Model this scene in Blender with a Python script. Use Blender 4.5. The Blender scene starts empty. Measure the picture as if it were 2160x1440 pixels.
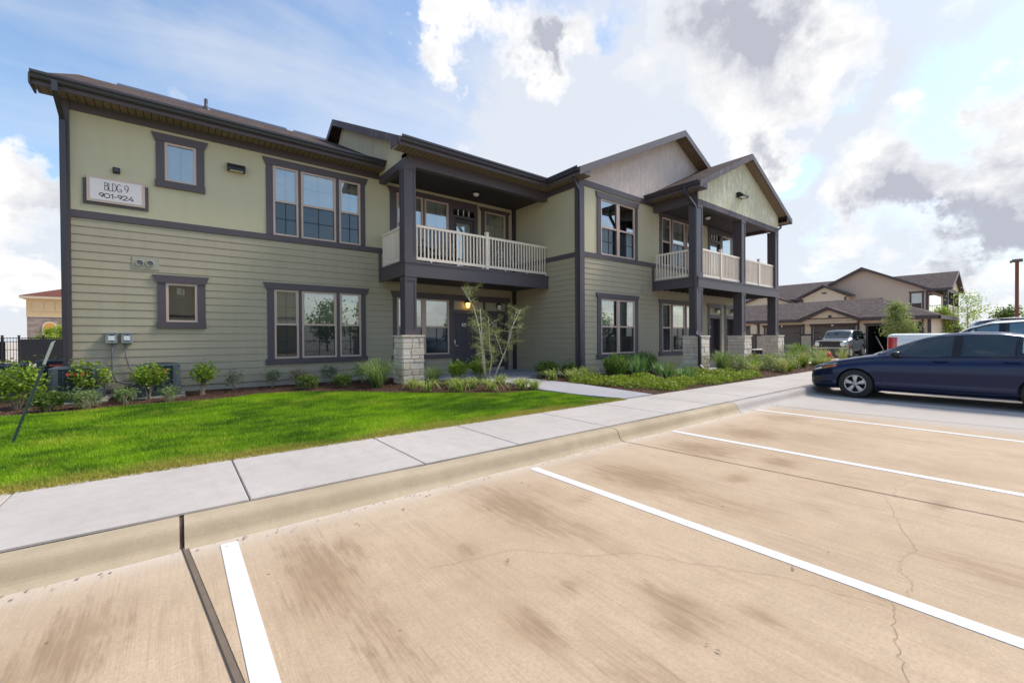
import bpy, bmesh, math, random
import numpy as np
from mathutils import Vector, Matrix, noise as mnoise
sc = bpy.context.scene
COL = sc.collection
R = math.radians
rnd = random.Random(7)

# ------------------------------------------------------------------ materials
def nt_new(name):
    m = bpy.data.materials.new(name); m.use_nodes = True
    nt = m.node_tree; nt.nodes.clear()
    return m, nt
def N(nt, t, **kw):
    n = nt.nodes.new(t)
    for k, v in kw.items():
        if k in n.inputs.keys(): n.inputs[k].default_value = v
        else: setattr(n, k, v)
    return n
def L(nt, a, b): nt.links.new(a, b)
def c4(c): return (c[0], c[1], c[2], 1)
def mixc(nt, fac, a, b, mode='MIX'):
    n = nt.nodes.new('ShaderNodeMix'); n.data_type = 'RGBA'; n.blend_type = mode
    for s, v in ((n.inputs[0], fac), (n.inputs[6], a), (n.inputs[7], b)):
        if hasattr(v, 'is_linked') or hasattr(v, 'links'): nt.links.new(v, s)
        elif isinstance(v, (int, float)): s.default_value = v
        else: s.default_value = c4(v)
    return n.outputs[2]
def mth(nt, op, a, b=None, c=None, clamp=False):
    n = nt.nodes.new('ShaderNodeMath'); n.operation = op; n.use_clamp = clamp
    for i, v in enumerate((a, b, c)):
        if v is None: continue
        if isinstance(v, (int, float)): n.inputs[i].default_value = v
        else: nt.links.new(v, n.inputs[i])
    return n.outputs[0]
def ramp(nt, fac, stops):
    n = nt.nodes.new('ShaderNodeValToRGB')
    e = n.color_ramp.elements
    while len(e) < len(stops): e.new(0.5)
    for i, (p, c) in enumerate(stops):
        e[i].position = p
        e[i].color = c4(c) if not isinstance(c, (int, float)) else (c, c, c, 1)
    nt.links.new(fac, n.inputs[0])
    return n.outputs[0]
def pos(nt, scale=(1, 1, 1), rot=(0, 0, 0)):
    g = nt.nodes.new('ShaderNodeNewGeometry')
    mp = nt.nodes.new('ShaderNodeMapping'); mp.inputs['Scale'].default_value = scale
    mp.inputs['Rotation'].default_value = rot
    nt.links.new(g.outputs['Position'], mp.inputs[0])
    return mp.outputs[0]
def noi(nt, vec, scale, detail=4, rough=.55, dist=0):
    n = N(nt, 'ShaderNodeTexNoise'); n.inputs['Scale'].default_value = scale
    n.inputs['Detail'].default_value = detail; n.inputs['Roughness'].default_value = rough
    n.inputs['Distortion'].default_value = dist
    nt.links.new(vec, n.inputs['Vector'])
    return n.outputs[0]
def bsdf(nt, col, rough=.6, spec=.5, metal=0, bump=None, bstr=.3, bdist=.01, coat=0, sss=None):
    p = N(nt, 'ShaderNodeBsdfPrincipled')
    if hasattr(col, 'links'): nt.links.new(col, p.inputs['Base Color'])
    else: p.inputs['Base Color'].default_value = c4(col)
    if hasattr(rough, 'links'): nt.links.new(rough, p.inputs['Roughness'])
    else: p.inputs['Roughness'].default_value = rough
    p.inputs['Specular IOR Level'].default_value = spec
    p.inputs['Metallic'].default_value = metal
    p.inputs['Coat Weight'].default_value = coat
    p.inputs['Coat Roughness'].default_value = .02
    if bump is not None:
        b = N(nt, 'ShaderNodeBump'); b.inputs['Strength'].default_value = bstr; b.inputs['Distance'].default_value = bdist
        nt.links.new(bump, b.inputs['Height']); nt.links.new(b.outputs[0], p.inputs['Normal'])
    o = N(nt, 'ShaderNodeOutputMaterial'); nt.links.new(p.outputs[0], o.inputs[0])
    return p
def paint(name, col, rough=.55, var=.12, scale=3, bump=.15, bscale=60, spec=.4, metal=0, coat=0, streak=0):
    m, nt = nt_new(name)
    v = pos(nt)
    n1 = noi(nt, v, scale, 5)
    c = mixc(nt, n1, tuple(x * (1 - var) for x in col), tuple(min(1, x * (1 + var)) for x in col))
    if streak:
        n3 = noi(nt, pos(nt, (3.0, 3.0, .35)), 2.2, 6, .6)
        c = mixc(nt, mth(nt, 'MULTIPLY', ramp(nt, n3, [(.45, 0), (.75, 1)]), streak), c, tuple(x * .72 for x in col))
    n2 = noi(nt, v, bscale, 3)
    bsdf(nt, c, rough, spec, metal, bump=n2, bstr=bump, bdist=.002, coat=coat)
    return m
M = {}
SAGE = (.36, .335, .208); SAGE2 = (.53, .48, .32); TRIM = (.092, .076, .084); TAN = (.56, .41, .335)
M['siding'] = paint('siding_paint', (.40, .35, .245), .6, .06, 1.2, .2, 90, streak=.25)
M['stucco'] = paint('upper_wall_paint', SAGE2, .7, .05, 1.0, .5, 160, streak=.15)
def stained(name, base, light, amt):
    m, nt = nt_new(name)
    n = noi(nt, pos(nt, (3.2, 3.2, .9)), 2.6, 8, .68, .6)
    n2 = noi(nt, pos(nt), .8, 3)
    f = mth(nt, 'MULTIPLY', ramp(nt, n, [(.47, 0), (.6, 1)]), amt)
    f = mth(nt, 'MULTIPLY', f, ramp(nt, n2, [(.35, .25), (.65, 1)]))
    c = mixc(nt, f, base, light)
    # panel joints every 1.22 m
    w = N(nt, 'ShaderNodeSeparateXYZ'); L(nt, pos(nt), w.inputs[0])
    bsdf(nt, c, .75, .3, bump=noi(nt, pos(nt), 120, 3), bstr=.25, bdist=.002)
    return m
M['gable_pink'] = stained('weathered_taupe_panel', (.56, .46, .40), (.76, .69, .6), .6)
M['gable_sage'] = stained('weathered_sage_panel', (.52, .49, .33), (.78, .76, .6), .8)
M['side_panel'] = stained('stained_sage_panel', (.54, .48, .33), (.66, .6, .46), .5)
M['trim'] = paint('dark_trim_paint', TRIM, .5, .06, 2, .15, 70)
M['trim_stained'] = stained('faded_dark_trim', TRIM, (.22, .2, .22), .7)
M['black_gap'] = paint('dark_groove', (.02, .018, .02), .7, .1)
M['gutter'] = paint('gutter_metal', (.05, .045, .055), .3, .05, 2, .03, 30, .5)
M['frame'] = paint('tan_vinyl', (.56, .42, .35), .4, .04, 2, .05, 50)
M['muntin'] = paint('grid_bar', (.16, .15, .14), .5, .04)
M['white_bar'] = paint('white_bar', (.75, .75, .72), .5, .04)
M['rail'] = paint('cream_vinyl', (.84, .72, .59), .42, .04, 2, .05, 50)
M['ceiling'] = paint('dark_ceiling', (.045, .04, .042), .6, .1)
M['door'] = paint('door_paint', (.075, .066, .078), .4, .05, 2, .1, 60)
M['steel'] = paint('brushed_steel', (.6, .58, .55), .3, .05, metal=1)
M['black'] = paint('black_plastic', (.018, .018, .02), .4, .1)
M['bronze'] = paint('lamp_bronze', (.02, .017, .015), .35, .1)
M['white'] = paint('white_plastic', (.75, .74, .7), .4, .05)
M['signface'] = paint('sign_face', (.72, .66, .64), .5, .04)
M['ink'] = paint('black_lettering', (.02, .018, .02), .5, .05)
M['interior'] = paint('dim_interior', (.16, .14, .12), .9, .1)
M['foundation'] = paint('foundation_concrete', (.4, .37, .31), .85, .15, 4, .5, 60)
M['vent'] = paint('vent_paint', (.36, .34, .26), .6, .05)
def soffit_mat(name, axis):
    m, nt = nt_new(name)
    s = N(nt, 'ShaderNodeSeparateXYZ'); L(nt, pos(nt), s.inputs[0])
    f = mth(nt, 'FRACT', mth(nt, 'MULTIPLY', s.outputs[axis], 7.5))
    g = ramp(nt, f, [(0, 0), (.1, 0), (.14, 1)])
    c = mixc(nt, g, (.03, .02, .015), (.22, .16, .105))
    bsdf(nt, c, .6, .3, bump=g, bstr=.6, bdist=.006)
    return m
M['soffit_x'] = soffit_mat('grooved_soffit_x', 0); M['soffit_y'] = soffit_mat('grooved_soffit_y', 1)
def shingle(name, axis, ca=(.05, .034, .029), cb=(.125, .093, .082)):
    m, nt = nt_new(name)
    g = nt.nodes.new('ShaderNodeNewGeometry'); s = N(nt, 'ShaderNodeSeparateXYZ'); L(nt, g.outputs['Position'], s.inputs[0])
    cb_ = N(nt, 'ShaderNodeCombineXYZ')
    L(nt, s.outputs[axis], cb_.inputs[0]); L(nt, mth(nt, 'MULTIPLY', s.outputs[2], 2.3), cb_.inputs[1])
    br = N(nt, 'ShaderNodeTexBrick'); L(nt, cb_.outputs[0], br.inputs['Vector'])
    br.inputs['Scale'].default_value = 1; br.inputs['Brick Width'].default_value = .22; br.inputs['Row Height'].default_value = .14
    br.inputs['Mortar Size'].default_value = .006; br.inputs['Bias'].default_value = 0
    br.inputs['Color1'].default_value = c4(ca); br.inputs['Color2'].default_value = c4(cb); br.inputs['Mortar'].default_value = (.02, .015, .013, 1)
    n = noi(nt, pos(nt), 10, 7, .8)
    c = mixc(nt, mth(nt, 'MULTIPLY', n, .55), br.outputs[0], tuple(x * 1.8 for x in cb), 'MIX')
    c = mixc(nt, .45, c, br.outputs[0])
    c = mixc(nt, mth(nt, 'MULTIPLY', ramp(nt, n, [(.4, 1), (.52, 0)]), .55), c, tuple(x * .35 for x in ca))
    bsdf(nt, c, .95, .05, bump=mth(nt, 'ADD', br.outputs['Fac'], mth(nt, 'MULTIPLY', n, -.8)), bstr=-.7, bdist=.012)
    return m
M['shingle_x'] = shingle('shingles_along_x', 0); M['shingle_y'] = shingle('shingles_along_y', 1)
M['shingle_far'] = shingle('grey_brown_shingles', 1, (.085, .066, .06), (.15, .12, .11))
def stone_mat(name, a, b, c_):
    m, nt = nt_new(name)
    oi = N(nt, 'ShaderNodeNewGeometry')
    r_ = oi.outputs['Random Per Island']
    c = ramp(nt, r_, [(0, a), (.5, b), (1, c_)])
    n = noi(nt, pos(nt), 18, 6, .7)
    c = mixc(nt, ramp(nt, n, [(.3, 0), (.75, .75)]), c, tuple(min(1, x * 1.5) for x in b))
    c = mixc(nt, ramp(nt, noi(nt, pos(nt), 5, 4), [(.52, 0), (.8, .35)]), c, tuple(x * .6 for x in a))
    bsdf(nt, c, .85, .3, bump=noi(nt, pos(nt), 26, 7, .7), bstr=1, bdist=.02)
    return m
M['stone'] = stone_mat('limestone', (.60, .47, .38), (.74, .60, .49), (.84, .72, .6))
M['stone_far'] = stone_mat('tan_stone', (.42, .33, .24), (.5, .4, .3), (.56, .47, .37))
M['mortar'] = paint('mortar', (.5, .41, .35), .9, .1, 10, .5, 60)
def glass(name, fac, tint, rough=.0):
    m, nt = nt_new(name)
    t = N(nt, 'ShaderNodeBsdfTransparent'); t.inputs[0].default_value = c4(tint)
    g = N(nt, 'ShaderNodeBsdfGlossy'); g.inputs['Color'].default_value = (.95, 1, 1, 1); g.inputs['Roughness'].default_value = rough
    lw = N(nt, 'ShaderNodeFresnel'); lw.inputs[0].default_value = 1.5
    b = N(nt, 'ShaderNodeBump'); b.inputs['Strength'].default_value = .25; b.inputs['Distance'].default_value = .003
    L(nt, noi(nt, pos(nt), 1.6, 1), b.inputs['Height']); L(nt, b.outputs[0], g.inputs['Normal'])
    f = mth(nt, 'ADD', mth(nt, 'MULTIPLY', lw.outputs[0], 1.5), fac, clamp=True)
    mx = N(nt, 'ShaderNodeMixShader'); L(nt, f, mx.inputs[0]); L(nt, t.outputs[0], mx.inputs[1]); L(nt, g.outputs[0], mx.inputs[2])
    o = N(nt, 'ShaderNodeOutputMaterial'); L(nt, mx.outputs[0], o.inputs[0])
    return m
M['glass'] = glass('window_glass', .24, (.82, .88, .86))
M['carglass'] = glass('car_glass', .02, (.86, .98, .96))
M['darkglass'] = glass('dark_glass', .2, (.08, .1, .12))
def screen_mat():
    m, nt = nt_new('insect_screen')
    t = N(nt, 'ShaderNodeBsdfTransparent'); t.inputs[0].default_value = (.7, .72, .75, 1)
    d = N(nt, 'ShaderNodeBsdfDiffuse'); d.inputs[0].default_value = (.03, .032, .036, 1)
    mx = N(nt, 'ShaderNodeMixShader'); mx.inputs[0].default_value = .3; L(nt, t.outputs[0], mx.inputs[1]); L(nt, d.outputs[0], mx.inputs[2])
    o = N(nt, 'ShaderNodeOutputMaterial'); L(nt, mx.outputs[0], o.inputs[0])
    return m
M['screen'] = screen_mat()
M['blind'] = paint('blind_slat', (.62, .61, .56), .5, .05)
def emis(name, col, s):
    m, nt = nt_new(name)
    e = N(nt, 'ShaderNodeEmission'); e.inputs[0].default_value = c4(col); e.inputs[1].default_value = s
    o = N(nt, 'ShaderNodeOutputMaterial'); L(nt, e.outputs[0], o.inputs[0])
    return m
M['lit'] = emis('lit_lamp_glass', (1, .55, .12), 3.5)
M['lampglass'] = paint('frosted_glass', (.8, .78, .74), .3, .03)
def leaf(name, a, b, tr=.35, rough=.5):
    m, nt = nt_new(name)
    g = N(nt, 'ShaderNodeNewGeometry')
    n = noi(nt, pos(nt), 7, 3)
    f = mth(nt, 'ADD', mth(nt, 'MULTIPLY', g.outputs['Random Per Island'], .6), mth(nt, 'MULTIPLY', n, .45), clamp=True)
    c = mixc(nt, f, a, b)
    p = N(nt, 'ShaderNodeBsdfPrincipled'); L(nt, c, p.inputs['Base Color']); p.inputs['Roughness'].default_value = rough
    p.inputs['Specular IOR Level'].default_value = .3
    t = N(nt, 'ShaderNodeBsdfTranslucent'); L(nt, mixc(nt, .5, c, (.35, .5, .05), 'MIX'), t.inputs[0])
    mx = N(nt, 'ShaderNodeMixShader'); mx.inputs[0].default_value = tr
    L(nt, p.outputs[0], mx.inputs[1]); L(nt, t.outputs[0], mx.inputs[2])
    o = N(nt, 'ShaderNodeOutputMaterial'); L(nt, mx.outputs[0], o.inputs[0])
    return m
M['leaf_lime'] = leaf('viburnum_leaf', (.04, .10, .01), (.33, .46, .04))
M['leaf_dark'] = leaf('dark_leaf', (.03, .07, .015), (.13, .2, .04))
M['leaf_grey'] = leaf('grey_green_leaf', (.12, .15, .09), (.32, .36, .24))
M['leaf_brown'] = leaf('dry_twig_leaf', (.25, .17, .12), (.45, .34, .24))
M['leaf_var'] = leaf('variegated_blade', (.14, .2, .03), (.55, .58, .2))
M['leaf_blue'] = leaf('blue_green_blade', (.06, .15, .07), (.2, .36, .17))
M['leaf_fount'] = leaf('fountain_blade', (.08, .15, .04), (.28, .36, .15))
M['leaf_rosemary'] = leaf('upright_needle', (.04, .10, .02), (.16, .26, .05))
M['leaf_cover'] = leaf('cover_leaf', (.07, .13, .012), (.34, .40, .03))
M['leaf_tree'] = leaf('feathery_leaf', (.14, .17, .06), (.38, .4, .16))
M['leaf_olive'] = leaf('olive_leaf', (.13, .16, .06), (.36, .38, .16))
M['leaf_bright'] = leaf('spring_leaf', (.2, .28, .03), (.5, .58, .08))
M['flower'] = paint('lavender_petal', (.55, .48, .72), .6, .2)
M['straw'] = leaf('straw_blade', (.3, .27, .1), (.6, .52, .28))
M['bark'] = paint('pale_bark', (.34, .28, .21), .85, .2, 12, .6, 40)
M['bark_pale'] = paint('whitish_bark', (.56, .49, .4), .85, .2, 12, .6, 40)
M['bark2'] = paint('brown_bark', (.28, .2, .13), .85, .2, 12, .6, 40)
def grassm(name, blade):
    m, nt = nt_new(name)
    v = pos(nt)
    n1 = noi(nt, v, .55, 4, .6, .4); n2 = noi(nt, pos(nt, (1, 2.2, 1)), 1.7, 5, .65)
    f = ramp(nt, mth(nt, 'ADD', mth(nt, 'MULTIPLY', n1, .5), mth(nt, 'MULTIPLY', n2, .5)), [(.42, 0), (.57, 1)])
    c = mixc(nt, f, (.025, .125, .003), (.27, .46, .008))
    c = mixc(nt, mth(nt, 'MULTIPLY', ramp(nt, noi(nt, v, 1.3, 4), [(.55, 0), (.70, 1)]), .6), c, (.5, .5, .05))
    # dry strip beside the walk
    s = N(nt, 'ShaderNodeSeparateXYZ'); L(nt, v, s.inputs[0])
    e = mth(nt, 'SUBTRACT', 5.75, s.outputs[1]); e = mth(nt, 'ADD', mth(nt, 'MULTIPLY', e, 2.2), mth(nt, 'MULTIPLY', mth(nt, 'SUBTRACT', noi(nt, v, 1.1, 4), .55), 2.6), clamp=True)
    c = mixc(nt, mth(nt, 'MULTIPLY', e, .85), c, (.5, .36, .1))
    if blade:
        g = N(nt, 'ShaderNodeNewGeometry')
        c = mixc(nt, mth(nt, 'MULTIPLY', g.outputs['Random Per Island'], .4), c, (.3, .42, .04))
        p = N(nt, 'ShaderNodeBsdfPrincipled'); L(nt, c, p.inputs['Base Color']); p.inputs['Roughness'].default_value = .6; p.inputs['Specular IOR Level'].default_value = .2
        t = N(nt, 'ShaderNodeBsdfTranslucent'); L(nt, c, t.inputs[0])
        mx = N(nt, 'ShaderNodeMixShader'); mx.inputs[0].default_value = .35
        L(nt, p.outputs[0], mx.inputs[1]); L(nt, t.outputs[0], mx.inputs[2])
        o = N(nt, 'ShaderNodeOutputMaterial'); L(nt, mx.outputs[0], o.inputs[0])
    else:
        c = mixc(nt, .55, c, (.06, .08, .01))
        bsdf(nt, c, .9, .1, bump=noi(nt, v, 50, 4), bstr=.8, bdist=.02)
    return m
M['lawn'] = grassm('lawn_soil', False); M['blade'] = grassm('grass_blade', True)
def mulchm():
    m, nt = nt_new('mulch_chips')
    v = N(nt, 'ShaderNodeTexVoronoi'); v.inputs['Scale'].default_value = 38; v.inputs['Randomness'].default_value = 1
    L(nt, pos(nt, (1, 1.6, 1)), v.inputs['Vector'])
    s = N(nt, 'ShaderNodeSeparateColor'); L(nt, v.outputs['Color'], s.inputs[0])
    c = ramp(nt, s.outputs[0], [(0, (.03, .016, .01)), (.5, (.09, .045, .028)), (1, (.2, .11, .07))])
    c = mixc(nt, ramp(nt, noi(nt, pos(nt), 1.5, 4), [(.4, 0), (.7, .5)]), c, (.05, .03, .02))
    bsdf(nt, c, .9, .2, bump=v.outputs['Distance'], bstr=1, bdist=.03)
    return m
M['mulch'] = mulchm()
M['chip'] = leaf('mulch_chip', (.04, .02, .012), (.2, .105, .065), .0, .9)
def concrete(name, base, warm, brush=1, lot=False):
    m, nt = nt_new(name)
    v = pos(nt)
    n1 = noi(nt, v, .7, 6, .6); n2 = noi(nt, v, 6, 6, .65)
    c = mixc(nt, ramp(nt, n1, [(.3, 0), (.7, 1)]), base, warm)
    c = mixc(nt, mth(nt, 'MULTIPLY', ramp(nt, n2, [(.35, 0), (.75, 1)]), .3), c, tuple(x * .7 for x in base))
    fine = noi(nt, v, 180, 4, .7)
    c = mixc(nt, mth(nt, 'MULTIPLY', fine, .22), c, tuple(x * .55 for x in base))
    grt = noi(nt, v, 60, 6, .8)
    c = mixc(nt, mth(nt, 'MULTIPLY', ramp(nt, grt, [(.36, 1), (.48, 0)]), .3), c, tuple(x * .6 for x in base))
    c = mixc(nt, mth(nt, 'MULTIPLY', ramp(nt, noi(nt, v, 2.3, 7, .7), [(.5, 0), (.72, 1)]), .3), c, tuple(x * .68 for x in base))
    if lot:
        br = noi(nt, pos(nt, (1, .03, 1)), 75, 3, .7)
        br2 = noi(nt, pos(nt, (1, .06, 1), (0, 0, .03)), 22, 5, .7)
        at = N(nt, 'ShaderNodeAttribute'); at.attribute_name = 'stain'
        sp = N(nt, 'ShaderNodeSeparateColor'); L(nt, at.outputs['Color'], sp.inputs[0])
        grit = noi(nt, v, 55, 6, .8)
        c = mixc(nt, mth(nt, 'MULTIPLY', ramp(nt, grit, [(.38, 1), (.5, 0)]), .42), c, (.34, .235, .15))
        c = mixc(nt, mth(nt, 'MULTIPLY', ramp(nt, grit, [(.55, 0), (.7, 1)]), .35), c, (.72, .56, .4))
        c = mixc(nt, mth(nt, 'MULTIPLY', ramp(nt, br, [(.50, 0), (.62, 1)]), mth(nt, 'ADD', .06, mth(nt, 'MULTIPLY', ramp(nt, n1, [(.4, 0), (.65, 1)]), .28))), c, (.3, .21, .135))
        brk = noi(nt, pos(nt, (1, .28, 1)), 14, 8, .72)
        e = mth(nt, 'ADD', mth(nt, 'MULTIPLY', sp.outputs[0], 1.3), mth(nt, 'MULTIPLY', mth(nt, 'SUBTRACT', mth(nt, 'ADD', brk, mth(nt, 'ADD', mth(nt, 'MULTIPLY', br2, .6), mth(nt, 'MULTIPLY', br, .5))), 1.13), 2.4))
        f = mth(nt, 'MULTIPLY', ramp(nt, e, [(.32, 0), (1.0, 1)]), mth(nt, 'MINIMUM', mth(nt, 'MULTIPLY', sp.outputs[0], 3), 1.0))
        c = mixc(nt, mth(nt, 'MULTIPLY', f, .70), c, (.20, .128, .072))
        c = mixc(nt, mth(nt, 'MULTIPLY', ramp(nt, mth(nt, 'ADD', mth(nt, 'MULTIPLY', sp.outputs[0], .35), mth(nt, 'MULTIPLY', noi(nt, pos(nt, (1, .5, 1)), .9, 6, .7), .8)), [(.40, 0), (.66, 1)]), .5), c, (.33, .225, .135))
        # general streaks of old tyre dirt
        gen = ramp(nt, mth(nt, 'ADD', mth(nt, 'MULTIPLY', br2, .5), mth(nt, 'MULTIPLY', noi(nt, pos(nt, (1, .4, 1)), 1.6, 5), .5)), [(.5, 0), (.68, 1)])
        c = mixc(nt, mth(nt, 'MULTIPLY', gen, .42), c, (.27, .185, .115))
        # sparse tiny dark dots and brown rust specks
        vo = N(nt, 'ShaderNodeTexVoronoi'); vo.inputs['Scale'].default_value = 3.2; L(nt, v, vo.inputs['Vector'])
        dot = ramp(nt, vo.outputs['Distance'], [(0, 1), (.018, 1), (.035, 0)])
        c = mixc(nt, mth(nt, 'MULTIPLY', dot, .7), c, (.07, .045, .03))
        # grey dusty gutter strip (green channel) 
        c = mixc(nt, mth(nt, 'MULTIPLY', sp.outputs[1], mth(nt, 'ADD', .25, mth(nt, 'MULTIPLY', n2, .9))), c, (.56, .5, .43))
        # blue-grey area (blue channel): newer slab near the parked car
        c = mixc(nt, mth(nt, 'MULTIPLY', sp.outputs[2], .85), c, (.43, .4, .37))
        h = mth(nt, 'ADD', mth(nt, 'MULTIPLY', br, .8), mth(nt, 'MULTIPLY', fine, .5))
        bsdf(nt, c, .8, .25, bump=h, bstr=.55, bdist=.004)
    else:
        br = noi(nt, pos(nt, (.06, 1, 1)), 60, 4, .7)
        h = mth(nt, 'ADD', mth(nt, 'MULTIPLY', br, .8 * brush), mth(nt, 'MULTIPLY', fine, .5))
        c = mixc(nt, mth(nt, 'MULTIPLY', ramp(nt, noi(nt, pos(nt, (1, .15, 1)), 9, 5, .7), [(.52, 0), (.75, 1)]), .18 * brush), c, tuple(x * .6 for x in base))
        bsdf(nt, c, .85, .25, bump=h, bstr=.4, bdist=.003)
    return m
M['lot'] = concrete('parking_concrete', (.475, .352, .232), (.60, .452, .312), lot=True)
M['walk'] = concrete('walk_concrete', (.46, .415, .375), (.55, .50, .455))
M['path'] = concrete('path_concrete', (.36, .35, .37), (.42, .405, .42))
M['curb'] = concrete('curb_concrete', (.39, .31, .205), (.52, .42, .30), 0)
M['curb_grey'] = concrete('grey_curb_concrete', (.4, .36, .32), (.48, .44, .4), 0)
M['drive'] = concrete('drive_concrete', (.5, .42, .34), (.56, .48, .4))
def linem():
    m, nt = nt_new('white_line_paint')
    n = noi(nt, pos(nt, (1, .3, 1)), 30, 8, .75); g = noi(nt, pos(nt), 90, 4, .7)
    c = mixc(nt, mth(nt, 'MULTIPLY', g, .25), (.68, .665, .65), (.52, .49, .45))
    c = mixc(nt, ramp(nt, n, [(.60, 0), (.70, .75)]), c, (.5, .4, .3))
    bsdf(nt, c, .7, .3, bump=g, bstr=.5, bdist=.003)
    return m
M['line'] = linem()
M['seal'] = paint('joint_sealant', (.16, .12, .085), .7, .3, 8, .5, 60)
M['crack'] = paint('fine_crack', (.27, .19, .12), .9, .3)
M['joint'] = paint('dark_joint', (.05, .04, .03), .8, .3)
M['tan_wall'] = paint('tan_house_paint', (.56, .415, .325), .7, .05, 1, .3, 100, streak=.1)
M['tan_wall2'] = paint('cream_house_paint', (.70, .54, .385), .7, .05, 1, .3, 100)
M['brown'] = paint('brown_trim', (.075, .055, .055), .55, .08)
M['garage_door'] = paint('garage_door_paint', (.13, .105, .085), .5, .05)
M['tower_top'] = paint('tower_stucco', (.62, .43, .22), .75, .06)
M['tower_trim'] = paint('tower_trim', (.66, .52, .36), .7, .06)
M['tower_shutter'] = paint('orange_shutter', (.62, .28, .06), .6, .06)
M['tower_roof'] = shingle('maroon_shingles', 0, (.13, .05, .04), (.19, .08, .06))
def fieldstone():
    m, nt = nt_new('field_stone')
    b = N(nt, 'ShaderNodeTexBrick'); s = N(nt, 'ShaderNodeSeparateXYZ'); L(nt, pos(nt), s.inputs[0])
    cx = N(nt, 'ShaderNodeCombineXYZ'); L(nt, s.outputs[0], cx.inputs[0]); L(nt, s.outputs[2], cx.inputs[1]); L(nt, cx.outputs[0], b.inputs[0])
    b.inputs['Scale'].default_value = 1; b.inputs['Brick Width'].default_value = .75; b.inputs['Row Height'].default_value = .24; b.inputs['Mortar Size'].default_value = .012
    b.inputs['Color1'].default_value = (.12, .085, .075, 1); b.inputs['Color2'].default_value = (.34, .26, .21, 1); b.inputs['Mortar'].default_value = (.3, .25, .2, 1)
    n = noi(nt, pos(nt), 3, 6, .7)
    c = mixc(nt, mth(nt, 'MULTIPLY', n, .7), b.outputs[0], (.38, .3, .25))
    bsdf(nt, c, .9, .2, bump=n, bstr=.8, bdist=.05)
    return m
M['field_stone'] = fieldstone()
M['fence'] = paint('black_iron', (.016, .016, .018), .4, .1)
M['fence_screen'] = paint('black_windscreen', (.022, .022, .026), .8, .15)
M['ac'] = paint('ac_grey_metal', (.085, .105, .12), .45, .06)
M['ac_dark'] = paint('ac_dark_coil', (.015, .018, .024), .5, .1)
M['ac_red'] = paint('red_badge', (.75, .12, .07), .4, .05)
M['box_grey'] = paint('electrical_box_grey', (.26, .28, .3), .45, .06)
M['conduit'] = paint('grey_conduit', (.14, .145, .16), .4, .06)
M['tpost'] = paint('weathered_green_post', (.045, .07, .055), .6, .3, 9)
M['tpost_top'] = paint('bare_post_tip', (.35, .36, .33), .6, .2, 9)
M['sand'] = paint('splash_block', (.5, .42, .3), .8, .15)
M['red'] = paint('hydrant_red', (.6, .03, .02), .4, .08)
M['lamppost'] = paint('rusty_pole', (.2, .06, .035), .6, .3, 3)
M['lamphead'] = paint('bronze_lamp_head', (.11, .1, .09), .5, .1)
M['signback'] = paint('sign_back', (.5, .47, .38), .5, .06)
def carpaint(name, col, flake=.3):
    m, nt = nt_new(name)
    n = noi(nt, pos(nt), 4, 5, .6)
    c = mixc(nt, mth(nt, 'MULTIPLY', n, .25), col, tuple(min(1, x * 1.6 + .004) for x in col))
    p = bsdf(nt, c, .22, .5, 0, coat=.2)
    p.inputs['Metallic'].default_value = flake
    return m
M['navy'] = carpaint('navy_car_paint', (.0045, .012, .05), .5)
M['silver'] = carpaint('silver_car_paint', (.74, .74, .72), .1)
M['jeep'] = carpaint('dark_car_paint', (.2, .21, .22), .5)
M['whitecar'] = carpaint('white_car_paint', (.72, .72, .72), .05)
M['tyre'] = paint('tyre_rubber', (.028, .027, .028), .75, .15, 20, .3, 60)
M['rim'] = paint('silver_wheel_cover', (.52, .49, .46), .35, .06, metal=.5)
M['headlamp'] = paint('headlamp_lens', (.09, .095, .1), .12, .1, 14, coat=1)
M['headlamp_bright'] = paint('headlamp_reflector', (.8, .8, .75), .15, .1, 14, coat=1)
M['amber'] = paint('amber_lens', (.7, .16, .02), .2, .05, coat=1)
M['redlens'] = paint('red_lens', (.55, .02, .02), .15, .05, coat=1)
M['seat'] = paint('seat_cloth', (.07, .085, .1), .8, .1)
M['chrome'] = paint('chrome', (.75, .75, .75), .12, .02, metal=1)
M['cushion'] = None
def cushion():
    m, nt = nt_new('patterned_cushion')
    n = noi(nt, pos(nt), 16, 3, .6, 1.5)
    c = ramp(nt, n, [(.42, (.06, .06, .055)), (.5, (.42, .38, .32)), (.6, (.2, .18, .15))])
    bsdf(nt, c, .9, .1)
    return m
M['cushion'] = cushion()

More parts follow.
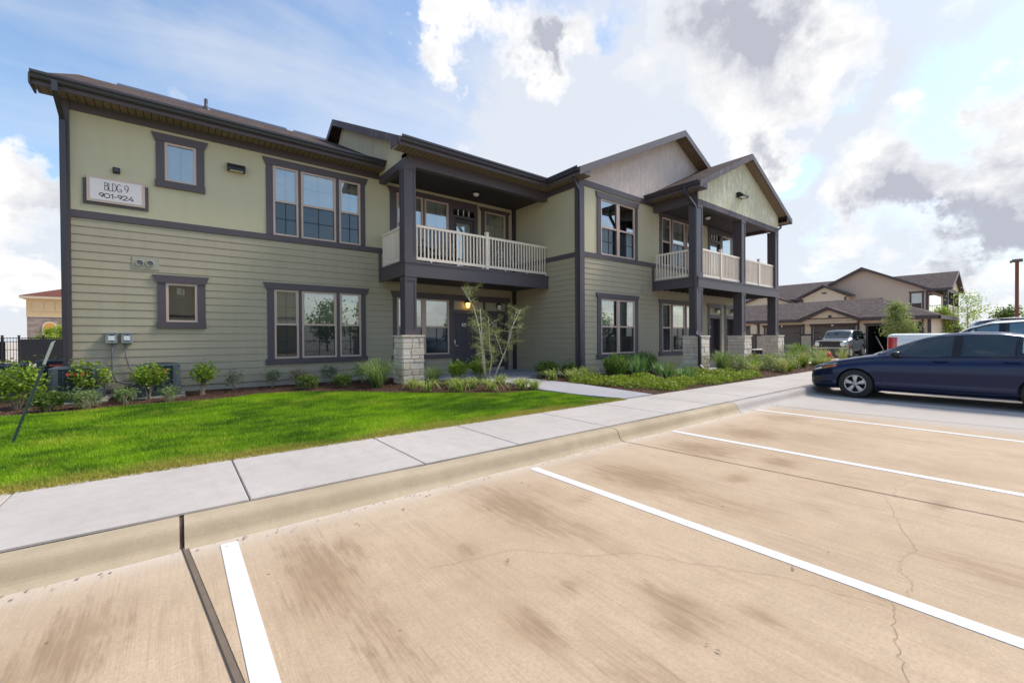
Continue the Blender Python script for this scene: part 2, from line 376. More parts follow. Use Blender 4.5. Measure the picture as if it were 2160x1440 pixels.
# ------------------------------------------------------------------ mesh builder
ORG = {}
class Fr:
    """wall frame: u along the wall, d outward, z up"""
    def __init__(s, o, u, d): s.o = Vector(o); s.u = Vector(u); s.d = Vector(d)
    def __call__(s, u, d, z): return tuple(s.o + s.u * u + s.d * d + Vector((0, 0, z)))
WORLD = Fr((0, 0, 0), (1, 0, 0), (0, 1, 0))
class MB:
    def __init__(s, fr=None): s.v = []; s.f = []; s.m = []; s.sm = []; s.fr = fr or WORLD
    def face(s, pts, mi=0, smooth=False, raw=False):
        b = len(s.v)
        for p in pts: s.v.append(tuple(p) if raw else s.fr(*p))
        s.f.append(tuple(range(b, b + len(pts)))); s.m.append(mi); s.sm.append(smooth)
    def add(s, vs, fs, mi=0, smooth=False, raw=False):
        b = len(s.v)
        s.v += [tuple(p) if raw else s.fr(*p) for p in vs]
        for f in fs: s.f.append(tuple(b + i for i in f)); s.m.append(mi); s.sm.append(smooth)
    def box(s, u0, u1, d0, d1, z0, z1, mi=0):
        vs = [(u, d, z) for z in (z0, z1) for d in (d0, d1) for u in (u0, u1)]
        s.add(vs, [(0, 2, 3, 1), (4, 5, 7, 6), (0, 1, 5, 4), (2, 6, 7, 3), (0, 4, 6, 2), (1, 3, 7, 5)], mi)
        return s
    def prism(s, poly, d0, d1, mi=0, axis='d'):
        """poly: list of (u,z); extruded between d0 and d1 (axis 'd'), or (d,z) along u (axis 'u')"""
        n = len(poly)
        if axis == 'd': vs = [(p[0], d, p[1]) for d in (d0, d1) for p in poly]
        elif axis == 'u': vs = [(d, p[0], p[1]) for d in (d0, d1) for p in poly]
        else: vs = [(p[0], p[1], d) for d in (d0, d1) for p in poly]
        fs = [tuple(range(n)), tuple(range(2 * n - 1, n - 1, -1))] + [(i, (i + 1) % n, n + (i + 1) % n, n + i) for i in range(n)]
        s.add(vs, fs, mi)
        return s
    def tube(s, path, r, n=8, mi=0, cap=True, sq=False, smooth=True):
        P = [Vector(s.fr(*p)) for p in path]
        rs = r if isinstance(r, (list, tuple)) else [r] * len(P)
        b = len(s.v); up = Vector((0, 0, 1))
        prev = None
        for i, p in enumerate(P):
            t = (P[min(i + 1, len(P) - 1)] - P[max(i - 1, 0)]).normalized()
            a = prev if prev is not None else (up.cross(t) if abs(t.z) < .95 else Vector((1, 0, 0)))
            a = (a - t * a.dot(t)).normalized(); prev = a; c = t.cross(a)
            for k in range(n):
                th = 2 * math.pi * (k + (.5 if sq else 0)) / n
                s.v.append(tuple(p + (a * math.cos(th) + c * math.sin(th)) * rs[i]))
        for i in range(len(P) - 1):
            for k in range(n):
                s.f.append((b + i * n + k, b + i * n + (k + 1) % n, b + (i + 1) * n + (k + 1) % n, b + (i + 1) * n + k)); s.m.append(mi); s.sm.append(smooth and not sq)
        if cap:
            s.f.append(tuple(b + k for k in range(n))[::-1]); s.f.append(tuple(b + (len(P) - 1) * n + k for k in range(n))); s.m += [mi, mi]; s.sm += [False, False]
        return s
    def lathe(s, c, prof, n=24, axis='z', mi=0, smooth=True):
        """prof: list of (r, h) along axis through c (raw world axes x,y,z)"""
        b = len(s.v)
        for r_, h in prof:
            for k in range(n):
                th = 2 * math.pi * k / n; a, e = r_ * math.cos(th), r_ * math.sin(th)
                if axis == 'z': q = (c[0] + a, c[1] + e, c[2] + h)
                elif axis == 'x': q = (c[0] + h, c[1] + a, c[2] + e)
                else: q = (c[0] + a, c[1] + h, c[2] + e)
                s.v.append(q if s.fr is WORLD else s.fr(*q))
        for i in range(len(prof) - 1):
            for k in range(n):
                s.f.append((b + i * n + k, b + i * n + (k + 1) % n, b + (i + 1) * n + (k + 1) % n, b + (i + 1) * n + k)); s.m.append(mi); s.sm.append(smooth)
        return s
    def build(s, name, mats, parent=None, bevel=0, recalc=True, local=False):
        me = bpy.data.meshes.new(name)
        o_ = ORG.get(parent.name, Vector((0, 0, 0))) if parent is not None and not local else Vector((0, 0, 0))
        me.from_pydata([(v[0] - o_[0], v[1] - o_[1], v[2] - o_[2]) for v in s.v], [], s.f)
        if not isinstance(mats, (list, tuple)): mats = [mats]
        for m in mats: me.materials.append(M[m] if isinstance(m, str) else m)
        me.polygons.foreach_set('material_index', s.m); me.polygons.foreach_set('use_smooth', s.sm)
        if recalc or bevel:
            bm = bmesh.new(); bm.from_mesh(me)
            if bevel:
                bmesh.ops.bevel(bm, geom=bm.edges[:], offset=bevel, segments=2, profile=.6, affect='EDGES')
            if recalc: bmesh.ops.recalc_face_normals(bm, faces=bm.faces[:])
            bm.to_mesh(me); bm.free()
        o = bpy.data.objects.new(name, me); COL.objects.link(o)
        if parent is not None:
            o.parent = parent; ORG[o.name] = Vector(o_) if not local else Vector((0, 0, 0))
        return o
def pieces(name, mat, parent, fr, lst, **k):
    for q in lst:
        w = MB(fr); w.box(*q); w.build(name, mat, parent, **k)
def tag(o, label=None, cat=None, group=None, kind=None):
    if label: o['label'] = label
    if cat: o['category'] = cat
    if group: o['group'] = group
    if kind: o['kind'] = kind
    return o
def thing(name, label, cat, loc=(0, 0, 0), group=None, rz=0):
    o = bpy.data.objects.new(name, None); COL.objects.link(o); o.empty_display_size = .2
    o.location = loc; o.rotation_euler = (0, 0, rz)
    ORG[o.name] = Vector(loc) if rz == 0 else Vector((0, 0, 0))
    return tag(o, label, cat, group)
def copy_tree(o, parent=None):
    c = o.copy(); COL.objects.link(c)
    if parent is not None: c.parent = parent
    for ch in list(o.children): copy_tree(ch, c)
    return c
def struct(mb, name, mats, **k):
    o = mb.build(name, mats, **k); o['kind'] = 'structure'; return o
def npmesh(name, verts, faces_n, nper, mat, parent=None, local=False, smooth=False):
    """fast mesh: verts (n,3); faces given as consecutive groups of nper vertices"""
    me = bpy.data.meshes.new(name)
    o_ = ORG.get(parent.name, Vector((0, 0, 0))) if parent is not None and not local else Vector((0, 0, 0))
    verts = np.asarray(verts, dtype=np.float32) - np.array(o_, dtype=np.float32)
    nv = len(verts); nf = nv // nper
    me.vertices.add(nv); me.vertices.foreach_set('co', verts.ravel())
    me.loops.add(nv); me.loops.foreach_set('vertex_index', np.arange(nv, dtype=np.int32))
    me.polygons.add(nf); me.polygons.foreach_set('loop_start', np.arange(nf, dtype=np.int32) * nper)
    me.polygons.foreach_set('loop_total', np.full(nf, nper, dtype=np.int32))
    if smooth: me.polygons.foreach_set('use_smooth', np.ones(nf, dtype=bool))
    me.materials.append(M[mat] if isinstance(mat, str) else mat)
    me.update(calc_edges=True); me.validate()
    o = bpy.data.objects.new(name, me); COL.objects.link(o)
    if parent is not None: o.parent = parent; ORG[o.name] = Vector(o_)
    return o
# ------------------------------------------------------------------ the main building
FA = Fr((0, 13.0, 0), (1, 0, 0), (0, -1, 0))       # long wall, d towards the street
FC = Fr((0, 9.6, 0), (1, 0, 0), (0, -1, 0))        # projecting gable wing
FB = Fr((10.36, 0, 0), (0, 1, 0), (-1, 0, 0))      # return wall of the wing (u = Y)
bld = thing('apartment_building', 'two-storey sage green apartment building with dark trim, porches and a BLDG 9 sign', 'apartment building', (5, 13, 0))
GZ = .17
def strips(mb, rows, u0, u1, holes):
    """rows: (z0,z1,depth at z0,depth at z1,lip); holes (u0,u1,z0,z1)"""
    for z0, z1, d0, d1, lip in rows:
        cuts = sorted({z0, z1, *[h[2] for h in holes if z0 < h[2] < z1], *[h[3] for h in holes if z0 < h[3] < z1]})
        for a, b in zip(cuts, cuts[1:]):
            zm = (a + b) / 2; segs = [(u0, u1)]
            for h in holes:
                if h[2] < zm < h[3]:
                    out = []
                    for s, e in segs:
                        if h[1] <= s or h[0] >= e: out.append((s, e)); continue
                        if h[0] > s: out.append((s, h[0]))
                        if h[1] < e: out.append((h[1], e))
                    segs = out
            da = d0 + (d1 - d0) * (a - z0) / (z1 - z0); db = d0 + (d1 - d0) * (b - z0) / (z1 - z0)
            for s, e in segs:
                mb.face([(s, da, a), (e, da, a), (e, db, b), (s, db, b)])
                if lip and a == z0: mb.face([(s, da - .03, a), (e, da - .03, a), (e, da, a), (s, da, a)])
                if lip and b == z1: mb.face([(s, -.014, b), (e, -.014, b), (e, -.014, b + .007), (s, -.014, b + .007)]); mb.face([(s, -.014, b), (e, -.014, b), (e, db, b), (s, db, b)])
def lap_rows(zlo, zhi):
    rows = []; z = 4.05
    while z > zlo:
        a = max(z - .178, zlo)
        rows.append((a, min(z, zhi) - .007, .0125, .003, True)); z -= .178
    return [r for r in rows if r[1] > r[0]]
# windows: (frame, unit list, z0, z1, casing u0,u1, head u0,u1,head z0,z1, sill or None, options)
def sash_window(fr, units, z0, z1, cas, head, sill=None, blind=None, grid=True, kind='double', parent=None, mats=('trim', 'frame')):
    parent = parent or bld
    mb = MB(fr); c0, c1 = cas
    zc0 = z0 if sill or z0 > 4 else z0 - .09
    zc1 = z1
    us = sorted(units)
    mb.box(c0, us[0][0], 0, .034, zc0, zc1); mb.box(us[-1][1], c1, 0, .034, zc0, zc1)
    for (a, b), (c, d) in zip(us, us[1:]):
        if c - b > .045: mb.box(b, c, 0, .031, zc0, zc1)
    if not head: mb.box(c0, c1, 0, .027, z1, z1 + .025)
    if head:
        h0, h1, hz0, hz1 = head; s_ = .07
        mb.prism([(h0 + s_, hz0), (h1 - s_, hz0), (h1, hz1), (h0, hz1)], 0, .05)
        if hz0 > z1 + .001: mb.box(c0, c1, 0, .03, z1, hz0)
    if sill: mb.box(sill[0], sill[1], 0, .055, sill[2], z0)
    win = mb.build('window', mats[0], parent)
    for k, (a, b) in enumerate(us):
        kd = kind[k] if isinstance(kind, (list, tuple)) else kind
        # adjoining units: fill between with tan
        f = MB(fr); t = .05
        f.box(a, a + t, -.06, .024, z0, z1); f.box(b - t, b, -.06, .024, z0, z1)
        f.box(a + t, b - t, -.06, .023, z1 - t, z1); f.box(a + t, b - t, -.06, .023, z0, z0 + t * .9)
        if k + 1 < len(us) and us[k + 1][0] - b <= .045: f.box(b, us[k + 1][0], -.05, .020, z0, z1)
        zm = (z0 + z1) / 2
        if kd == 'double':
            f.box(a + t, b - t, -.035, .012, zm - .03, zm + .025)
            f.box(a + t, a + t + .02, -.035, .008, zm, z1 - t); f.box(b - t - .02, b - t, -.035, .008, zm, z1 - t)
        f.build('frame', mats[1], win)
        p = MB(fr); ai, bi = a + t, b - t
        if kd == 'double':
            p.face([(ai, -.006, zm), (bi, -.006, zm), (bi, -.006, z1 - t), (ai, -.006, z1 - t)])
            p.face([(ai, -.03, z0 + .04), (bi, -.03, z0 + .04), (bi, -.03, zm), (ai, -.03, zm)])
            p.build('pane', 'glass', win, recalc=False)
            q = MB(fr); q.face([(ai, -.012, z0 + .045), (bi, -.012, z0 + .045), (bi, -.012, zm - .03), (ai, -.012, zm - .03)])
            q.build('screen', 'screen', win, recalc=False)
        else:
            p.face([(ai, -.012, z0 + .04), (bi, -.012, z0 + .04), (bi, -.012, z1 - t), (ai, -.012, z1 - t)])
            p.build('pane', 'glass', win, recalc=False)
        g = MB(fr); um = (a + b) / 2
        if grid:
            g.box(um - .008, um + .008, -.026, -.015, z0 + .05, z1 - .05)
            zz = [(zm + z1) / 2, (zm + z0) / 2] if kd == 'double' else ([z0 + (z1 - z0) * .36, z0 + (z1 - z0) * .66] if grid == 2 else [])
            for q_ in zz:
                g.box(ai, um - .008, -.025, -.016, q_ - .008, q_ + .008); g.box(um + .008, bi, -.025, -.016, q_ - .008, q_ + .008)
            g.build('muntin', 'muntin', win)
        if blind != 'none':
            bl = MB(fr); zt = z1 - .05; low = z0 + .04
            bd = blind[k] if isinstance(blind, (list, tuple)) else (blind or 1.0)
            zb = zt - (zt - low) * bd; z = zt; tilt = .012 if bd < 2 else .03
            while z > zb:
                bl.face([(ai, -.075, z), (bi, -.075, z), (bi, -.098, z - .036), (ai, -.098, z - .036)]); z -= .042
            bl.build('blind', 'blind', win, recalc=False)
    return win
# (units, z0, z1) used both as wall holes and windows
WA = [
    ([(2.08, 2.70), (2.77, 3.70), (3.79, 4.41)], 4.21, 6.06, (1.92, 4.55), (1.84, 4.64, 6.06, 6.24), None, [1, 1, 1]),
    ([(2.08, 2.68), (2.76, 3.69), (3.78, 4.40)], .88, 2.74, (1.92, 4.54), (1.83, 4.65, 2.74, 2.92), (1.87, 4.59, .73), 1),
    ([(-.17, .43)], 5.15, 6.06, (-.33, .59), (-.41, .67, 6.06, 6.24), (-.35, .60, 4.99), 1),
    ([(-.18, .42)], 1.83, 2.75, (-.33, .58), (-.42, .66, 2.75, 2.93), (-.35, .59, 1.68), 'none'),
    ([(5.54, 6.46), (6.50, 7.43)], .86, 2.71, (5.41, 7.56), None, (5.36, 7.56, .72), 1),
    ([(5.56, 6.48), (6.53, 7.44)], 4.21, 6.04, (5.34, 7.56), None, None, .5),
    ([(8.95, 9.90)], 4.21, 6.04, (8.80, 10.05), (8.70, 10.13, 6.04, 6.17), None, .9)]
WC = [
    ([(11.39, 12.31), (12.35, 13.28)], 4.22, 6.11, (11.20, 13.45), (11.12, 13.53, 6.11, 6.31), None, 'none'),
    ([(11.38, 12.30), (12.34, 13.27)], .82, 2.71, (11.19, 13.46), (11.12, 13.52, 2.71, 2.90), (11.15, 13.48, .67), 1),
    ([(15.03, 15.66), (15.75, 16.70), (16.80, 17.42)], .82, 2.70, (14.85, 17.60), (14.78, 17.67, 2.70, 2.87), (14.80, 17.64, .66), 1),
    ([(15.04, 15.67), (15.76, 16.74), (16.84, 17.46)], 4.22, 6.10, (14.88, 17.62), (14.80, 17.70, 6.10, 6.25), None, [.5, .55, .5]),
    ([(19.93, 20.88)], 4.22, 6.04, (19.78, 21.03), None, None, .6)]
DA = [(7.62, 8.50, .2, 2.26), (8.98, 9.86, .2, 2.26), (7.62, 8.50, 3.56, 5.62)]
DC = [(18.76, 19.66, .2, 2.23), (20.30, 21.20, .2, 2.23), (18.78, 19.70, 3.52, 5.64)]
def holes(W, D): return [(u[0] + .015, u[1] - .015, w[1] + .015, w[2] - .015) for w in W for u in w[0]] + [(d[0], d[1], d[2], d[3]) for d in D]
hA, hC = holes(WA, DA), holes(WC, DC)
hA.append((7.62, 8.50, 5.70, 5.92)); hC.append((18.78, 19.70, 5.74, 5.98))
w = MB(FA); strips(w, lap_rows(.30, 4.05), -1.74, 10.30, hA); w.build('siding_wall', 'siding', bld, recalc=False)
w = MB(FC); strips(w, lap_rows(.26, 4.05), 10.48, 21.42, hC); w.build('siding_wall', 'siding', bld, recalc=False)
w = MB(FB); strips(w, lap_rows(.26, 4.05), 9.68, 12.97, []); w.build('siding_wall', 'siding', bld, recalc=False)
w = MB(FA); strips(w, [(4.05, 6.52, .004, .004, False)], -1.74, 10.30, hA); w.build('upper_wall', 'stucco', bld, recalc=False)
w = MB(FC); strips(w, [(4.05, 6.56, .004, .004, False)], 10.48, 21.42, hC); w.build('upper_wall', 'stucco', bld, recalc=False)
w = MB(FB); strips(w, [(4.05, 6.52, .004, .004, False)], 9.68, 12.97, []); w.build('upper_wall', 'stucco', bld, recalc=False)
# vertical panel joints on the upper walls
w = MB(FA)
# side and back walls close the shell
pieces('side_wall', 'siding', bld, WORLD, [(-1.80, -1.74, 12.99, 23, .1, 6.6), (-1.74, 21.42, 22.94, 23, .1, 6.6), (21.42, 21.46, 9.66, 23, .1, 6.6)])
w = MB()
for x in (-1.74,): pass
w.box(-1.74, 21.42, 13.2, 22.9, 3.2, 3.45); w.box(10.5, 21.42, 9.75, 13.2, 3.2, 3.45)
w.box(10.5, 10.52, 9.75, 13.1, .2, 6.6)
w.box(-1.74, 21.42, 16.2, 16.3, .2, 6.6); w.box(1.3, 1.36, 13.1, 16.2, .2, 6.6); w.box(5.0, 5.06, 13.1, 16.2, .2, 6.6); w.box(14.2, 14.26, 9.75, 16.2, .2, 6.6)
w.build('interior_partition', 'interior', bld)
# foundation
pieces('foundation', 'foundation', bld, FA, [(-1.8, 10.36, -.1, -.004, .05, .31)]); pieces('foundation', 'foundation', bld, FC, [(10.4, 21.45, -.1, -.004, .05, .27)]); pieces('foundation', 'foundation', bld, FB, [(9.6, 13, -.1, -.004, .05, .27)])
# belt trim, frieze, corner boards
pieces('belt_trim', 'trim', bld, FA, [(-1.76, 7.52, 0, .0315, 4.05, 4.205)]); pieces('belt_trim', 'trim', bld, FB, [(9.74, 12.97, 0, .03, 4.05, 4.20)]); pieces('belt_trim', 'trim', bld, FC, [(10.54, 18.5, 0, .0315, 4.06, 4.215)])
pieces('frieze_board', 'trim', bld, FA, [(-1.76, 5.0, 0, .04, 6.32, 6.5)]); pieces('frieze_board', 'trim', bld, FB, [(9.56, 12.98, 0, .04, 6.32, 6.5)]); pieces('frieze_board', 'trim', bld, FC, [(10.28, 14.42, 0, .044, 6.37, 6.56)])
w = MB(); w.box(-1.89, -1.74, 12.94, 13.1, .15, 6.5); w.build('corner_board', 'trim', bld)
w = MB(); w.box(10.29, 10.54, 9.55, 9.75, .15, 6.37); w.build('corner_board', 'trim', bld)
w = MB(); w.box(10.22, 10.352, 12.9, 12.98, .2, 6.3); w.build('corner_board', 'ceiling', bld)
w = MB(); w.box(21.3, 21.5, 9.55, 9.75, .15, 6.4); w.build('corner_board', 'trim', bld)
for W, fr, kinds in ((WA, FA, None), (WC, FC, None)):
    for i, (us, z0, z1, cas, head, sill, bl) in enumerate(W):
        single = (W is WA and i in (2, 3))
        s_ = sill if sill is None else (sill[0], sill[1], sill[2])
        sash_window(fr, us, z0, z1, cas, head, s_, blind=bl if bl != 'none' else 'none', grid=(1 if i == 2 else 2) if single else True, kind='fixed' if single else 'double')
# white note card and shades behind the glass of some windows
w = MB(FA); w.face([(.02, -.08, 2.50), (.17, -.08, 2.47), (.18, -.08, 2.63), (.03, -.08, 2.66)]); w.build('note_card', 'white', bld, recalc=False)
# curtains behind the wing window
for a, b, z in ((11.46, 12.05, 5.1), (12.62, 13.08, 5.1)):
    w = MB(FC); n = 24
    for i in range(n):
        u, v = a + (b - a) * i / n, a + (b - a) * (i + 1) / n
        w.face([(u, -.12 - .02 * math.sin(i * 1.3), 4.27), (v, -.12 - .02 * math.sin(i * 1.3 + 1.3), 4.27), (v, -.12 - .02 * math.sin(i * 1.3 + 1.3), z), (u, -.12 - .02 * math.sin(i * 1.3), z)], smooth=True)
    w.build('curtain', 'blind', bld, recalc=False)
# shared casings round doors and the big heads below and on balcony A
def door(fr, d, glazed=False, rec=-.05, knob='l', plate=True, blindglass=False):
    u0, u1, z0, z1 = d
    w = MB(fr); w.box(u0, u1, rec - .04, rec, z0 + .01, z1)
    # jamb lining
    do = w.build('door', 'door', bld, bevel=.004)
    w = MB(fr); w.box(u0 - .002, u0 + .02, rec - .05, .02, z0, z1); w.box(u1 - .02, u1 + .002, rec - .05, .02, z0, z1); w.box(u0 + .02, u1 - .02, rec - .05, .02, z1 - .02, z1 + .002)
    w.build('door_jamb', 'door', bld)
    wd = u1 - u0
    P = MB(fr)
    def pan(a, b, c, e):
        a, b = u0 + wd * a, u0 + wd * b
        for k, (x0, x1, y0, y1) in enumerate(((a, b, c, c + .02), (a, b, e - .02, e), (a, a + .02, c + .02, e - .02), (b - .02, b, c + .02, e - .02))): P.box(x0, x1, rec, rec + .009, y0, y1)
        P.box(a + .045, b - .045, rec, rec + .007, c + .045, e - .045)
    if glazed:
        g = MB(fr); a, b = u0 + .17, u1 - .17
        g.box(a, b, rec, rec + .006, z0 + .3, z1 - .17); g.build('door_glass', 'glass', do)
        t = MB(fr); t.box(a, b, rec - .001, rec + .003, z0 + .3, z1 - .17); t.build('door_shade', 'blind', do)
        for q in ((a - .03, a, z0 + .27, z1 - .14), (b, b + .03, z0 + .27, z1 - .14), (a, b, z1 - .17, z1 - .14), (a, b, z0 + .27, z0 + .3)): P.box(q[0], q[1], rec, rec + .014, q[2], q[3])
    else:
        for a, b in ((.14, .44), (.56, .86)):
            pan(a, b, z1 - .36, z1 - .14); pan(a, b, z1 - 1.16, z1 - .5); pan(a, b, z0 + .2, z0 + .74)
    P.build('door_panel', 'door', do, bevel=.0025)
    k = MB(fr); ku = u0 + .07 if knob == 'l' else u1 - .07
    k.box(ku - .02, ku + .02, rec, rec + .012, z0 + 1.0, z0 + 1.14)
    k.box(ku - .015, ku + .11 * (1 if knob == 'l' else -1), rec + .04, rec + .055, z0 + .93, z0 + .95) if knob == 'l' else k.box(ku - .11, ku + .015, rec + .04, rec + .055, z0 + .93, z0 + .95)
    k.box(ku - .012, ku + .012, rec, rec + .04, z0 + .928, z0 + .952)
    k.build('door_handle', 'steel', do, bevel=.003)
    if plate:
        p = MB(fr); um = (u0 + u1) / 2; p.box(um - .08, um + .08, rec, rec + .01, z1 - .44, z1 - .33); p.build('unit_plate', 'signface', do)
        p = MB(fr)
        for i in range(3): p.box(um - .045 + i * .034, um - .023 + i * .034, rec + .01, rec + .013, z1 - .41, z1 - .36)
        p.build('unit_number', 'ink', do)
    return do
door(FA, DA[0]); door(FA, DA[1]); door(FA, DA[2], True, plate=False); door(FC, DC[0], rec=-.22, knob='l'); door(FC, DC[1], rec=-.22); door(FC, DC[2], True, plate=False)
for (u0, u1, z0, z1) in DC[:2]:
    w = MB(FC); w.box(u0 - .003, u0 + .012, -.27, .01, z0, z1); w.box(u1 - .012, u1 + .003, -.27, .01, z0, z1); w.box(u0 + .012, u1 - .012, -.27, .01, z1 - .01, z1 + .004); w.build('door_reveal', 'door', bld)
# casing lower A: window + two doors
w = MB(FA)
w.prism([(5.41, 2.74), (10.08, 2.74), (10.08, 2.91), (5.33, 2.91)], 0, .052)
w.box(5.41, 7.56, 0, .03, 2.71, 2.74)
w.box(7.56, 7.62, 0, .033, .2, 2.74); w.box(8.50, 8.98, 0, .033, .2, 2.26); w.box(9.86, 10.0, 0, .033, .2, 2.74)
w.box(8.84, 8.95, 0, .033, 2.26, 2.74)
w.box(7.62, 8.84, 0, .034, 2.26, 2.40); w.box(8.95, 9.86, 0, .034, 2.26, 2.40); w.box(7.62, 8.84, 0, .034, 2.70, 2.74); w.box(8.95, 9.86, 0, .034, 2.70, 2.74)
w.build('door_casing', 'trim', bld)
pieces('panel_above_door', 'siding', bld, FA, [(7.62, 8.84, 0, .02, 2.40, 2.70), (8.95, 9.86, 0, .02, 2.40, 2.70)])
# casing upper A
w = MB(FA)
w.prism([(5.33, 6.04), (8.62, 6.04), (8.62, 6.20), (5.25, 6.20)], 0, .052)
w.box(7.56, 7.62, 0, .033, 3.56, 6.04); w.box(8.50, 8.64, 0, .033, 3.56, 6.04); w.box(7.62, 8.50, 0, .032, 5.62, 5.70); w.box(7.62, 8.50, 0, .032, 5.92, 6.04)
w.build('door_casing', 'trim', bld)
w = MB(FA); w.face([(7.62, -.02, 5.70), (8.5, -.02, 5.70), (8.5, -.02, 5.92), (7.62, -.02, 5.92)]); tr = w.build('transom', 'darkglass', bld, recalc=False)
pieces('transom_bar', 'white_bar', tr, FA, [(u - .011, u + .011, -.018, .01, 5.70, 5.92) for u in (7.84, 8.06, 8.28)])
# casing C doors
for i, (u0, u1, z0, z1) in enumerate(DC[:2]):
    w = MB(FC); a, b = (18.60, 19.82) if i == 0 else (20.16, 21.32)
    w.prism([(a, 2.68), (b, 2.68), (b + .1, 2.86), (a - .1, 2.86)], 0, .055)
    w.box(a, u0, 0, .035, .2, 2.68); w.box(u1, b, 0, .035, .2, 2.68); w.box(u0, u1, 0, .034, z1, 2.37); w.box(u0, u1, 0, .034, 2.66, 2.68)
    w.build('door_casing', 'trim', bld)
    w = MB(FC); w.box(u0, u1, 0, .02, 2.37, 2.66); w.build('panel_above_door', 'siding', bld)
w = MB(FC); w.prism([(18.64, 6.06), (21.04, 6.06), (21.12, 6.24), (18.56, 6.24)], 0, .055)
w.box(18.64, 18.78, 0, .034, 3.5, 6.06); w.box(19.70, 19.78, 0, .034, 3.5, 6.06); w.box(18.78, 19.70, 0, .033, 5.64, 5.74); w.box(18.78, 19.7, 0, .033, 5.98, 6.06)
w.build('door_casing', 'trim', bld)
w = MB(FC); w.face([(18.78, -.02, 5.74), (19.7, -.02, 5.74), (19.7, -.02, 5.98), (18.78, -.02, 5.98)]); tr = w.build('transom', 'darkglass', bld, recalc=False)
pieces('transom_bar', 'white_bar', tr, FC, [(u - .012, u + .012, -.018, .01, 5.74, 5.98) for u in (19.0, 19.24, 19.48)])
# ---------------- roofs (slope .475)
S = .475
def slab(mb, quad, t=.12):
    """quad of world points (top surface), thickened downwards"""
    q = [Vector(p) for p in quad]; b = [p - Vector((0, 0, t)) for p in q]; n = len(q)
    mb.add([tuple(p) for p in q + b], [tuple(range(n)), tuple(range(2 * n - 1, n - 1, -1))] + [(i, (i + 1) % n, n + (i + 1) % n, n + i) for i in range(n)], raw=True)
zr = 6.70
def zA(y): return zr + S * (y - 12.5)
def zM(y): return zr + S * (y - 10.62)
w = MB(); slab(w, [(-2.2, 12.5, zr), (5.1, 12.5, zr), (5.1, 18, zA(18)), (-2.2, 18, zA(18))])
slab(w, [(-2.2, 18, zA(18)), (5.1, 18, zA(18)), (5.1, 23.5, zr), (-2.2, 23.5, zr)])
rA = w.build('roof', 'shingle_x', bld)
w = MB()
for a, b in ((-1.35, 3.35), (3.6, 4.9)):
    w.prism([(17.8, zA(17.8) + .005), (18, zA(18) + .06), (18.2, zA(17.8) + .005)], a, b, axis='u')
w.build('ridge_vent', 'gutter', rA)
w = MB(); w.lathe((.86, 17.4, zA(17.4) - .1), [(.0, .42), (.05, .42), (.05, .0)], 12); w.lathe((.86, 17.4, zA(17.4) - .06), [(.05, .16), (.13, .05), (.15, 0)], 12); w.build('vent_pipe', 'gutter', rA)
YM = 16.6
w = MB(); slab(w, [(4.66, 10.62, zr), (9.9, 10.62, zr), (16, YM, zM(YM)), (4.66, YM, zM(YM))])
slab(w, [(4.66, YM, zM(YM)), (16, YM, zM(YM)), (21, 22.6, zr), (4.66, 22.6, zr)])
w.build('roof', 'shingle_x', bld)
w = MB(); XC = 16.0; zc = zr + S * 6.1
slab(w, [(9.9, 9.15, zr), (XC, 9.15, zc), (XC, 23.4, zc), (9.9, 23.4, zr)])
slab(w, [(XC, 9.15, zc), (22.1, 9.15, zr - .03), (22.1, 23.4, zr - .03), (XC, 23.4, zc)])
w.build('roof', 'shingle_y', bld)
XP = 17.975; zp = zr + S * 4.02 - .01
w = MB(); slab(w, [(13.95, 7.45, zr - .02), (XP, 7.45, zp), (XP, 9.62, zp), (13.95, 9.62, zr - .02)])
slab(w, [(XP, 7.45, zp), (22.0, 7.45, zr - .02), (22.0, 9.62, zr - .02), (XP, 9.62, zp)])
w.build('roof', 'shingle_y', bld)
# gable wall panels
w = MB(FC); w.prism([(10.36, 6.53), (21.6, 6.53), (21.6, 6.72), (16.0, zc - .13), (10.36, 6.78)], -.06, .012); w.build('gable_wall', 'gable_pink', bld)
w = MB(FC)
for u in (11.2, 12.42, 13.64, 14.86, 16.08): w.box(u - .004, u + .004, .0, .014, 6.56, min(zr + S * (u - 9.9), zc - S * abs(u - 16)) - .2)
w.build('gable_joint', 'vent', bld)
FP = Fr((0, 7.8, 0), (1, 0, 0), (0, -1, 0))
w = MB(FP); w.prism([(14.5, 6.24), (21.46, 6.24), (21.46, 6.80), (XP, zp - .13), (14.5, 6.80)], -.06, .0); w.build('gable_wall', 'gable_sage', bld)
w = MB(FP)
for u in (15.34, 16.60, 17.86, 19.12, 20.34): w.box(u - .004, u + .004, -.01, .003, 6.25, min(zr + S * (u - 13.95), zr + S * (22 - u)) - .22)
w.build('gable_joint', 'vent', bld)
FM = Fr((5.0, 0, 0), (0, 1, 0), (-1, 0, 0))
w = MB(FM); w.prism([(11.1, 6.40), (13.0, 6.40), (17.2, 8.8), (16.6, zM(16.6) - .12), (11.1, zM(11.1) - .14)], -.06, .0); w.build('gable_wall', 'side_panel', bld)
w = MB(FM)
for u in (12.3, 13.52, 14.74): w.box(u - .005, u + .005, 0, .004, 6.42, zM(u) - .2)
w.build('gable_joint', 'vent', bld)
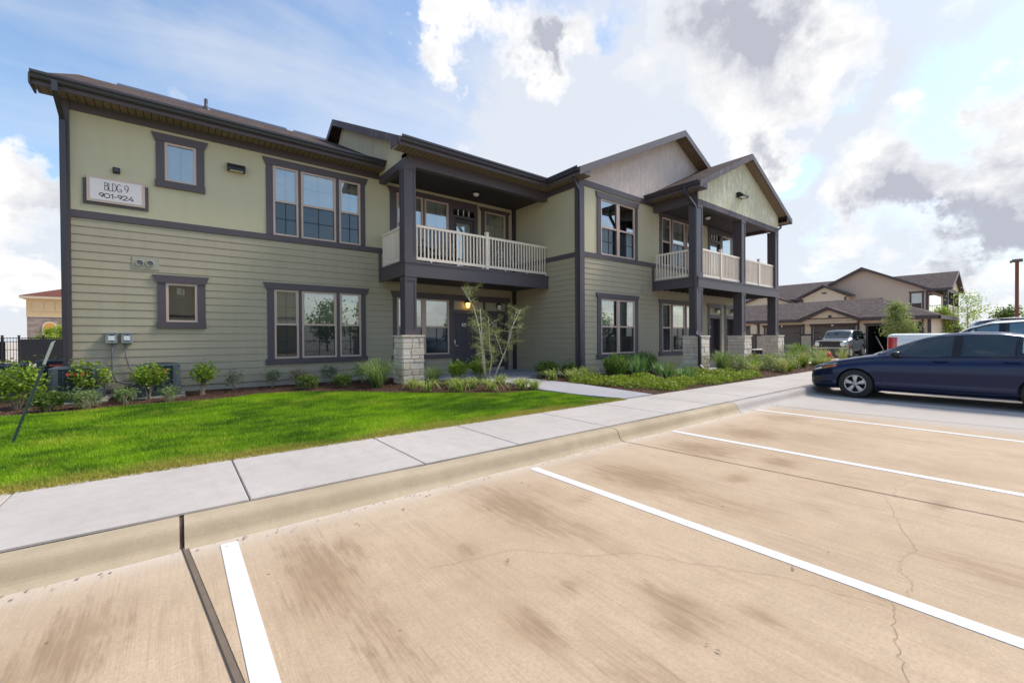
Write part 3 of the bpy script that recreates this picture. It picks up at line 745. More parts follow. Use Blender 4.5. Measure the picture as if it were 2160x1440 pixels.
# rakes (fascia boards) : front gable wing, porch gable, middle roof
def rake(fr, u0, u1, zfun, d0, d1, h=.24, mat='trim', dz=0):
    w = MB(fr); w.prism([(u0, zfun(u0) + dz), (u1, zfun(u1) + dz), (u1, zfun(u1) - h + dz), (u0, zfun(u0) - h + dz)], d0, d1)
    return w.build('rake_board', mat, bld)
zCl = lambda u: zr + S * (u - 9.9); zCr = lambda u: zr - .03 + (zc - zr + .03) * (22.1 - u) / 6.1
rake(FC, 9.88, XC, zCl, .452, .482, dz=-.01); rake(FC, XC, 22.12, zCr, .452, .482, dz=-.01)
zPl = lambda u: zr - .02 + S * (u - 13.95); zPr = lambda u: zr - .02 + S * (22.0 - u)
rake(FP, 13.93, XP, zPl, .352, .382, h=.22, mat='trim_stained', dz=-.01); rake(FP, XP, 22.02, zPr, .352, .382, h=.22, mat='trim', dz=-.01)
rake(FM, 10.6, YM, zM, .342, .372, h=.22, mat='trim_stained', dz=-.01); rake(FM, YM, 17.6, lambda u: zM(YM) - S * (u - YM), .342, .372, h=.22, dz=-.01)
# drip edge on rakes
FAe = Fr((-2.2, 0, 0), (0, 1, 0), (-1, 0, 0)); rake(FAe, 12.45, 18.0, zA, 0.002, .03, h=.2, dz=-.005); rake(FAe, 18, 23.5, lambda u: zA(18) - S * (u - 18), 0.002, .03, h=.2, dz=-.005)
# raking soffits
w = MB(FC)
for a, b, f in ((10.36, XC, zCl), (XC, 21.6, zCr)): w.face([(a, .452, f(a) - .2), (b, .452, f(b) - .2), (b, -.02, f(b) - .2), (a, -.02, f(a) - .2)])
w.build('soffit', 'soffit_x', bld, recalc=False)
w = MB(FP)
for a, b, f in ((14.45, XP, zPl), (XP, 21.5, zPr)): w.face([(a, .352, f(a) - .17), (b, .352, f(b) - .17), (b, -.02, f(b) - .17), (a, -.02, f(a) - .17)])
w.build('soffit', 'soffit_x', bld, recalc=False)
w = MB(FM); w.face([(11.1, .342, zM(11.1) - .16), (YM, .342, zM(YM) - .16), (YM, -.02, zM(YM) - .16), (11.1, -.02, zM(11.1) - .16)]); w.build('soffit', 'gutter', bld, recalc=False)
# horizontal soffits + closing boards
def flat(x0, x1, y0, y1, z, mat):
    w = MB(); w.box(x0, x1, y0, y1, z, z + .02); return w.build('soffit', mat, bld)
flat(-2.17, 5.0, 12.53, 12.96, 6.5, 'soffit_x'); flat(4.68, 9.93, 10.64, 11.1, 6.5, 'soffit_x'); flat(9.93, 10.34, 9.18, 13.0, 6.5, 'soffit_y')
flat(13.98, 14.44, 7.49, 9.56, 6.5, 'soffit_y'); flat(21.52, 21.97, 7.49, 9.56, 6.49, 'soffit_y'); flat(10.34, 10.42, 9.15, 9.6, 6.5, 'soffit_y')
# fascias
w = MB(); w.box(-2.2, 5.0, 12.5, 12.528, 6.48, 6.62); w.build('fascia', 'trim', bld)
w = MB(); w.box(4.66, 9.92, 10.62, 10.638, 6.48, 6.64); w.build('fascia', 'trim', bld)
w = MB(); w.box(9.905, 9.928, 9.15, 10.62, 6.48, 6.64); w.build('fascia', 'trim', bld)
w = MB(); w.box(13.955, 13.978, 7.45, 9.6, 6.46, 6.6); w.build('fascia', 'trim', bld)
w = MB(); w.box(21.975, 21.998, 7.45, 9.6, 6.46, 6.6); w.build('fascia', 'trim', bld)
# closing boxes at the ends of gable eaves
w = MB(); w.box(13.96, 14.5, 7.47, 7.79, 6.49, 6.53); w.prism([(13.97, 6.5), (14.45, 6.5), (14.45, 6.72), (13.97, 6.5 + .02)], 7.448, 7.46); w.build('eave_return', 'trim', bld)
w = MB(); w.prism([(21.5, 6.5), (21.98, 6.5), (21.98, 6.56), (21.5, 6.76)], 7.448, 7.46); w.build('eave_return', 'trim', bld)
w = MB(); w.prism([(9.92, 6.5), (10.36, 6.5), (10.36, 6.8), (9.92, 6.58)], 9.135, 9.147); w.build('eave_return', 'trim', bld)
w = MB(); w.prism([(12.5, 6.48), (12.98, 6.48), (12.98, 6.78), (12.5, 6.6)], -2.235, -2.205, axis='u'); w.build('eave_return', 'trim', bld)
w = MB(); w.prism([(10.62, 6.5), (11.1, 6.5), (11.1, 6.82), (10.62, 6.6)], 4.6, 4.625, axis='u'); w.build('eave_return', 'trim_stained', bld)
# gutters: K profile (outward offset o, z)
def gutter(p0, p1, out):
    prof = [(0, 0), (.06, -.005), (.085, .03), (.085, .05), (.125, .09), (.125, .135), (.115, .135), (.113, .095), (.07, .03), (.01, .02), (.01, .125), (0, .125)]
    p0 = Vector(p0); p1 = Vector(p1); o = Vector(out); n = len(prof)
    vs = [tuple(p + o * a + Vector((0, 0, b))) for p in (p0, p1) for a, b in prof]
    w = MB(); w.add(vs, [tuple(range(n)), tuple(range(2 * n - 1, n - 1, -1))] + [(i, (i + 1) % n, n + (i + 1) % n, n + i) for i in range(n)], raw=True)
    return w.build('gutter', 'gutter', bld)
gutter((-2.2, 12.49, 6.575), (5.0, 12.49, 6.575), (0, -1, 0)); gutter((4.66, 10.61, 6.575), (9.78, 10.61, 6.575), (0, -1, 0))
gutter((9.9, 10.61, 6.575), (9.9, 9.15, 6.575), (-1, 0, 0)); gutter((13.95, 9.58, 6.555), (13.95, 7.45, 6.555), (-1, 0, 0)); gutter((22.0, 9.58, 6.555), (22.0, 7.45, 6.555), (1, 0, 0))
# downspouts
def spout(path, r=.05):
    w = MB(); w.tube(path, r, 4, sq=True)
    return w.build('downspout', 'gutter' if r > .05 else 'trim', bld)
spout([(-1.86, 12.40, 6.6), (-1.86, 12.40, 6.42), (-1.82, 12.88, 6.02), (-1.82, 12.88, .25)], .062)
spout([(10.02, 9.5, 6.55), (10.02, 9.5, 6.42), (10.20, 9.50, 6.16), (10.26, 9.50, 6.1), (10.26, 9.50, .25)], .058)
spout([(13.89, 7.95, 6.58), (13.89, 7.95, 6.38), (14.38, 7.86, 5.98), (14.40, 7.84, 5.9), (14.40, 7.84, 1.62), (14.22, 7.75, 1.46), (14.22, 7.62, 1.4), (14.22, 7.62, .42), (14.2, 7.45, .25)], .058)
spout([(22.03, 7.9, 6.55), (22.03, 7.9, 6.4), (21.62, 7.9, 6.2)], .05)
# ---------------- balcony over the entrance (X 5..10.36, Y 11.1..13)
def pcolumn(x0, y0, z0, z1, s=.34):
    w = MB(); w.box(x0 + .012, x0 + s - .012, y0 + .012, y0 + s - .012, z0, z1)
    t = .055
    for a in (0, s - t):
        for b in (0, s - t): w.box(x0 + a, x0 + a + t, y0 + b, y0 + b + t, z0 + .0, z1)
    for zz, hh in ((z0, .16), (z1 - .1, .1)):
        w.box(x0 - .006, x0 + s + .006, y0 - .006, y0 + s + .006, zz, zz + hh)
    return w.build('column', 'trim', bld)
pieces('beam', 'trim', bld, WORLD, [(5.0, 10.34, 11.1, 11.3, 6.19, 6.5), (5.0, 5.2, 11.3, 12.98, 6.19, 6.40)])
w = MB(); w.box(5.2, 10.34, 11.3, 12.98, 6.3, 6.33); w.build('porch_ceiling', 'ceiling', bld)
w = MB(); w.box(5.2, 10.3, 11.30, 12.99, 3.45, 3.55); w.build('balcony_deck', 'drive', bld)
w = MB(); w.box(4.98, 10.355, 11.08, 11.14, 3.12, 3.5); w.box(4.98, 5.04, 11.14, 12.98, 3.15, 3.5); w.box(4.965, 10.356, 11.06, 11.3, 3.5, 3.56); w.box(4.965, 5.2, 11.3, 12.98, 3.5, 3.56)
w.box(4.96, 5.02, 12.93, 12.985, 3.15, 4.1)
w.build('deck_fascia', 'trim', bld)
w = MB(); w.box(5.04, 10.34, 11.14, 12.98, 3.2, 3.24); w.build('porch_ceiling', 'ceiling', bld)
pcolumn(4.98, 11.1, 3.56, 6.19); pcolumn(4.98, 11.1, 1.49, 3.12)
def pier(x0, x1, y0, y1, z1, seed):
    r_ = random.Random(seed); w = MB(); z = GZ - .05; rows = []
    while z < z1 - .06:
        h = r_.choice((.1, .13, .16, .19)); h = min(h, z1 - .03 - z)
        if h < .05: break
        rows.append((z, z + h)); z += h
    g = .008
    for za, zb in rows:
        for side in range(4):
            a0, a1 = (x0, x1) if side % 2 == 0 else (y0, y1)
            cuts = [a0]; 
            while cuts[-1] < a1 - .25: cuts.append(cuts[-1] + r_.uniform(.17, .34))
            if a1 - cuts[-1] < .12 and len(cuts) > 1: cuts.pop()
            cuts.append(a1)
            for a, b in zip(cuts, cuts[1:]):
                p = r_.uniform(0, .022); q = .06
                if side == 0: w.box(a + g, b - g, y0 - p, y0 + q, za + g, zb - g)
                elif side == 2: w.box(a + g, b - g, y1 - q, y1 + p, za + g, zb - g)
                elif side == 1: w.box(x0 - p, x0 + q, a + g, b - g, za + g, zb - g)
                else: w.box(x1 - q, x1 + p, a + g, b - g, za + g, zb - g)
    o = w.build('stone_pier', 'stone', bld, bevel=.012)
    c = MB(); c.box(x0 + .012, x1 - .012, y0 + .012, y1 - .012, GZ - .05, z1 - .04); c.build('mortar', 'mortar', o)
    c = MB(); c.box(x0 - .03, x1 + .03, y0 - .03, y1 + .03, z1 - .045, z1); c.build('pier_cap', 'stone', o, bevel=.01)
    return o
pier(4.84, 5.46, 10.97, 11.59, 1.49, 3)
def railing(fr, u0, u1, zb, zt, posts=(), end=True):
    w = MB(fr); w.box(u0, u1, -.025, .025, zt - .07, zt); w.box(u0, u1, -.02, .02, zb, zb + .08)
    n = max(2, round((u1 - u0) / .118)); 
    for i in range(n):
        u = u0 + (u1 - u0) * (i + .5) / n
        w.box(u - .018, u + .018, -.016, .016, zb + .08, zt - .07)
    for p in posts: w.box(p - .05, p + .05, -.045, .045, zb - .05, zt + .1); w.box(p - .06, p + .06, -.055, .055, zt + .1, zt + .125)
    u = u0 + .5
    while u < u1: w.box(u - .02, u + .02, -.02, .02, zb - .06, zb); u += .9
    return w.build('railing', 'rail', bld)
FR1 = Fr((0, 11.18, 0), (1, 0, 0), (0, -1, 0)); railing(FR1, 5.32, 10.33, 3.62, 4.61, (7.78,))
FR2 = Fr((5.08, 0, 0), (0, 1, 0), (-1, 0, 0)); railing(FR2, 11.44, 12.97, 3.62, 4.61)
# ---------------- porch of the wing (X 14.45..21.5, Y 7.8..9.6)
w = MB(); w.box(14.45, 21.5, 7.8, 8.0, 6.05, 6.25); w.build('beam', 'trim_stained', bld)
pieces('beam', 'trim', bld, WORLD, [(14.44, 14.62, 8.0, 9.56, 6.14, 6.5), (21.33, 21.5, 8.0, 9.56, 6.14, 6.5)]); pieces('beam_end', 'trim', bld, WORLD, [(14.44, 14.49, 7.802, 8.0, 6.25, 6.5)])
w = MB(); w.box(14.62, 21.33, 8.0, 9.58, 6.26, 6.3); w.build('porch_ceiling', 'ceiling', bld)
w = MB(); w.box(14.6, 21.4, 8.0, 9.59, 3.4, 3.5); w.build('balcony_deck', 'drive', bld)
w = MB(); w.box(14.44, 21.52, 7.78, 7.84, 3.14, 3.47); w.box(14.44, 14.5, 7.84, 9.57, 3.16, 3.47); w.box(21.46, 21.52, 7.84, 9.57, 3.16, 3.47); w.box(14.42, 21.54, 7.76, 8.0, 3.47, 3.52); w.box(14.42, 14.6, 8.0, 9.57, 3.47, 3.52); w.box(21.4, 21.54, 8, 9.57, 3.47, 3.52)
w.box(14.38, 14.44, 9.53, 9.585, 3.14, 4.1)
w.build('deck_fascia', 'trim', bld)
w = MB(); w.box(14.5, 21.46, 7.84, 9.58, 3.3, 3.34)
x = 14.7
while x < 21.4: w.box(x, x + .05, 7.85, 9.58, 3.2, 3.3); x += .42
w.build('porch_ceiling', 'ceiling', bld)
for x in (14.45, 17.84, 21.16):
    pcolumn(x, 7.8, 3.52, 6.05); pcolumn(x, 7.8, 1.43, 3.14); pier(x - .14, x + .5, 7.65, 8.3, 1.43, int(x * 10))
FR3 = Fr((0, 7.9, 0), (1, 0, 0), (0, -1, 0)); railing(FR3, 14.79, 17.84, 3.56, 4.57, (16.3,)); railing(FR3, 18.18, 21.16, 3.56, 4.57, (19.65,))
FR4 = Fr((14.55, 0, 0), (0, 1, 0), (-1, 0, 0)); railing(FR4, 8.14, 9.56, 3.56, 4.54)
FR5 = Fr((21.4, 0, 0), (0, 1, 0), (-1, 0, 0)); railing(FR5, 8.14, 9.56, 3.56, 4.54)
# ---------------- fixtures on the walls
def coach(fr, u, z, lit):
    w = MB(fr); w.box(u - .05, u + .05, .02, .05, z - .02, z + .14); w.box(u - .015, u + .015, .05, .14, z + .12, z + .15)
    o = w.build('wall_lamp', 'bronze', bld, bevel=.004)
    c = fr(u, .15, z); g = MB(); g.lathe(c, [(0, .12), (.07, .115), (.095, .09), (.1, .07)], 14); g.build('lamp_cap', 'bronze', o)
    g = MB(); g.lathe(c, [(.07, .07), (.075, .03), (.06, -.06), (.03, -.1), (0, -.105)], 14); g.build('lamp_glass', 'lit' if lit else 'lampglass', o, recalc=True)
    return tag(o, 'lit amber wall lamp' if lit else None)
coach(FA, 8.12, 2.57, True); coach(FA, 9.50, 2.54, False); coach(FC, 19.28, 2.52, False); coach(FC, 20.8, 2.52, False)
def pack(fr, u0, u1, z0, z1, dep):
    w = MB(fr); b = len(w.v)
    pr_ = [(0, z0), (0, z1), (dep * .45, z1), (dep, z0 + (z1 - z0) * .35), (dep, z0)]
    w.prism([(p[0], p[1]) for p in pr_], u0, u1, axis='u'); o = w.build('flood_light', 'black', bld, bevel=.012)
    w = MB(fr); w.box(u0 + .05, u1 - .05, dep * .3, dep * .9, z0 - .006, z0 + .004); w.build('flood_lens', 'lampglass', o)
pack(FA, 1.06, 1.44, 5.68, 5.86, .17); pack(FP, 17.38, 17.82, 6.86, 7.03, .26)
w = MB(FA); w.box(-1.07, -.95, .005, .05, 5.12, 5.25); o = w.build('sign_light', 'black', bld, bevel=.006)
w = MB(FA); w.prism([(-1.05, 5.14), (-.97, 5.14), (-.96, 5.22), (-1.04, 5.22)], .05, .085); w.build('light_hood', 'gutter', o)
# ceiling lights
for c in ((8.0, 12.1, 6.3), (17.0, 8.75, 6.26)):
    g = MB(); g.lathe(c, [(0, 0), (.12, 0), (.12, -.04), (.1, -.05)], 16); o = g.build('ceiling_lamp', 'bronze', bld)
    g = MB(); g.lathe(c, [(.1, -.05), (.09, -.1), (.05, -.13), (0, -.135)], 16); g.build('lamp_glass', 'lampglass', o)
# vent blocks
w = MB(FA); w.box(-.77, -.29, .0, .022, 3.03, 3.31); vb = w.build('vent_block', 'vent', bld)
for u in (-.64, -.46):
    c = FA(u, .02, 3.17); g = MB(); g.lathe(c, [(.078, 0), (.078, -.02), (.06, -.02), (.055, 0)], 20, 'y'); g.build('vent_ring', 'vent', vb)
    g = MB(); g.lathe(c, [(.055, -.008), (0, -.008)], 16, 'y'); g.build('vent_screen', 'conduit', vb)
w = MB(FC); w.box(13.60, 13.92, .0, .022, 3.0, 3.28); vb = w.build('vent_block', 'vent', bld)
g = MB(); g.lathe(FC(13.76, .02, 3.14), [(.07, 0), (.07, -.02), (.05, -.02), (.045, 0)], 20, 'y'); g.build('vent_ring', 'vent', vb)
g = MB(); g.lathe(FC(13.76, .012, 3.14), [(.045, 0), (0, 0)], 16, 'y'); g.build('vent_screen', 'conduit', vb)
w = MB(FC); w.box(11.7, 12.7, .0, .006, 3.1, 3.38)
# electrical disconnects and conduits
for i, (u, p) in enumerate(((-1.125, [(-1.12, .06, 1.35), (-1.12, .06, 1.06), (-1.12, .055, .66), (-1.05, .06, .5), (-.9, .1, .43), (-.7, .14, .42)]), (-.87, [(-.9, .06, 1.35), (-.9, .06, 1.06), (-.84, .06, .8), (-.68, .06, .55), (-.62, .08, .4), (-.66, .1, .3), (-.72, .12, .22)]))):
    w = MB(FA); w.box(u - .095, u + .095, .015, .12, 1.34, 1.55); w.box(u - .105, u + .105, .015, .13, 1.55, 1.575); o = w.build('disconnect_box', 'box_grey', bld, bevel=.004)
    w = MB(FA); w.box(u - .05, u + .055, .12, .123, 1.40, 1.50); w.build('warning_label', 'white', o)
    w = MB(FA); w.box(u - .03, u + .04, .12, .1225, 1.515, 1.53); w.box(u - .045, u + .05, .12, .1225, 1.38, 1.393); w.build('label_text', 'ink', o)
    w = MB(FA); w.tube(p, .017 if i == 0 else .013, 8); w.build('conduit', 'conduit', o)
w = MB(FA); w.tube([(-.72, .14, .42), (-.86, .16, .34), (-1.1, .25, .28), (-1.3, .35, .28)], .035, 8); w.tube([(-.66, .1, .42), (-.7, .12, .3), (-.62, .2, .22)], .022, 8); w.build('refrigerant_line', 'black', bld)
w = MB(FA); w.box(-.78, -.55, .01, .04, .42, .62); w.build('line_cover', 'vent', bld)
w = MB(FA); w.box(6.52, 6.64, .01, .05, .52, .66); w.build('outlet_cover', 'vent', bld)
# sign
w = MB(FA); w.box(-1.55, -.47, .004, .03, 4.37, 4.92); sg = w.build('sign', 'trim', bld)
w = MB(FA); w.box(-1.49, -.53, .03, .055, 4.43, 4.985); w.build('sign_frame', 'frame', sg, bevel=.006)
w = MB(FA); w.box(-1.44, -.585, .055, .060, 4.48, 4.935); w.build('sign_face', 'signface', sg)
# lettering: BLDG 9 in thin tall strokes, 901-924 in wide strokes
def strokes(fr, lines, ox, oz, sx, sz, t, d):
    w = MB(fr)
    for ln in lines:
        pts = [(ox + a * sx, oz + b * sz) for a, b in ln]
        for (a, b), (c, e) in zip(pts, pts[1:]):
            L_ = math.hypot(c - a, e - b) or 1e-6; nx, nz = -(e - b) / L_ * t / 2, (c - a) / L_ * t / 2; ex, ez = (c - a) / L_ * t * .35, (e - b) / L_ * t * .35
            w.face([(a + nx - ex, d, b + nz - ez), (c + nx + ex, d, e + nz + ez), (c - nx + ex, d, e - nz + ez), (a - nx - ex, d, b - nz - ez)])
    return w
def arc(cx, cz, rx, rz, a0, a1, n=10): return [(cx + rx * math.cos(R(a0 + (a1 - a0) * i / n)), cz + rz * math.sin(R(a0 + (a1 - a0) * i / n))) for i in range(n + 1)]
GL = {
 'B': ([[(0, 0), (0, 1)], [(0, 1)] + arc(.15, .8, .25, .2, 90, -90) + [(0, .6)], [(0, .6)] + arc(.15, .3, .32, .3, 90, -90) + [(0, 0)]], .55),
 'L': ([[(0, 1), (0, 0), (.4, 0)]], .5),
 'D': ([[(0, 0), (0, 1)] + arc(.1, .5, .4, .5, 90, -90, 14) + [(0, 0)]], .6),
 'G': ([arc(.3, .5, .3, .5, 50, 360 - 60, 16), [(.35, .35), (.58, .35), (.58, 0)]], .68),
 '9': ([arc(.27, .7, .25, .3, 0, 360, 16), [(.52, .7)] + arc(.04, .7, .48, .7, 0, -62, 8)], .62),
 '0': ([arc(.34, .5, .34, .5, 0, 360, 20)], .82), '1': ([[(.0, .82), (.22, 1), (.22, 0)]], .4),
 '-': ([[(0, .42), (.3, .42)]], .44), '2': ([arc(.3, .7, .28, .3, 170, -30, 10) + [(.02, 0), (.62, 0)]], .76),
 '4': ([[(.62, .25), (0, .25), (.42, 1)], [(.46, .6), (.46, 0)]], .72), ' ': ([], .35)}
def write(fr, txt, u0, u1, z0, h, t, d, par):
    tot = sum(GL[c][1] for c in txt); sx = (u1 - u0) / tot; lines = []; x = 0
    allf = MB(fr); x = 0
    for c in txt:
        m = strokes(fr, GL[c][0], u0 + x * sx, z0, sx, h, t, d); allf.add(m.v, m.f, raw=True); x += GL[c][1]
    return allf.build('lettering', 'ink', par, recalc=False)
write(FA, 'BLDG 9', -1.20, -.80, 4.705, .165, .011, .0625, sg)
write(FA, '901-924', -1.29, -.715, 4.54, .095, .0145, .0625, sg)
w = MB(); w.prism([(13.0, 6.6), (22.94, 6.6), (18, zA(18) - .15)], -1.80, -1.74, axis='u'); w.build('gable_wall', 'stucco', bld)
# ------------------------------------------------------------------ ground
w = MB(); w.box(-400, 500, -300, 600, -1.2, -.03); struct(w, 'ground', 'drive')
# parking lot with dirt attribute
xs = np.concatenate([[-60, -30, -15, -8, -5], np.arange(-3.5, 13, .045), [14, 16, 19, 24, 30, 45, 70]])
ys = np.concatenate([[-40, -20, -10, -6, -4, -2.5], np.arange(-1.6, 3.64, .045)]); ys[-1] = 3.66
X, Y = np.meshgrid(xs, ys); nx, ny = len(xs), len(ys)
st = np.zeros_like(X); gut = np.zeros_like(X); newer = np.zeros_like(X)
def blob(cx, cy, rx, ry, a, rot=0):
    c, s = math.cos(rot), math.sin(rot); dx, dy = X - cx, Y - cy
    u, v = (dx * c + dy * s) / (rx * 1.35), (-dx * s + dy * c) / (ry * 1.25)
    global st; st = np.maximum(st, a * np.exp(-(u * u + v * v)))
for a in ((-.4, 2.75, .16, .42, .85), (-.62, 2.7, .12, .3, .6), (-.2, 3.1, .06, .16, .5), (.66, 2.72, .16, .5, .9), (.9, 2.95, .12, .22, .7), (.62, 3.1, .1, .1, .8), (.75, 2.0, .14, .5, .6), (1.35, 1.55, .07, .18, .95),
          (2.2, 2.75, .2, .55, .95), (2.3, 2.2, .1, .5, .55), (3.6, 2.55, .26, .5, 1.0), (3.55, 1.9, .2, .5, .6), (5.15, 2.75, .3, .42, .9), (5.25, 1.9, .16, .18, .95), (6.5, 2.72, .35, .35, .95), (6.9, 2.2, .3, .5, .5),
          (8.2, 2.9, .4, .35, .7), (9.8, 2.95, .4, .3, .9), (10.3, 2.3, .4, .5, .6), (2.05, 1.2, .09, .22, .85), (1.9, 1.12, .1, .1, .8), (2.3, .92, .05, .09, .8), (2.1, 1.42, .07, .07, .6), (1.75, 1.68, .09, .09, .6), (4.35, 1.95, .16, .1, .75),
          (4.95, .6, .2, .08, .7), (3.75, .2, .2, .4, .6), (4.9, 1.2, .5, .3, .35), (1.5, 1.05, .15, .3, .6), (-1.1, 2.4, .2, .5, .5), (-.9, 1.8, .3, .5, .5), (1.3, 3.2, .1, .1, .35), (1.5, 2.4, .08, .1, .6), (2.9, .6, .2, .3, .4), (6.3, .9, .4, .5, .4), (12.6, 1.5, .5, 1.2, .5), (.45, 1.5, .1, .5, .5)):
    blob(*a)
for i in range(46):
    blob(rnd.uniform(-2.5, 9), rnd.uniform(-1, 3.2), rnd.uniform(.03, .13), rnd.uniform(.04, .16), rnd.uniform(.3, .6))
gut = np.clip(1 - (3.66 - Y) / .28, 0, 1) * .9 + .5 * np.exp(-((3.66 - Y) / .5) ** 2) * .6
newer = np.clip((X - 8.9) / .8, 0, 1)
ver = np.stack([X.ravel(), Y.ravel(), np.zeros(X.size)], 1)
idx = np.arange(nx * ny).reshape(ny, nx)
fc = np.stack([idx[:-1, :-1].ravel(), idx[:-1, 1:].ravel(), idx[1:, 1:].ravel(), idx[1:, :-1].ravel()], 1)
me = bpy.data.meshes.new('parking_lot'); me.vertices.add(len(ver)); me.vertices.foreach_set('co', ver.astype(np.float32).ravel())
me.loops.add(fc.size); me.loops.foreach_set('vertex_index', fc.astype(np.int32).ravel()); me.polygons.add(len(fc))
me.polygons.foreach_set('loop_start', np.arange(len(fc), dtype=np.int32) * 4); me.polygons.foreach_set('loop_total', np.full(len(fc), 4, dtype=np.int32))
me.update(calc_edges=True)
ca = me.color_attributes.new('stain', 'FLOAT_COLOR', 'POINT')
ca.data.foreach_set('color', np.stack([st.ravel(), np.clip(gut, 0, 1).ravel(), newer.ravel(), np.ones(st.size)], 1).astype(np.float32).ravel())
me.materials.append(M['lot']); o = bpy.data.objects.new('parking_lot', me); COL.objects.link(o); o['kind'] = 'structure'
# drive beyond the beds
w = MB(); w.box(21.5, 70, 3.66, 45, -.02, .0); w.box(18.6, 21.5, 3.66, 5.3, -.02, 0.001); struct(w, 'driveway', 'drive')
# painted stall lines
for i, (x0, x1, y1) in enumerate(((.222, .322, 3.52), (2.95, 3.05, 3.47), (5.74, 5.84, 3.52), (8.62, 8.72, 3.57), (11.62, 11.72, 3.66), (14.6, 14.7, 3.6), (17.6, 17.7, 3.6))):
    w = MB(); w.box(x0, x1, -1.9, y1 - .005 * 0, .0, .004); struct(w, 'stall_line', 'line')
# joints in the slab
def ribbon(w, pts, t, z, mi=0):
    for (a, b), (c, d) in zip(pts, pts[1:]):
        l = math.hypot(c - a, d - b); nx_, ny_ = -(d - b) / l * t / 2, (c - a) / l * t / 2
        w.face([(a + nx_, b + ny_, z), (c + nx_, d + ny_, z), (c - nx_, d - ny_, z), (a - nx_, b - ny_, z)], mi)
w = MB(); pts = [(.015 + .012 * math.sin(i * 1.7), 3.64 - i * .22) for i in range(9)]
pts = [(.03 + (3.64 - y) * .1, y) for y in np.arange(3.64, -1.8, -.2)]
ribbon(w, pts, .026, .004); struct(w, 'joint_sealant', 'seal', recalc=False)
w = MB(); ribbon(w, [(a - .016, b) for a, b in pts], .006, .005); ribbon(w, [(a + .015, b) for a, b in pts], .004, .005)
ribbon(w, [(4.70, 3.66), (4.84, 1.8), (4.99, -.2), (5.1, -1.8)], .011, .004); ribbon(w, [(9.42, 3.66), (9.50, 2.56), (9.8, .3), (10, -1.8)], .014, .004); struct(w, 'lot_joint', 'joint', recalc=False)
def jag(pts, amp=.018, sub=7, seed=1):
    r_ = random.Random(seed); out = []
    for (a, b), (c, d) in zip(pts, pts[1:]):
        for i in range(sub): out.append((a + (c - a) * i / sub + r_.uniform(-amp, amp), b + (d - b) * i / sub + r_.uniform(-amp, amp)))
    out.append(pts[-1]); return out
w = MB()
ribbon(w, jag([(4.85, .93), (4.39, .78), (4.07, .68), (3.89, .6), (3.78, .56), (3.54, .6), (3.36, .57), (3.26, .5), (3.16, .49), (3.08, .5)], .012), .0016, .004)
ribbon(w, jag([(2.92, .52), (2.7, .48), (2.53, .44), (2.3, .36)], .012, seed=2), .002, .004)
ribbon(w, jag([(1.2, 2.35), (1.73, 2.22), (1.97, 1.96), (2.07, 1.84), (2.33, 1.67), (2.49, 1.39), (2.62, 1.2), (2.75, .99), (2.8, .81), (2.87, .53)], .015, seed=3), .0018, .004)
ribbon(w, jag([(4.88, .87), (5.16, .91), (5.72, .83), (5.98, .76), (6.59, .62)], .018, seed=4), .0018, .004)
struct(w, 'hairline_crack', 'crack', recalc=False)
# curb: swept profile, with joints, slightly wandering
prof = [(-.19, -.01), (-.165, .003), (-.14, .014), (-.122, .028), (-.11, .046), (-.098, .075), (-.086, .104), (-.076, .122), (-.062, .137), (-.044, .147), (-.02, .153), (.01, .155), (.08, .154), (.1, .15), (.1, -.1), (-.19, -.1)]
def sweep(mb, prof, x0, x1, y, step=.25, mi=0, amp=.004):
    n = len(prof); k = max(1, int((x1 - x0) / step)); vs = []
    for i in range(k + 1):
        x = x0 + (x1 - x0) * i / k; dy = amp * math.sin(x * 1.7) + amp * math.sin(x * 5.1 + 1)
        vs += [(x, y + a + dy, b) for a, b in prof]
    fs = [(i * n + j, i * n + (j + 1) % n, (i + 1) * n + (j + 1) % n, (i + 1) * n + j) for i in range(k) for j in range(n)] + [tuple(range(n)), tuple(range(k * n, (k + 1) * n))[::-1]]
    b = len(mb.v); mb.v += vs
    for f in fs: mb.f.append(tuple(b + q for q in f)); mb.m.append(mi); mb.sm.append(False)
w = MB()
for a, b in ((-14, -5), (-4.99, .004), (.03, 4.69), (4.705, 8.16)): sweep(w, prof, a, b, 3.75)
struct(w, 'curb', 'curb')
w = MB(); sweep(w, prof, 8.175, 19, 3.75); struct(w, 'curb', 'curb_grey')
w = MB(); pj = [(a + (.012 if a < 0 else 0), b - .012) for a, b in prof]
for a, b in ((-5, -4.98), (.0, .034), (4.685, 4.71), (8.155, 8.18)): sweep(w, pj, a, b, 3.75); struct(w, 'curb_joint', 'seal')
# sidewalk panels with tooled joints
w = MB(); xsj = [-14, -5.55, -4.05, -2.56, -1.06, .436, 1.92, 3.11, 4.69, 6.2, 7.7, 9.2, 10.7, 12.2, 13.7, 15.2, 16.7, 19]
for a, b in zip(xsj, xsj[1:]):
    w.prism([(a + .004, .0), (b - .004, .0), (b - .004, .158), (b - .012, .166), (a + .012, .166), (a + .004, .158)], 3.854, 5.30)
struct(w, 'sidewalk', 'walk')
w = MB(); w.box(-14, 19, 3.852, 5.29, -.05, .152); struct(w, 'sidewalk_joint', 'joint')
# entry path, porch slabs
w = MB(); w.prism([(6.98, 5.31), (7.95, 5.31), (8.36, 8.1), (8.28, 10.0), (10.2, 10.0), (10.34, 12.98), (5.8, 12.98), (5.8, 11.2), (6.85, 11.15), (7.0, 9.9), (7.1, 9.2), (6.75, 7.6), (6.75, 6.4)], .0, .185, axis='z')
struct(w, 'entry_path', 'path')
w = MB(); w.box(14.6, 21.6, 7.9, 9.62, 0, .19); w.box(17.9, 18.6, 6.9, 7.9, 0, .185); w.box(18.4, 21.6, 6.9, 7.9, 0, .18); struct(w, 'porch_slab', 'walk')
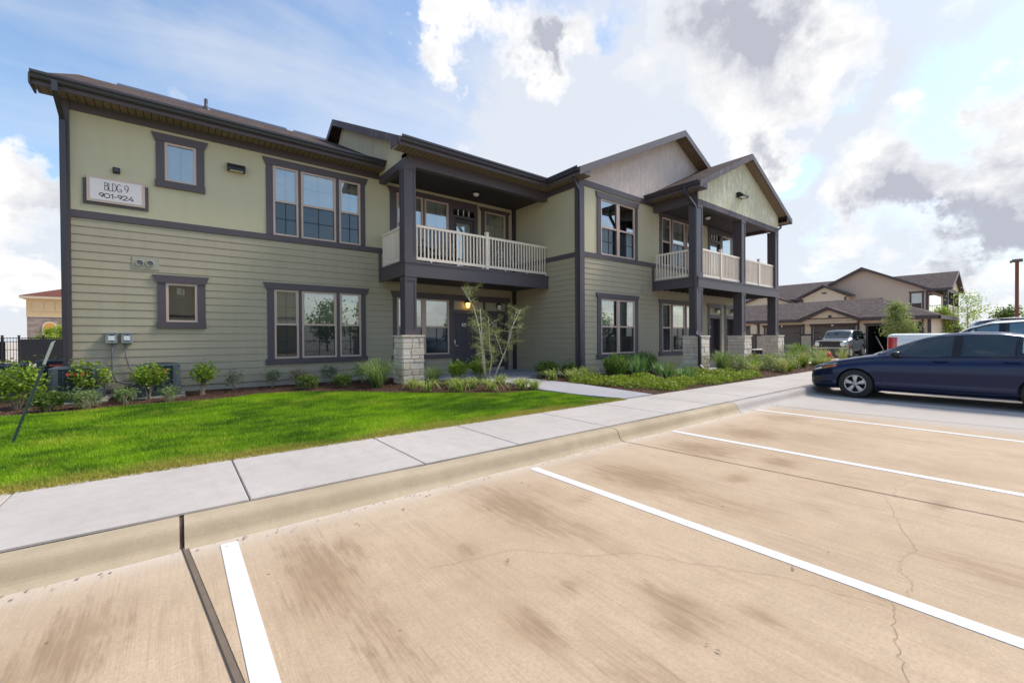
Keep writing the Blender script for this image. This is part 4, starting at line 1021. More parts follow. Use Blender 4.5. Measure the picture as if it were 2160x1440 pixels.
# planting beds
w = MB(); w.box(-12, 6.9, 5.6, 30, 0, .158); w.prism([(8.0, 5.31), (21.4, 5.31), (22.6, 6.5), (22.6, 30), (8.0, 30)], .0, .1575, axis='z'); struct(w, 'mulch_bed', 'mulch')
# a bank of soil under the beds' rear
lawn = [(-12, 5.31), (6.95, 5.31), (6.70, 5.9), (6.70, 6.54), (6.54, 7.45), (5.9, 7.62), (5.62, 7.69), (4.74, 8.46), (3.88, 9.32), (3.19, 10.15), (2.35, 10.95), (1.41, 11.15), (1.01, 10.85), (.43, 10.72), (-.54, 10.82), (-1.45, 10.6), (-1.97, 10.6), (-2.28, 10.62), (-12, 10.6)]
w = MB(); w.prism(lawn, .02, .166, axis='z'); struct(w, 'lawn', 'lawn')
# grass blades
def inpoly(px, py, poly):
    ins = np.zeros(px.shape, bool); n = len(poly)
    for i in range(n):
        x0, y0 = poly[i]; x1, y1 = poly[(i + 1) % n]
        c = ((y0 > py) != (y1 > py)) & (px < (x1 - x0) * (py - y0) / (y1 - y0 + 1e-12) + x0); ins ^= c
    return ins
rs = np.random.RandomState(3)
def blades(n, region, poly, h0, h1, wd, z, lean=.5):
    px = rs.uniform(region[0], region[1], n); py = rs.uniform(region[2], region[3], n)
    k = inpoly(px, py, poly); px, py = px[k], py[k]; n = len(px)
    h = rs.uniform(h0, h1, n); th = rs.uniform(0, 2 * np.pi, n); la = rs.uniform(0, lean, n) * h; lt = rs.uniform(0, 2 * np.pi, n)
    wx, wy = np.cos(th) * wd / 2, np.sin(th) * wd / 2
    a = np.stack([px - wx, py - wy, np.full(n, z)], 1); b = np.stack([px + wx, py + wy, np.full(n, z)], 1)
    c = np.stack([px + la * np.cos(lt), py + la * np.sin(lt), z + h], 1)
    return np.stack([a, b, c], 1).reshape(-1, 3)
lp = [(-12, 5.29), (6.98, 5.29)] + lawn[2:-1] + [(-12, 10.6)]
v1 = blades(235000, (-4.2, 7.0, 5.27, 11.3), lp, .02, .05, .009, .162, .8)
v2 = blades(22000, (-2.5, 7.0, 5.22, 5.5), [(-12, 5.2), (6.98, 5.2), (6.98, 5.6), (-12, 5.6)], .012, .04, .009, .164, 1.6)
go = npmesh('grass', np.concatenate([v1, v2]), None, 3, 'blade'); go['kind'] = 'stuff'
# mulch chips
def chips(n, fn):
    out = []
    x, y = fn(n); n = len(x); s = rs.uniform(.008, .028, n); th = rs.uniform(0, 6.28, n); t = rs.uniform(-.5, .5, n); wd = s * rs.uniform(.2, .5, n)
    c, sn = np.cos(th), np.sin(th); z = .16 + rs.uniform(0, .012, n)
    P = lambda a, b: np.stack([x + c * s * a - sn * wd * b, y + sn * s * a + c * wd * b, z + a * t * s + .003], 1)
    return np.stack([P(-1, -1), P(1, -1), P(1, 1), P(-1, 1)], 1).reshape(-1, 3)
def bedpts(n):
    x = rs.uniform(-4, 21, n); y = rs.uniform(5.3, 13.2, n)
    k = ~inpoly(x, y, lawn); k &= ~inpoly(x, y, [(6.8, 5.3), (7.95, 5.3), (8.36, 8.1), (8.28, 10.0), (10.2, 10.0), (10.34, 12.98), (5.8, 12.98), (5.8, 11.2), (6.85, 11.15), (7.1, 9.2), (6.7, 7.6)])
    k &= ~((x > 10.3) & (y > 9.6)); k &= ~((x > 6.9) & (x < 8.0) & (y < 9)); k &= ~((x > 14.6) & (y > 7.7))
    return x[k], y[k]
o = npmesh('mulch_chips', chips(60000, bedpts), None, 4, 'chip'); o['kind'] = 'stuff'
# litter on the lot: leaves / pebbles
w = MB()
for px, py in ((.9, 3.35), (1.05, 3.25), (1.45, 3.3), (1.46, 3.27), (1.1, 3.5), (.6, 3.58), (2.0, 3.3), (2.6, 3.2), (.95, 1.35), (1.6, 2.1), (3.2, 2.3), (2.9, 3.1), (4.6, 3.4), (5.1, 3.3), (3.5, 1.7), (4.4, 2.9), (7.1, 3.3), (1.9, .95), (2.9, 1.0), (3.3, .9)):
    for k in range(rnd.choice((1, 1, 2))):
        a = rnd.uniform(0, 3); s_ = rnd.uniform(.008, .02); x, y = px + rnd.uniform(-.03, .03), py + rnd.uniform(-.03, .03)
        w.face([(x - s_ * math.cos(a), y - s_ * math.sin(a), .005), (x + s_ * .3 * math.sin(a), y - s_ * .3 * math.cos(a), .012), (x + s_ * math.cos(a), y + s_ * math.sin(a), .006), (x - s_ * .3 * math.sin(a), y + s_ * .3 * math.cos(a), .012)])
for k in range(260):
    x = rnd.uniform(-1, 12); y = 3.56 - abs(rnd.gauss(0, .05)); s_ = rnd.uniform(.004, .013); a = rnd.uniform(0, 3)
    w.face([(x - s_, y, .005), (x, y - s_ * .6, .006), (x + s_, y + s_ * .3, .008), (x, y + s_ * .6, .006)])
o = w.build('leaf_litter', 'seal', recalc=False); o['kind'] = 'stuff'

# ------------------------------------------------------------------ plants
def leaves(cent, size, nrm_up=.6, asp=.5, curve=0):
    """one quad leaf per centre, random orientation; returns verts (4 per leaf, diamond)"""
    n = len(cent); a = rs.normal(size=(n, 3)); a[:, 2] = a[:, 2] * .6 + .25; a /= np.linalg.norm(a, axis=1)[:, None]
    b = rs.normal(size=(n, 3)); b[:, 2] += nrm_up; b = np.cross(a, b); b /= np.linalg.norm(b, axis=1)[:, None] + 1e-9
    s = (size * rs.uniform(.6, 1.25, n))[:, None]
    return np.stack([cent - a * s, cent + b * s * asp, cent + a * s, cent - b * s * asp], 1).reshape(-1, 3)
def stems(mb, x, y, z0, h, r, n, thick=.008, split=2, tips=None):
    for i in range(n):
        a = rnd.uniform(0, 6.28); rr = r * rnd.uniform(.35, 1) * .8; hh = h * rnd.uniform(.6, .95)
        bx, by = x + rnd.uniform(-.05, .05), y + rnd.uniform(-.05, .05)
        mid = (x + rr * .45 * math.cos(a), y + rr * .45 * math.sin(a), z0 + hh * .5); top = (x + rr * math.cos(a), y + rr * math.sin(a), z0 + hh)
        mb.tube([(bx, by, z0 - .01), mid, top], [thick, thick * .75, thick * .35], 5, cap=False)
        if tips is not None: tips.append(top); tips.append(((mid[0] + top[0]) / 2 + rnd.uniform(-.05, .05), (mid[1] + top[1]) / 2, (mid[2] + top[2]) / 2))
        for k in range(split):
            a2 = a + rnd.uniform(-1.2, 1.2); l = h * rnd.uniform(.2, .4)
            t2 = (mid[0] + l * .6 * math.cos(a2), mid[1] + l * .6 * math.sin(a2), mid[2] + l * .8)
            mb.tube([mid, t2], [thick * .6, thick * .3], 4, cap=False)
            if tips is not None: tips.append(t2)
def shrub(name, x, y, h, r, nleaf, size, mat, label, cat='shrub', group=None, nst=9, bark='bark', bare=.35, asp=.5, clump=.09, thick=.008, z0=GZ - .01):
    t = thing(name, label, cat, (x, y, z0), group)
    mb = MB(); tips = []; stems(mb, x, y, z0, h, r, nst, thick, 2, tips); mb.build('stem', bark, t, recalc=False)
    T = np.array(tips); pick = T[rs.randint(0, len(T), nleaf)]
    c = pick + rs.normal(size=(nleaf, 3)) * np.array([clump, clump, clump * .9])
    # also fill of an ellipsoid shell above the bare foot
    k = nleaf // 3; d = rs.normal(size=(k, 3)); d /= np.linalg.norm(d, axis=1)[:, None]; rad = rs.uniform(.5, 1, k)[:, None] ** .5
    e = np.array([x, y, z0 + h * (bare + (1 - bare) * .5)]) + d * rad * np.array([r * .9, r * .9, h * (1 - bare) * .5])
    c = np.concatenate([c, e]); c = c[c[:, 2] > z0 + .02]
    npmesh('foliage', leaves(c, size, asp=asp), None, 4, mat, t)
    return t
def bladeplant(name, x, y, h, r, n, wd, mat, label, cat='plant', group=None, droop=.6, stiff=False, z0=GZ - .01, seg=4, spread=.05, part='blades', parent=None):
    V = []
    for i in range(n):
        a = rs.uniform(0, 2 * np.pi); L_ = h * rs.uniform(.7, 1.15); out = r * (rs.uniform(.25, 1.2)) ** .8 if not stiff else r * rs.uniform(.05, 1)
        bx, by = x + rs.normal() * spread, y + rs.normal() * spread; ca, sa = np.cos(a), np.sin(a)
        pts = []
        for k in range(seg + 1):
            t = k / seg
            if stiff: o_ = out * t; zz = L_ * t * np.sqrt(max(.02, 1 - (out / (L_ * 1.25)) ** 2))
            else: q_ = out / r; o_ = out * (t ** (1.45 - .5 * q_)) * 1.25 + .02 * t; zz = L_ * (1.05 - .25 * q_) * np.sin(t * np.pi * (.47 + .38 * droop * q_ ** .8))
            pts.append((bx + ca * o_, by + sa * o_, z0 + max(zz, .01)))
        for k in range(seg):
            w0 = wd / 2 * (1 - (k / seg) ** 1.6) if k else wd / 2 * .8; w1 = wd / 2 * (1 - ((k + 1) / seg) ** 1.6) + .0004
            p, q = pts[k], pts[k + 1]
            V += [(p[0] - sa * w0, p[1] + ca * w0, p[2]), (p[0] + sa * w0, p[1] - ca * w0, p[2]), (q[0] + sa * w1, q[1] - ca * w1, q[2]), (q[0] - sa * w1, q[1] + ca * w1, q[2])]
    if parent is not None: return npmesh(part, np.array(V), None, 4, mat, parent)
    o = npmesh(name, np.array(V), None, 4, mat); o.data.transform(Matrix.Translation((-x, -y, -z0))); o.location = (x, y, z0)
    return tag(o, label, cat, group)
def mound(name, x, y, h, r, n, size, mat, label, cat='plant', group=None, ry=None, z0=GZ - .01, asp=.6, flowers=0):
    ry = ry or r; d = rs.normal(size=(n, 3)); d[:, 2] = abs(d[:, 2]); d /= np.linalg.norm(d, axis=1)[:, None]
    rad = rs.uniform(.55, 1.05, n)[:, None]; c = np.array([x, y, z0]) + d * rad * np.array([r, ry, h])
    c[:, 2] += .03 * np.sin(c[:, 0] * 23) * np.cos(c[:, 1] * 19)
    c = c[c[:, 2] > z0 + .01]
    o = npmesh(name, leaves(c, size, asp=asp), None, 4, mat); o.data.transform(Matrix.Translation((-x, -y, -z0))); o.location = (x, y, z0)
    if flowers:
        d = rs.normal(size=(flowers, 3)); d[:, 2] = abs(d[:, 2]); d /= np.linalg.norm(d, axis=1)[:, None]
        f = npmesh('flowers', leaves(d * np.array([r, ry, h * 1.1]) * 1.02, .022, asp=.9), None, 4, 'flower', None); f.parent = o
    return tag(o, label, cat, group)
GB = 'lime green viburnum bushes in front of the air conditioners'
shrub('viburnum_bush', -2.3, 11.75, .78, .44, 1250, .04, 'leaf_lime', 'wide lime green bush behind the leaning metal post', group=GB, nst=12, bare=.1, clump=.1)
shrub('viburnum_bush', -1.36, 12.0, .82, .34, 820, .038, 'leaf_lime', 'lime green bush hiding the red badge of the air conditioner at the building corner', group=GB, nst=11, clump=.08)
shrub('viburnum_bush', -.46, 11.75, .76, .28, 640, .037, 'leaf_lime', 'lime green bush with bare pale stems below the small window, before a condenser', group=GB, nst=10, clump=.075)
shrub('viburnum_bush', .46, 11.95, .70, .26, 620, .036, 'leaf_lime', 'lime green bush standing alone against the siding right of the condensers', group=GB, nst=9, clump=.07)
shrub('leafy_shrub', -1.78, 10.95, .34, .24, 500, .036, 'leaf_dark', 'small dark bushy plant at the lawn edge by the leaning post', nst=7, bare=.0, clump=.06)
shrub('herb_shrub', -1.3, 11.0, .34, .26, 800, .032, 'leaf_fount', 'feathery grey green herb at the foot of the corner bush', nst=12, bare=.0, clump=.06, asp=.25)
shrub('herb_shrub', -.78, 11.3, .32, .18, 500, .03, 'leaf_fount', 'feathery herb between the two conduit runs and the lawn', nst=9, bare=.0, clump=.05, asp=.25)
shrub('herb_shrub', -.12, 11.1, .30, .15, 420, .03, 'leaf_fount', 'feathery herb at the foot of the second condenser', nst=8, bare=.0, clump=.05, asp=.25)
GS = 'sparse twiggy shrubs along the siding'
for x, y, h, r, mat, lab, n in ((1.12, 12.5, .42, .24, 'leaf_grey', 'sparse grey twiggy shrub left of the lower triple window', 260), (1.98, 12.6, .42, .22, 'leaf_grey', 'grey green twiggy shrub under the left end of the triple window', 330), (2.55, 12.55, .42, .22, 'leaf_brown', 'dry brown twiggy shrub under the triple window', 300),
                            (3.3, 12.4, .48, .26, 'leaf_grey', 'grey green twiggy shrub under the middle of the triple window', 420), (4.15, 12.2, .5, .28, 'leaf_grey', 'grey green twiggy shrub just right of the triple window sill', 420), (4.65, 12.3, .42, .2, 'leaf_grey', 'thin grey shrub beside the fountain grass near the stone pier', 240)):
    shrub('twiggy_shrub', x, y, h * 1.1, r, n, .03, mat, lab, group=GS, nst=12, bare=.05, clump=.06, thick=.004)
shrub('leafy_shrub', 2.55, 11.45, .34, .3, 700, .034, 'leaf_dark', 'low dark green shrub at the lawn edge below the triple window', nst=8, bare=0, clump=.06)
shrub('leafy_shrub', 3.35, 11.3, .32, .26, 500, .032, 'leaf_dark', 'small dark shrub left of the fountain grass clump', nst=8, bare=0, clump=.06)
GF = 'arching fountain grasses'
bladeplant('fountain_grass', 4.05, 10.75, .74, .85, 300, .014, 'leaf_fount', 'large arching fountain grass clump left of the stone pier', 'ornamental grass', GF, .95)
bladeplant('fountain_grass', 5.4, 10.3, .5, .5, 190, .012, 'leaf_fount', 'fountain grass clump at the right foot of the stone pier', 'ornamental grass', GF, .9)
bladeplant('fountain_grass', 14.75, 7.1, .74, .7, 320, .015, 'leaf_fount', 'tall fountain grass clump in front of the first porch pier', 'ornamental grass', GF, .9)
bladeplant('fountain_grass', 13.2, 8.1, .45, .4, 160, .008, 'leaf_olive', 'thin wispy grass clump by the porch downspout', 'ornamental grass', GF, .7)
bladeplant('fountain_grass', 21.5, 7.0, .95, .65, 360, .02, 'leaf_rosemary', 'tall bright green grass clump beyond the last porch pier', 'ornamental grass', GF, .6)
GV = 'yellow green striped clumps along the entry bed'
for x, y, s, lab in ((4.55, 9.75, .3, 'striped clump at the left foot of the stone pier'), (4.62, 9.1, .33, 'striped clump before the stone pier at the lawn edge'), (5.35, 9.15, .3, 'striped clump between the pier and the small pyramid shrub'), (5.15, 8.55, .34, 'yellowest striped clump on the lawn edge below the tree'),
                   (5.75, 8.9, .3, 'striped clump right under the small pyramid shrub'), (5.85, 8.25, .34, 'striped clump on the lawn edge left of the tree trunks'), (6.9, 9.3, .27, 'striped clump just right of the tree trunks'), (6.55, 8.0, .28, 'striped clump on the mulch tip in front of the path'),
                   (7.0, 8.55, .22, 'small thin striped clump near the path bend'), (6.75, 7.75, .26, 'striped clump at the point where lawn and path meet')):
    bladeplant('striped_clump', x, y, s * .95, s * 1.15, 55, .026, 'leaf_var', 'yellow green ' + lab, 'plant', GV, 1.15)
for x, y, lab in ((5.95, 9.9, 'small pyramid shaped green shrub in front of the left entrance door'), (6.75, 10.1, 'green shrub directly behind the tree trunks at the porch slab')):
    shrub('conifer_shrub', x, y, .68, .24, 1100, .034, 'leaf_lime', lab, nst=8, bare=0, clump=.07, asp=.4)
# plants of the bed before the wing
shrub('leafy_shrub', 9.15, 9.9, .5, .4, 1300, .036, 'leaf_dark', 'rounded dark green shrub at the corner of the path and porch slab', nst=8, bare=0, clump=.08)
shrub('leafy_shrub', 9.75, 9.5, .42, .34, 800, .034, 'leaf_dark', 'dark green shrub against the return wall of the wing', nst=8, bare=0, clump=.08)
for x, y, lab in ((8.55, 9.0, 'loose yellow green clump along the back edge of the path'), (8.75, 8.4, 'striped clump by the path before the wing corner'), (9.35, 8.8, 'striped clump at the foot of the wing corner downspout'), (9.85, 8.9, 'striped clump right of the wing corner downspout')):
    bladeplant('striped_clump', x, y, .36, .38, 62, .026, 'leaf_var', lab, 'plant', 'yellow green clumps by the wing corner', .9)
def rosemary(x, y, h, r, lab):
    n = 420; V = []
    for i in range(n):
        a = rs.uniform(0, 6.28); rr = r * np.sqrt(rs.uniform(0, 1)); hh = h * rs.uniform(.75, 1.05) * (1 - .35 * (rr / r) ** 2); bx, by = x + rr * .8 * np.cos(a), y + rr * .8 * np.sin(a); tx, ty = x + rr * 1.15 * np.cos(a), y + rr * 1.15 * np.sin(a)
        for k in range(7):
            t = rs.uniform(.15, 1); p = np.array([bx + (tx - bx) * t, by + (ty - by) * t, GZ + hh * t]); b = rs.uniform(0, 6.28); d = np.array([np.cos(b) * .5, np.sin(b) * .5, .9]) * .06; s = np.array([-np.sin(b), np.cos(b), 0]) * .0085
            V += [p - s, p + s, p + d + s, p + d - s]
    o = npmesh('rosemary_shrub', np.array(V), None, 4, 'leaf_rosemary'); o.data.transform(Matrix.Translation((-x, -y, -GZ))); o.location = (x, y, GZ)
    return tag(o, lab, 'shrub', 'dense upright shrubs under the wing window')
rosemary(10.85, 8.55, .72, .36, 'upright needle leaved shrub under the left half of the wing window'); rosemary(11.9, 8.9, .66, .36, 'upright needle leaved shrub between two yuccas'); rosemary(12.9, 8.95, .74, .42, 'largest upright needle leaved shrub at the right end of the wing window')
GY = 'spiky yuccas before the wing'
bladeplant('yucca', 11.35, 8.1, .72, .62, 150, .034, 'leaf_blue', 'tall spiky yucca between the two left needle shrubs', 'yucca', GY, 0, True); bladeplant('yucca', 11.65, 7.25, .5, .45, 100, .034, 'leaf_blue', 'spiky yucca with drooping pale lower leaves, second from the path', 'yucca', GY, 0, True)
bladeplant('yucca', 11.35, 6.5, .48, .50, 120, .034, 'leaf_blue', 'low blue green yucca nearest to the sidewalk', 'yucca', GY, 0, True); bladeplant('yucca', 12.35, 8.0, .5, .42, 90, .03, 'leaf_blue', 'half hidden yucca in front of the largest needle shrub', 'yucca', GY, 0, True)
GC = 'low ground cover mounds along the walk'
cov = [(8.65, 7.9), (9.3, 8.1), (8.75, 7.1), (9.4, 7.3), (10.0, 7.7), (9.0, 6.4), (9.7, 6.6), (10.3, 6.9), (9.2, 5.75), (9.9, 5.9), (10.6, 6.1), (10.6, 7.4), (11.0, 5.75), (11.8, 5.8), (12.5, 5.8), (12.3, 6.5), (13.2, 5.85), (13.1, 6.5), (13.9, 5.9), (14.0, 6.6), (12.7, 7.3), (13.6, 7.4)]
for i, (x, y) in enumerate(cov):
    ad = ('bright', 'yellowish', 'dense')[i % 3]; r_ = rnd.uniform(.36, .48)
    o = mound('ground_cover_plant', x, y, rnd.uniform(.15, .24), r_, 620, .032, 'leaf_cover', 'low yellow green ground cover mound in the bed between the entry path and the sidewalk', group=GC, ry=.4)
for i in range(16):
    x = 14.9 + i * .42 + rnd.uniform(-.1, .1)
    bladeplant('wild_clump', x, 6.0 + rnd.uniform(-.35, .5), rnd.uniform(.3, .5), .32, 60, .022, 'leaf_lime' if i % 3 else 'straw', 'loose yellow green tuft among the tall tufts along the sidewalk before the porch piers', 'plant', 'loose tufts along the walk before the piers', .6)
for i, (x, y) in enumerate(((15.9, 7.1), (16.6, 6.9), (17.3, 7.15), (18.0, 6.85), (18.8, 7.05), (19.6, 6.9), (20.4, 7.0), (17.0, 6.5), (18.4, 6.45))):
    mound('flowering_shrub', x, y, .58, .46, 800, .04, 'leaf_olive', 'bushy olive green shrub with small lavender flowers before the porch piers', 'shrub', 'flowering shrubs before the porch piers', flowers=26)
for i in range(12):
    bladeplant('straw_grass', 19.2 + i * .5 + rnd.uniform(-.2, .2), 6.3 + rnd.uniform(-.5, .9), rnd.uniform(.5, .8), .36, 70, .018, 'straw' if i % 2 else 'leaf_fount', 'straw coloured seeding grass tuft at the far end of the walk', 'ornamental grass', 'straw coloured grasses at the far end of the walk', .5)
shrub('hedge_plant', -2.6, 17.5, .62, .5, 1300, .03, 'leaf_lime', 'lime green hedge plant in the side yard behind the condensers', nst=10, bare=.1, clump=.14); shrub('hedge_plant', -3.5, 17.8, .55, .5, 1200, .03, 'leaf_lime', 'lower lime green hedge plant further left in the side yard', nst=10, bare=.1, clump=.14)
# the ornamental tree with several trunks
def tree(name, label, base, limbs, leaf_mat, nleaf, size, spread, bark='bark', asp=.3, group=None, twigs=5, cat='tree', twl=.35):
    t = thing(name, label, cat, base, group); mb = MB(); anch = []
    for path, r0 in limbs:
        n = len(path); mb.tube(path, [r0 * (1 - .8 * i / (n - 1)) + .002 for i in range(n)], 6, cap=True)
        for i in range(1, n):
            p, q = Vector(path[i - 1]), Vector(path[i])
            for k in range(twigs):
                if i == 1 and n > 2: continue
                s_ = p.lerp(q, rnd.random()); a = rnd.uniform(0, 6.28); l = twl * rnd.uniform(.4, 1.1)
                e = s_ + Vector((math.cos(a) * l, math.sin(a) * l, l * rnd.uniform(-.15, .7)))
                mb.tube([tuple(s_), tuple(s_.lerp(e, .5) + Vector((0, 0, .02))), tuple(e)], [.005, .0035, .0015], 4, cap=False)
                anch += [s_.lerp(e, f) for f in (.35, .6, .8, 1.0)]
    mb.build('trunk', bark, t, recalc=False)
    A = np.array([tuple(a) for a in anch]); c = A[rs.randint(0, len(A), nleaf)] + rs.normal(size=(nleaf, 3)) * spread
    npmesh('crown', leaves(c, size, asp=asp), None, 4, leaf_mat, t)
    return t
b = (6.55, 9.5, GZ)
tree('ornamental_tree', 'small feathery tree with several pale trunks in front of the entrance doors', b, [
    ([b, (6.5, 9.5, .9), (6.38, 9.48, 1.5), (6.15, 9.45, 2.2), (5.78, 9.45, 2.72)], .022), ([(6.6, 9.55, GZ), (6.52, 9.6, .8), (6.5, 9.6, 1.5), (6.45, 9.6, 2.2)], .034), ([(6.62, 9.5, GZ), (6.75, 9.5, .8), (6.68, 9.5, 1.3), (6.62, 9.45, 1.95)], .018),
    ([(6.55, 9.45, GZ), (6.42, 9.4, .7), (6.3, 9.35, 1.2), (6.2, 9.3, 1.8)], .016), ([(6.9, 9.6, .3), (7.15, 9.62, .75), (7.4, 9.65, 1.15), (7.55, 9.7, 1.6), (7.95, 9.7, 2.22)], .018), ([(7.4, 9.65, 1.15), (7.5, 9.6, 1.5), (7.62, 9.5, 2.15)], .01), ([(7.2, 9.6, .9), (7.0, 9.6, 1.4), (6.85, 9.6, 1.65)], .008)],
    'leaf_tree', 6000, .034, .05, bark='bark_pale', asp=.15, twigs=6, twl=.38)
def bushy_tree(name, label, x, y, h, r, n, size, mat, trunk=.06, group=None, z0=0, low=.3):
    t = thing(name, label, 'tree', (x, y, z0), group); mb = MB(); A = []
    mb.tube([(x, y, z0), (x + .05, y, z0 + h * .5), (x, y + .05, z0 + h * .9)], [trunk, trunk * .6, trunk * .2], 7)
    for i in range(26):
        zz = z0 + h * rnd.uniform(low, .95); a = rnd.uniform(0, 6.28); f = (zz - z0) / h; l = r * rnd.uniform(.45, 1.05) * (1 - max(0, f - .45) * 1.25)
        e = (x + l * math.cos(a), y + l * math.sin(a), zz + l * .35); mb.tube([(x, y, zz - .1), e], [trunk * .25, .006], 4, cap=False); A += [Vector((x, y, zz)).lerp(Vector(e), q) for q in (.4, .65, .85, 1)]
    mb.build('trunk', 'bark2', t, recalc=False); A = np.array([tuple(q) for q in A])
    c = A[rs.randint(0, len(A), n)] + rs.normal(size=(n, 3)) * r * .17
    npmesh('crown', leaves(c, size, asp=.5), None, 4, mat, t); return t
bushy_tree('young_tree', 'feathery olive green young tree before the dark open garage', 31, 5.35, 3.05, .95, 5000, .06, 'leaf_olive', low=.38)
bushy_tree('young_tree', 'bright yellow green tree behind the white pickup cab', 43, 4.9, 3.2, 1.3, 2200, .08, 'leaf_bright', low=.3)
bushy_tree('young_tree', 'sparse yellow green sapling at the corner of the tan apartment house', 44, 3.9, 4.3, 1.5, 1300, .07, 'leaf_bright', .05, low=.35)
bushy_tree('distant_tree', 'dark green tree top left of the tall light pole above the cars', 62, 3.0, 4.0, 1.6, 1800, .14, 'leaf_dark', low=.35)
bushy_tree('distant_tree', 'low greyish tree top touching the light pole above the cars', 62, .9, 3.0, 1.5, 1200, .14, 'leaf_olive', low=.3)
bushy_tree('distant_tree', 'yellow green tree top in front of the stone tower behind the fence', -10.9, 70, 2.7, 1.3, 2500, .12, 'leaf_lime', low=.25)
bushy_tree('distant_tree', 'bushy tree behind the black fence, right of the tower window', -9.3, 66, 3.0, 1.3, 2500, .12, 'leaf_bright', low=.25)
# ------------------------------------------------------------------ air conditioners, post, fence
def make_ac():
    t = thing('air_conditioner', 'x', 'air conditioner', (0, 0, 0)); s = .37; h = .69
    w = MB(); c = .07
    for sx in (-1, 1):
        for sy in (-1, 1):
            pts = [(sx * s, sy * (s - c * 1.7)), (sx * s, sy * (s - c * .6)), (sx * (s - c * .3), sy * (s - c * .1)), (sx * (s - c * .9), sy * s), (sx * (s - c * 1.9), sy * s), (sx * (s - c * 1.5), sy * (s - c * 1.5))]
            w.prism([(a, b) for a, b in pts], .03, h - .04, axis='z')
    w.box(-s + .04, s - .04, -s + .04, s - .04, .0, .05); w.build('cabinet', 'ac', t)
    w = MB(); w.box(-s + .05, s - .05, -s + .05, s - .05, .05, h - .05); w.build('coil', 'ac_dark', t)
    w = MB(); n = 17
    for i in range(n):
        z = .06 + (h - .12) * i / n
        for k in range(4):
            f = [Fr((0, 0, 0), (1, 0, 0), (0, -1, 0)), Fr((0, 0, 0), (0, 1, 0), (-1, 0, 0)), Fr((0, 0, 0), (1, 0, 0), (0, 1, 0)), Fr((0, 0, 0), (0, 1, 0), (1, 0, 0))][k]; w.fr = f
            w.add([(-s + .1, s - .035, z + .02), (s - .1, s - .035, z + .02), (s - .1, s - .004, z), (-s + .1, s - .004, z), (-s + .1, s - .004, z + .006), (s - .1, s - .004, z + .006)], [(0, 1, 2, 3), (3, 2, 5, 4)])
    for k in range(4):
        w.fr = [Fr((0, 0, 0), (1, 0, 0), (0, -1, 0)), Fr((0, 0, 0), (0, 1, 0), (-1, 0, 0)), Fr((0, 0, 0), (1, 0, 0), (0, 1, 0)), Fr((0, 0, 0), (0, 1, 0), (1, 0, 0))][k]
        for q in range(8): u = -s + .13 + (2 * s - .26) * q / 7; w.box(u - .004, u + .004, s - .006, s - .002, .05, h - .06)
    w.build('louvre', 'ac', t, recalc=False)
    w = MB(); w.box(-s, s, -s, s, h - .05, h - .015); w.box(-s + .03, s - .03, -s + .03, s - .03, h - .015, h); w.build('top_cover', 'ac', t, bevel=.012)
    w = MB()
    for r_ in (.08, .14, .2, .26, .31): w.lathe((0, 0, h + .004), [(r_, 0), (r_ + .006, .006), (r_ + .012, 0)], 28)
    w.build('fan_grille', 'black', t)
    w = MB(); w.box(-.13, .13, -s - .006, -s + .004, h - .17, h - .115); w.build('badge', 'ac_red', t, bevel=.003)
    return t
ac0 = make_ac()
for i, (x, y, rz, lab) in enumerate(((-1.57, 12.3, 0, 'dark blue grey condenser at the building corner behind a lime bush'), (-.30, 12.32, 0, 'dark condenser below the small window with the second conduit, half behind a bush'),
                            (-2.55, 17.0, 0, 'condenser standing beyond the corner downspout in the side yard, topped with a red badge strip'), (-3.1, 14.6, 0, 'condenser with a wide red badge at the picture edge behind the big bush'), (-3.75, 15.3, 0, 'condenser just behind the one with the wide red badge'), (-2.3, 17.95, 0, 'farthest condenser of the side yard, only its lid showing over the next one'))):
    o = ac0 if i == 0 else copy_tree(ac0)
    o.location = (x, y, .19); o.rotation_euler.z = rz; tag(o, lab, 'air conditioner', 'condensers beside the building')
    w = MB(); w.box(x - .45, x + .45, y - .42, y + .45, .12, .19); p = w.build('equipment_pad', 'foundation'); p['kind'] = 'structure'
w = MB(); w.box(-1.22, -.93, 11.65, 11.85, .16, .2)
t = thing('leaning_post', 'leaning dark green metal T-post with a bare tip on the lawn', 'metal post', (-1.60, 7.85, .1))
w = MB(); a = Vector((-1.60, 7.85, .1)); b = Vector((-1.235, 7.9, 1.385)); m_ = a.lerp(b, .78)
w.tube([tuple(a), tuple(m_)], .017, 4, sq=True)
for k in range(22):
    q = a.lerp(m_, (k + .5) / 22); w.tube([tuple(q + Vector((.012, -.012, 0))), tuple(q + Vector((.03, -.02, .004)))], .006, 4)
w.build('shaft', 'tpost', t)
w = MB(); w.tube([tuple(m_), tuple(a.lerp(b, .97)), tuple(b)], [.017, .019, .016], 4, sq=True); w.tube([tuple(b), tuple(b + Vector((.02, 0, .01)))], .008, 4); w.build('tip', 'tpost_top', t)
w = MB(); w.tube([(-1.40, 7.87, .83), (-1.7, 8.1, 1.0), (-2.3, 8.5, 1.13)], .006, 5); w.build('guy_wire', 'black', t)
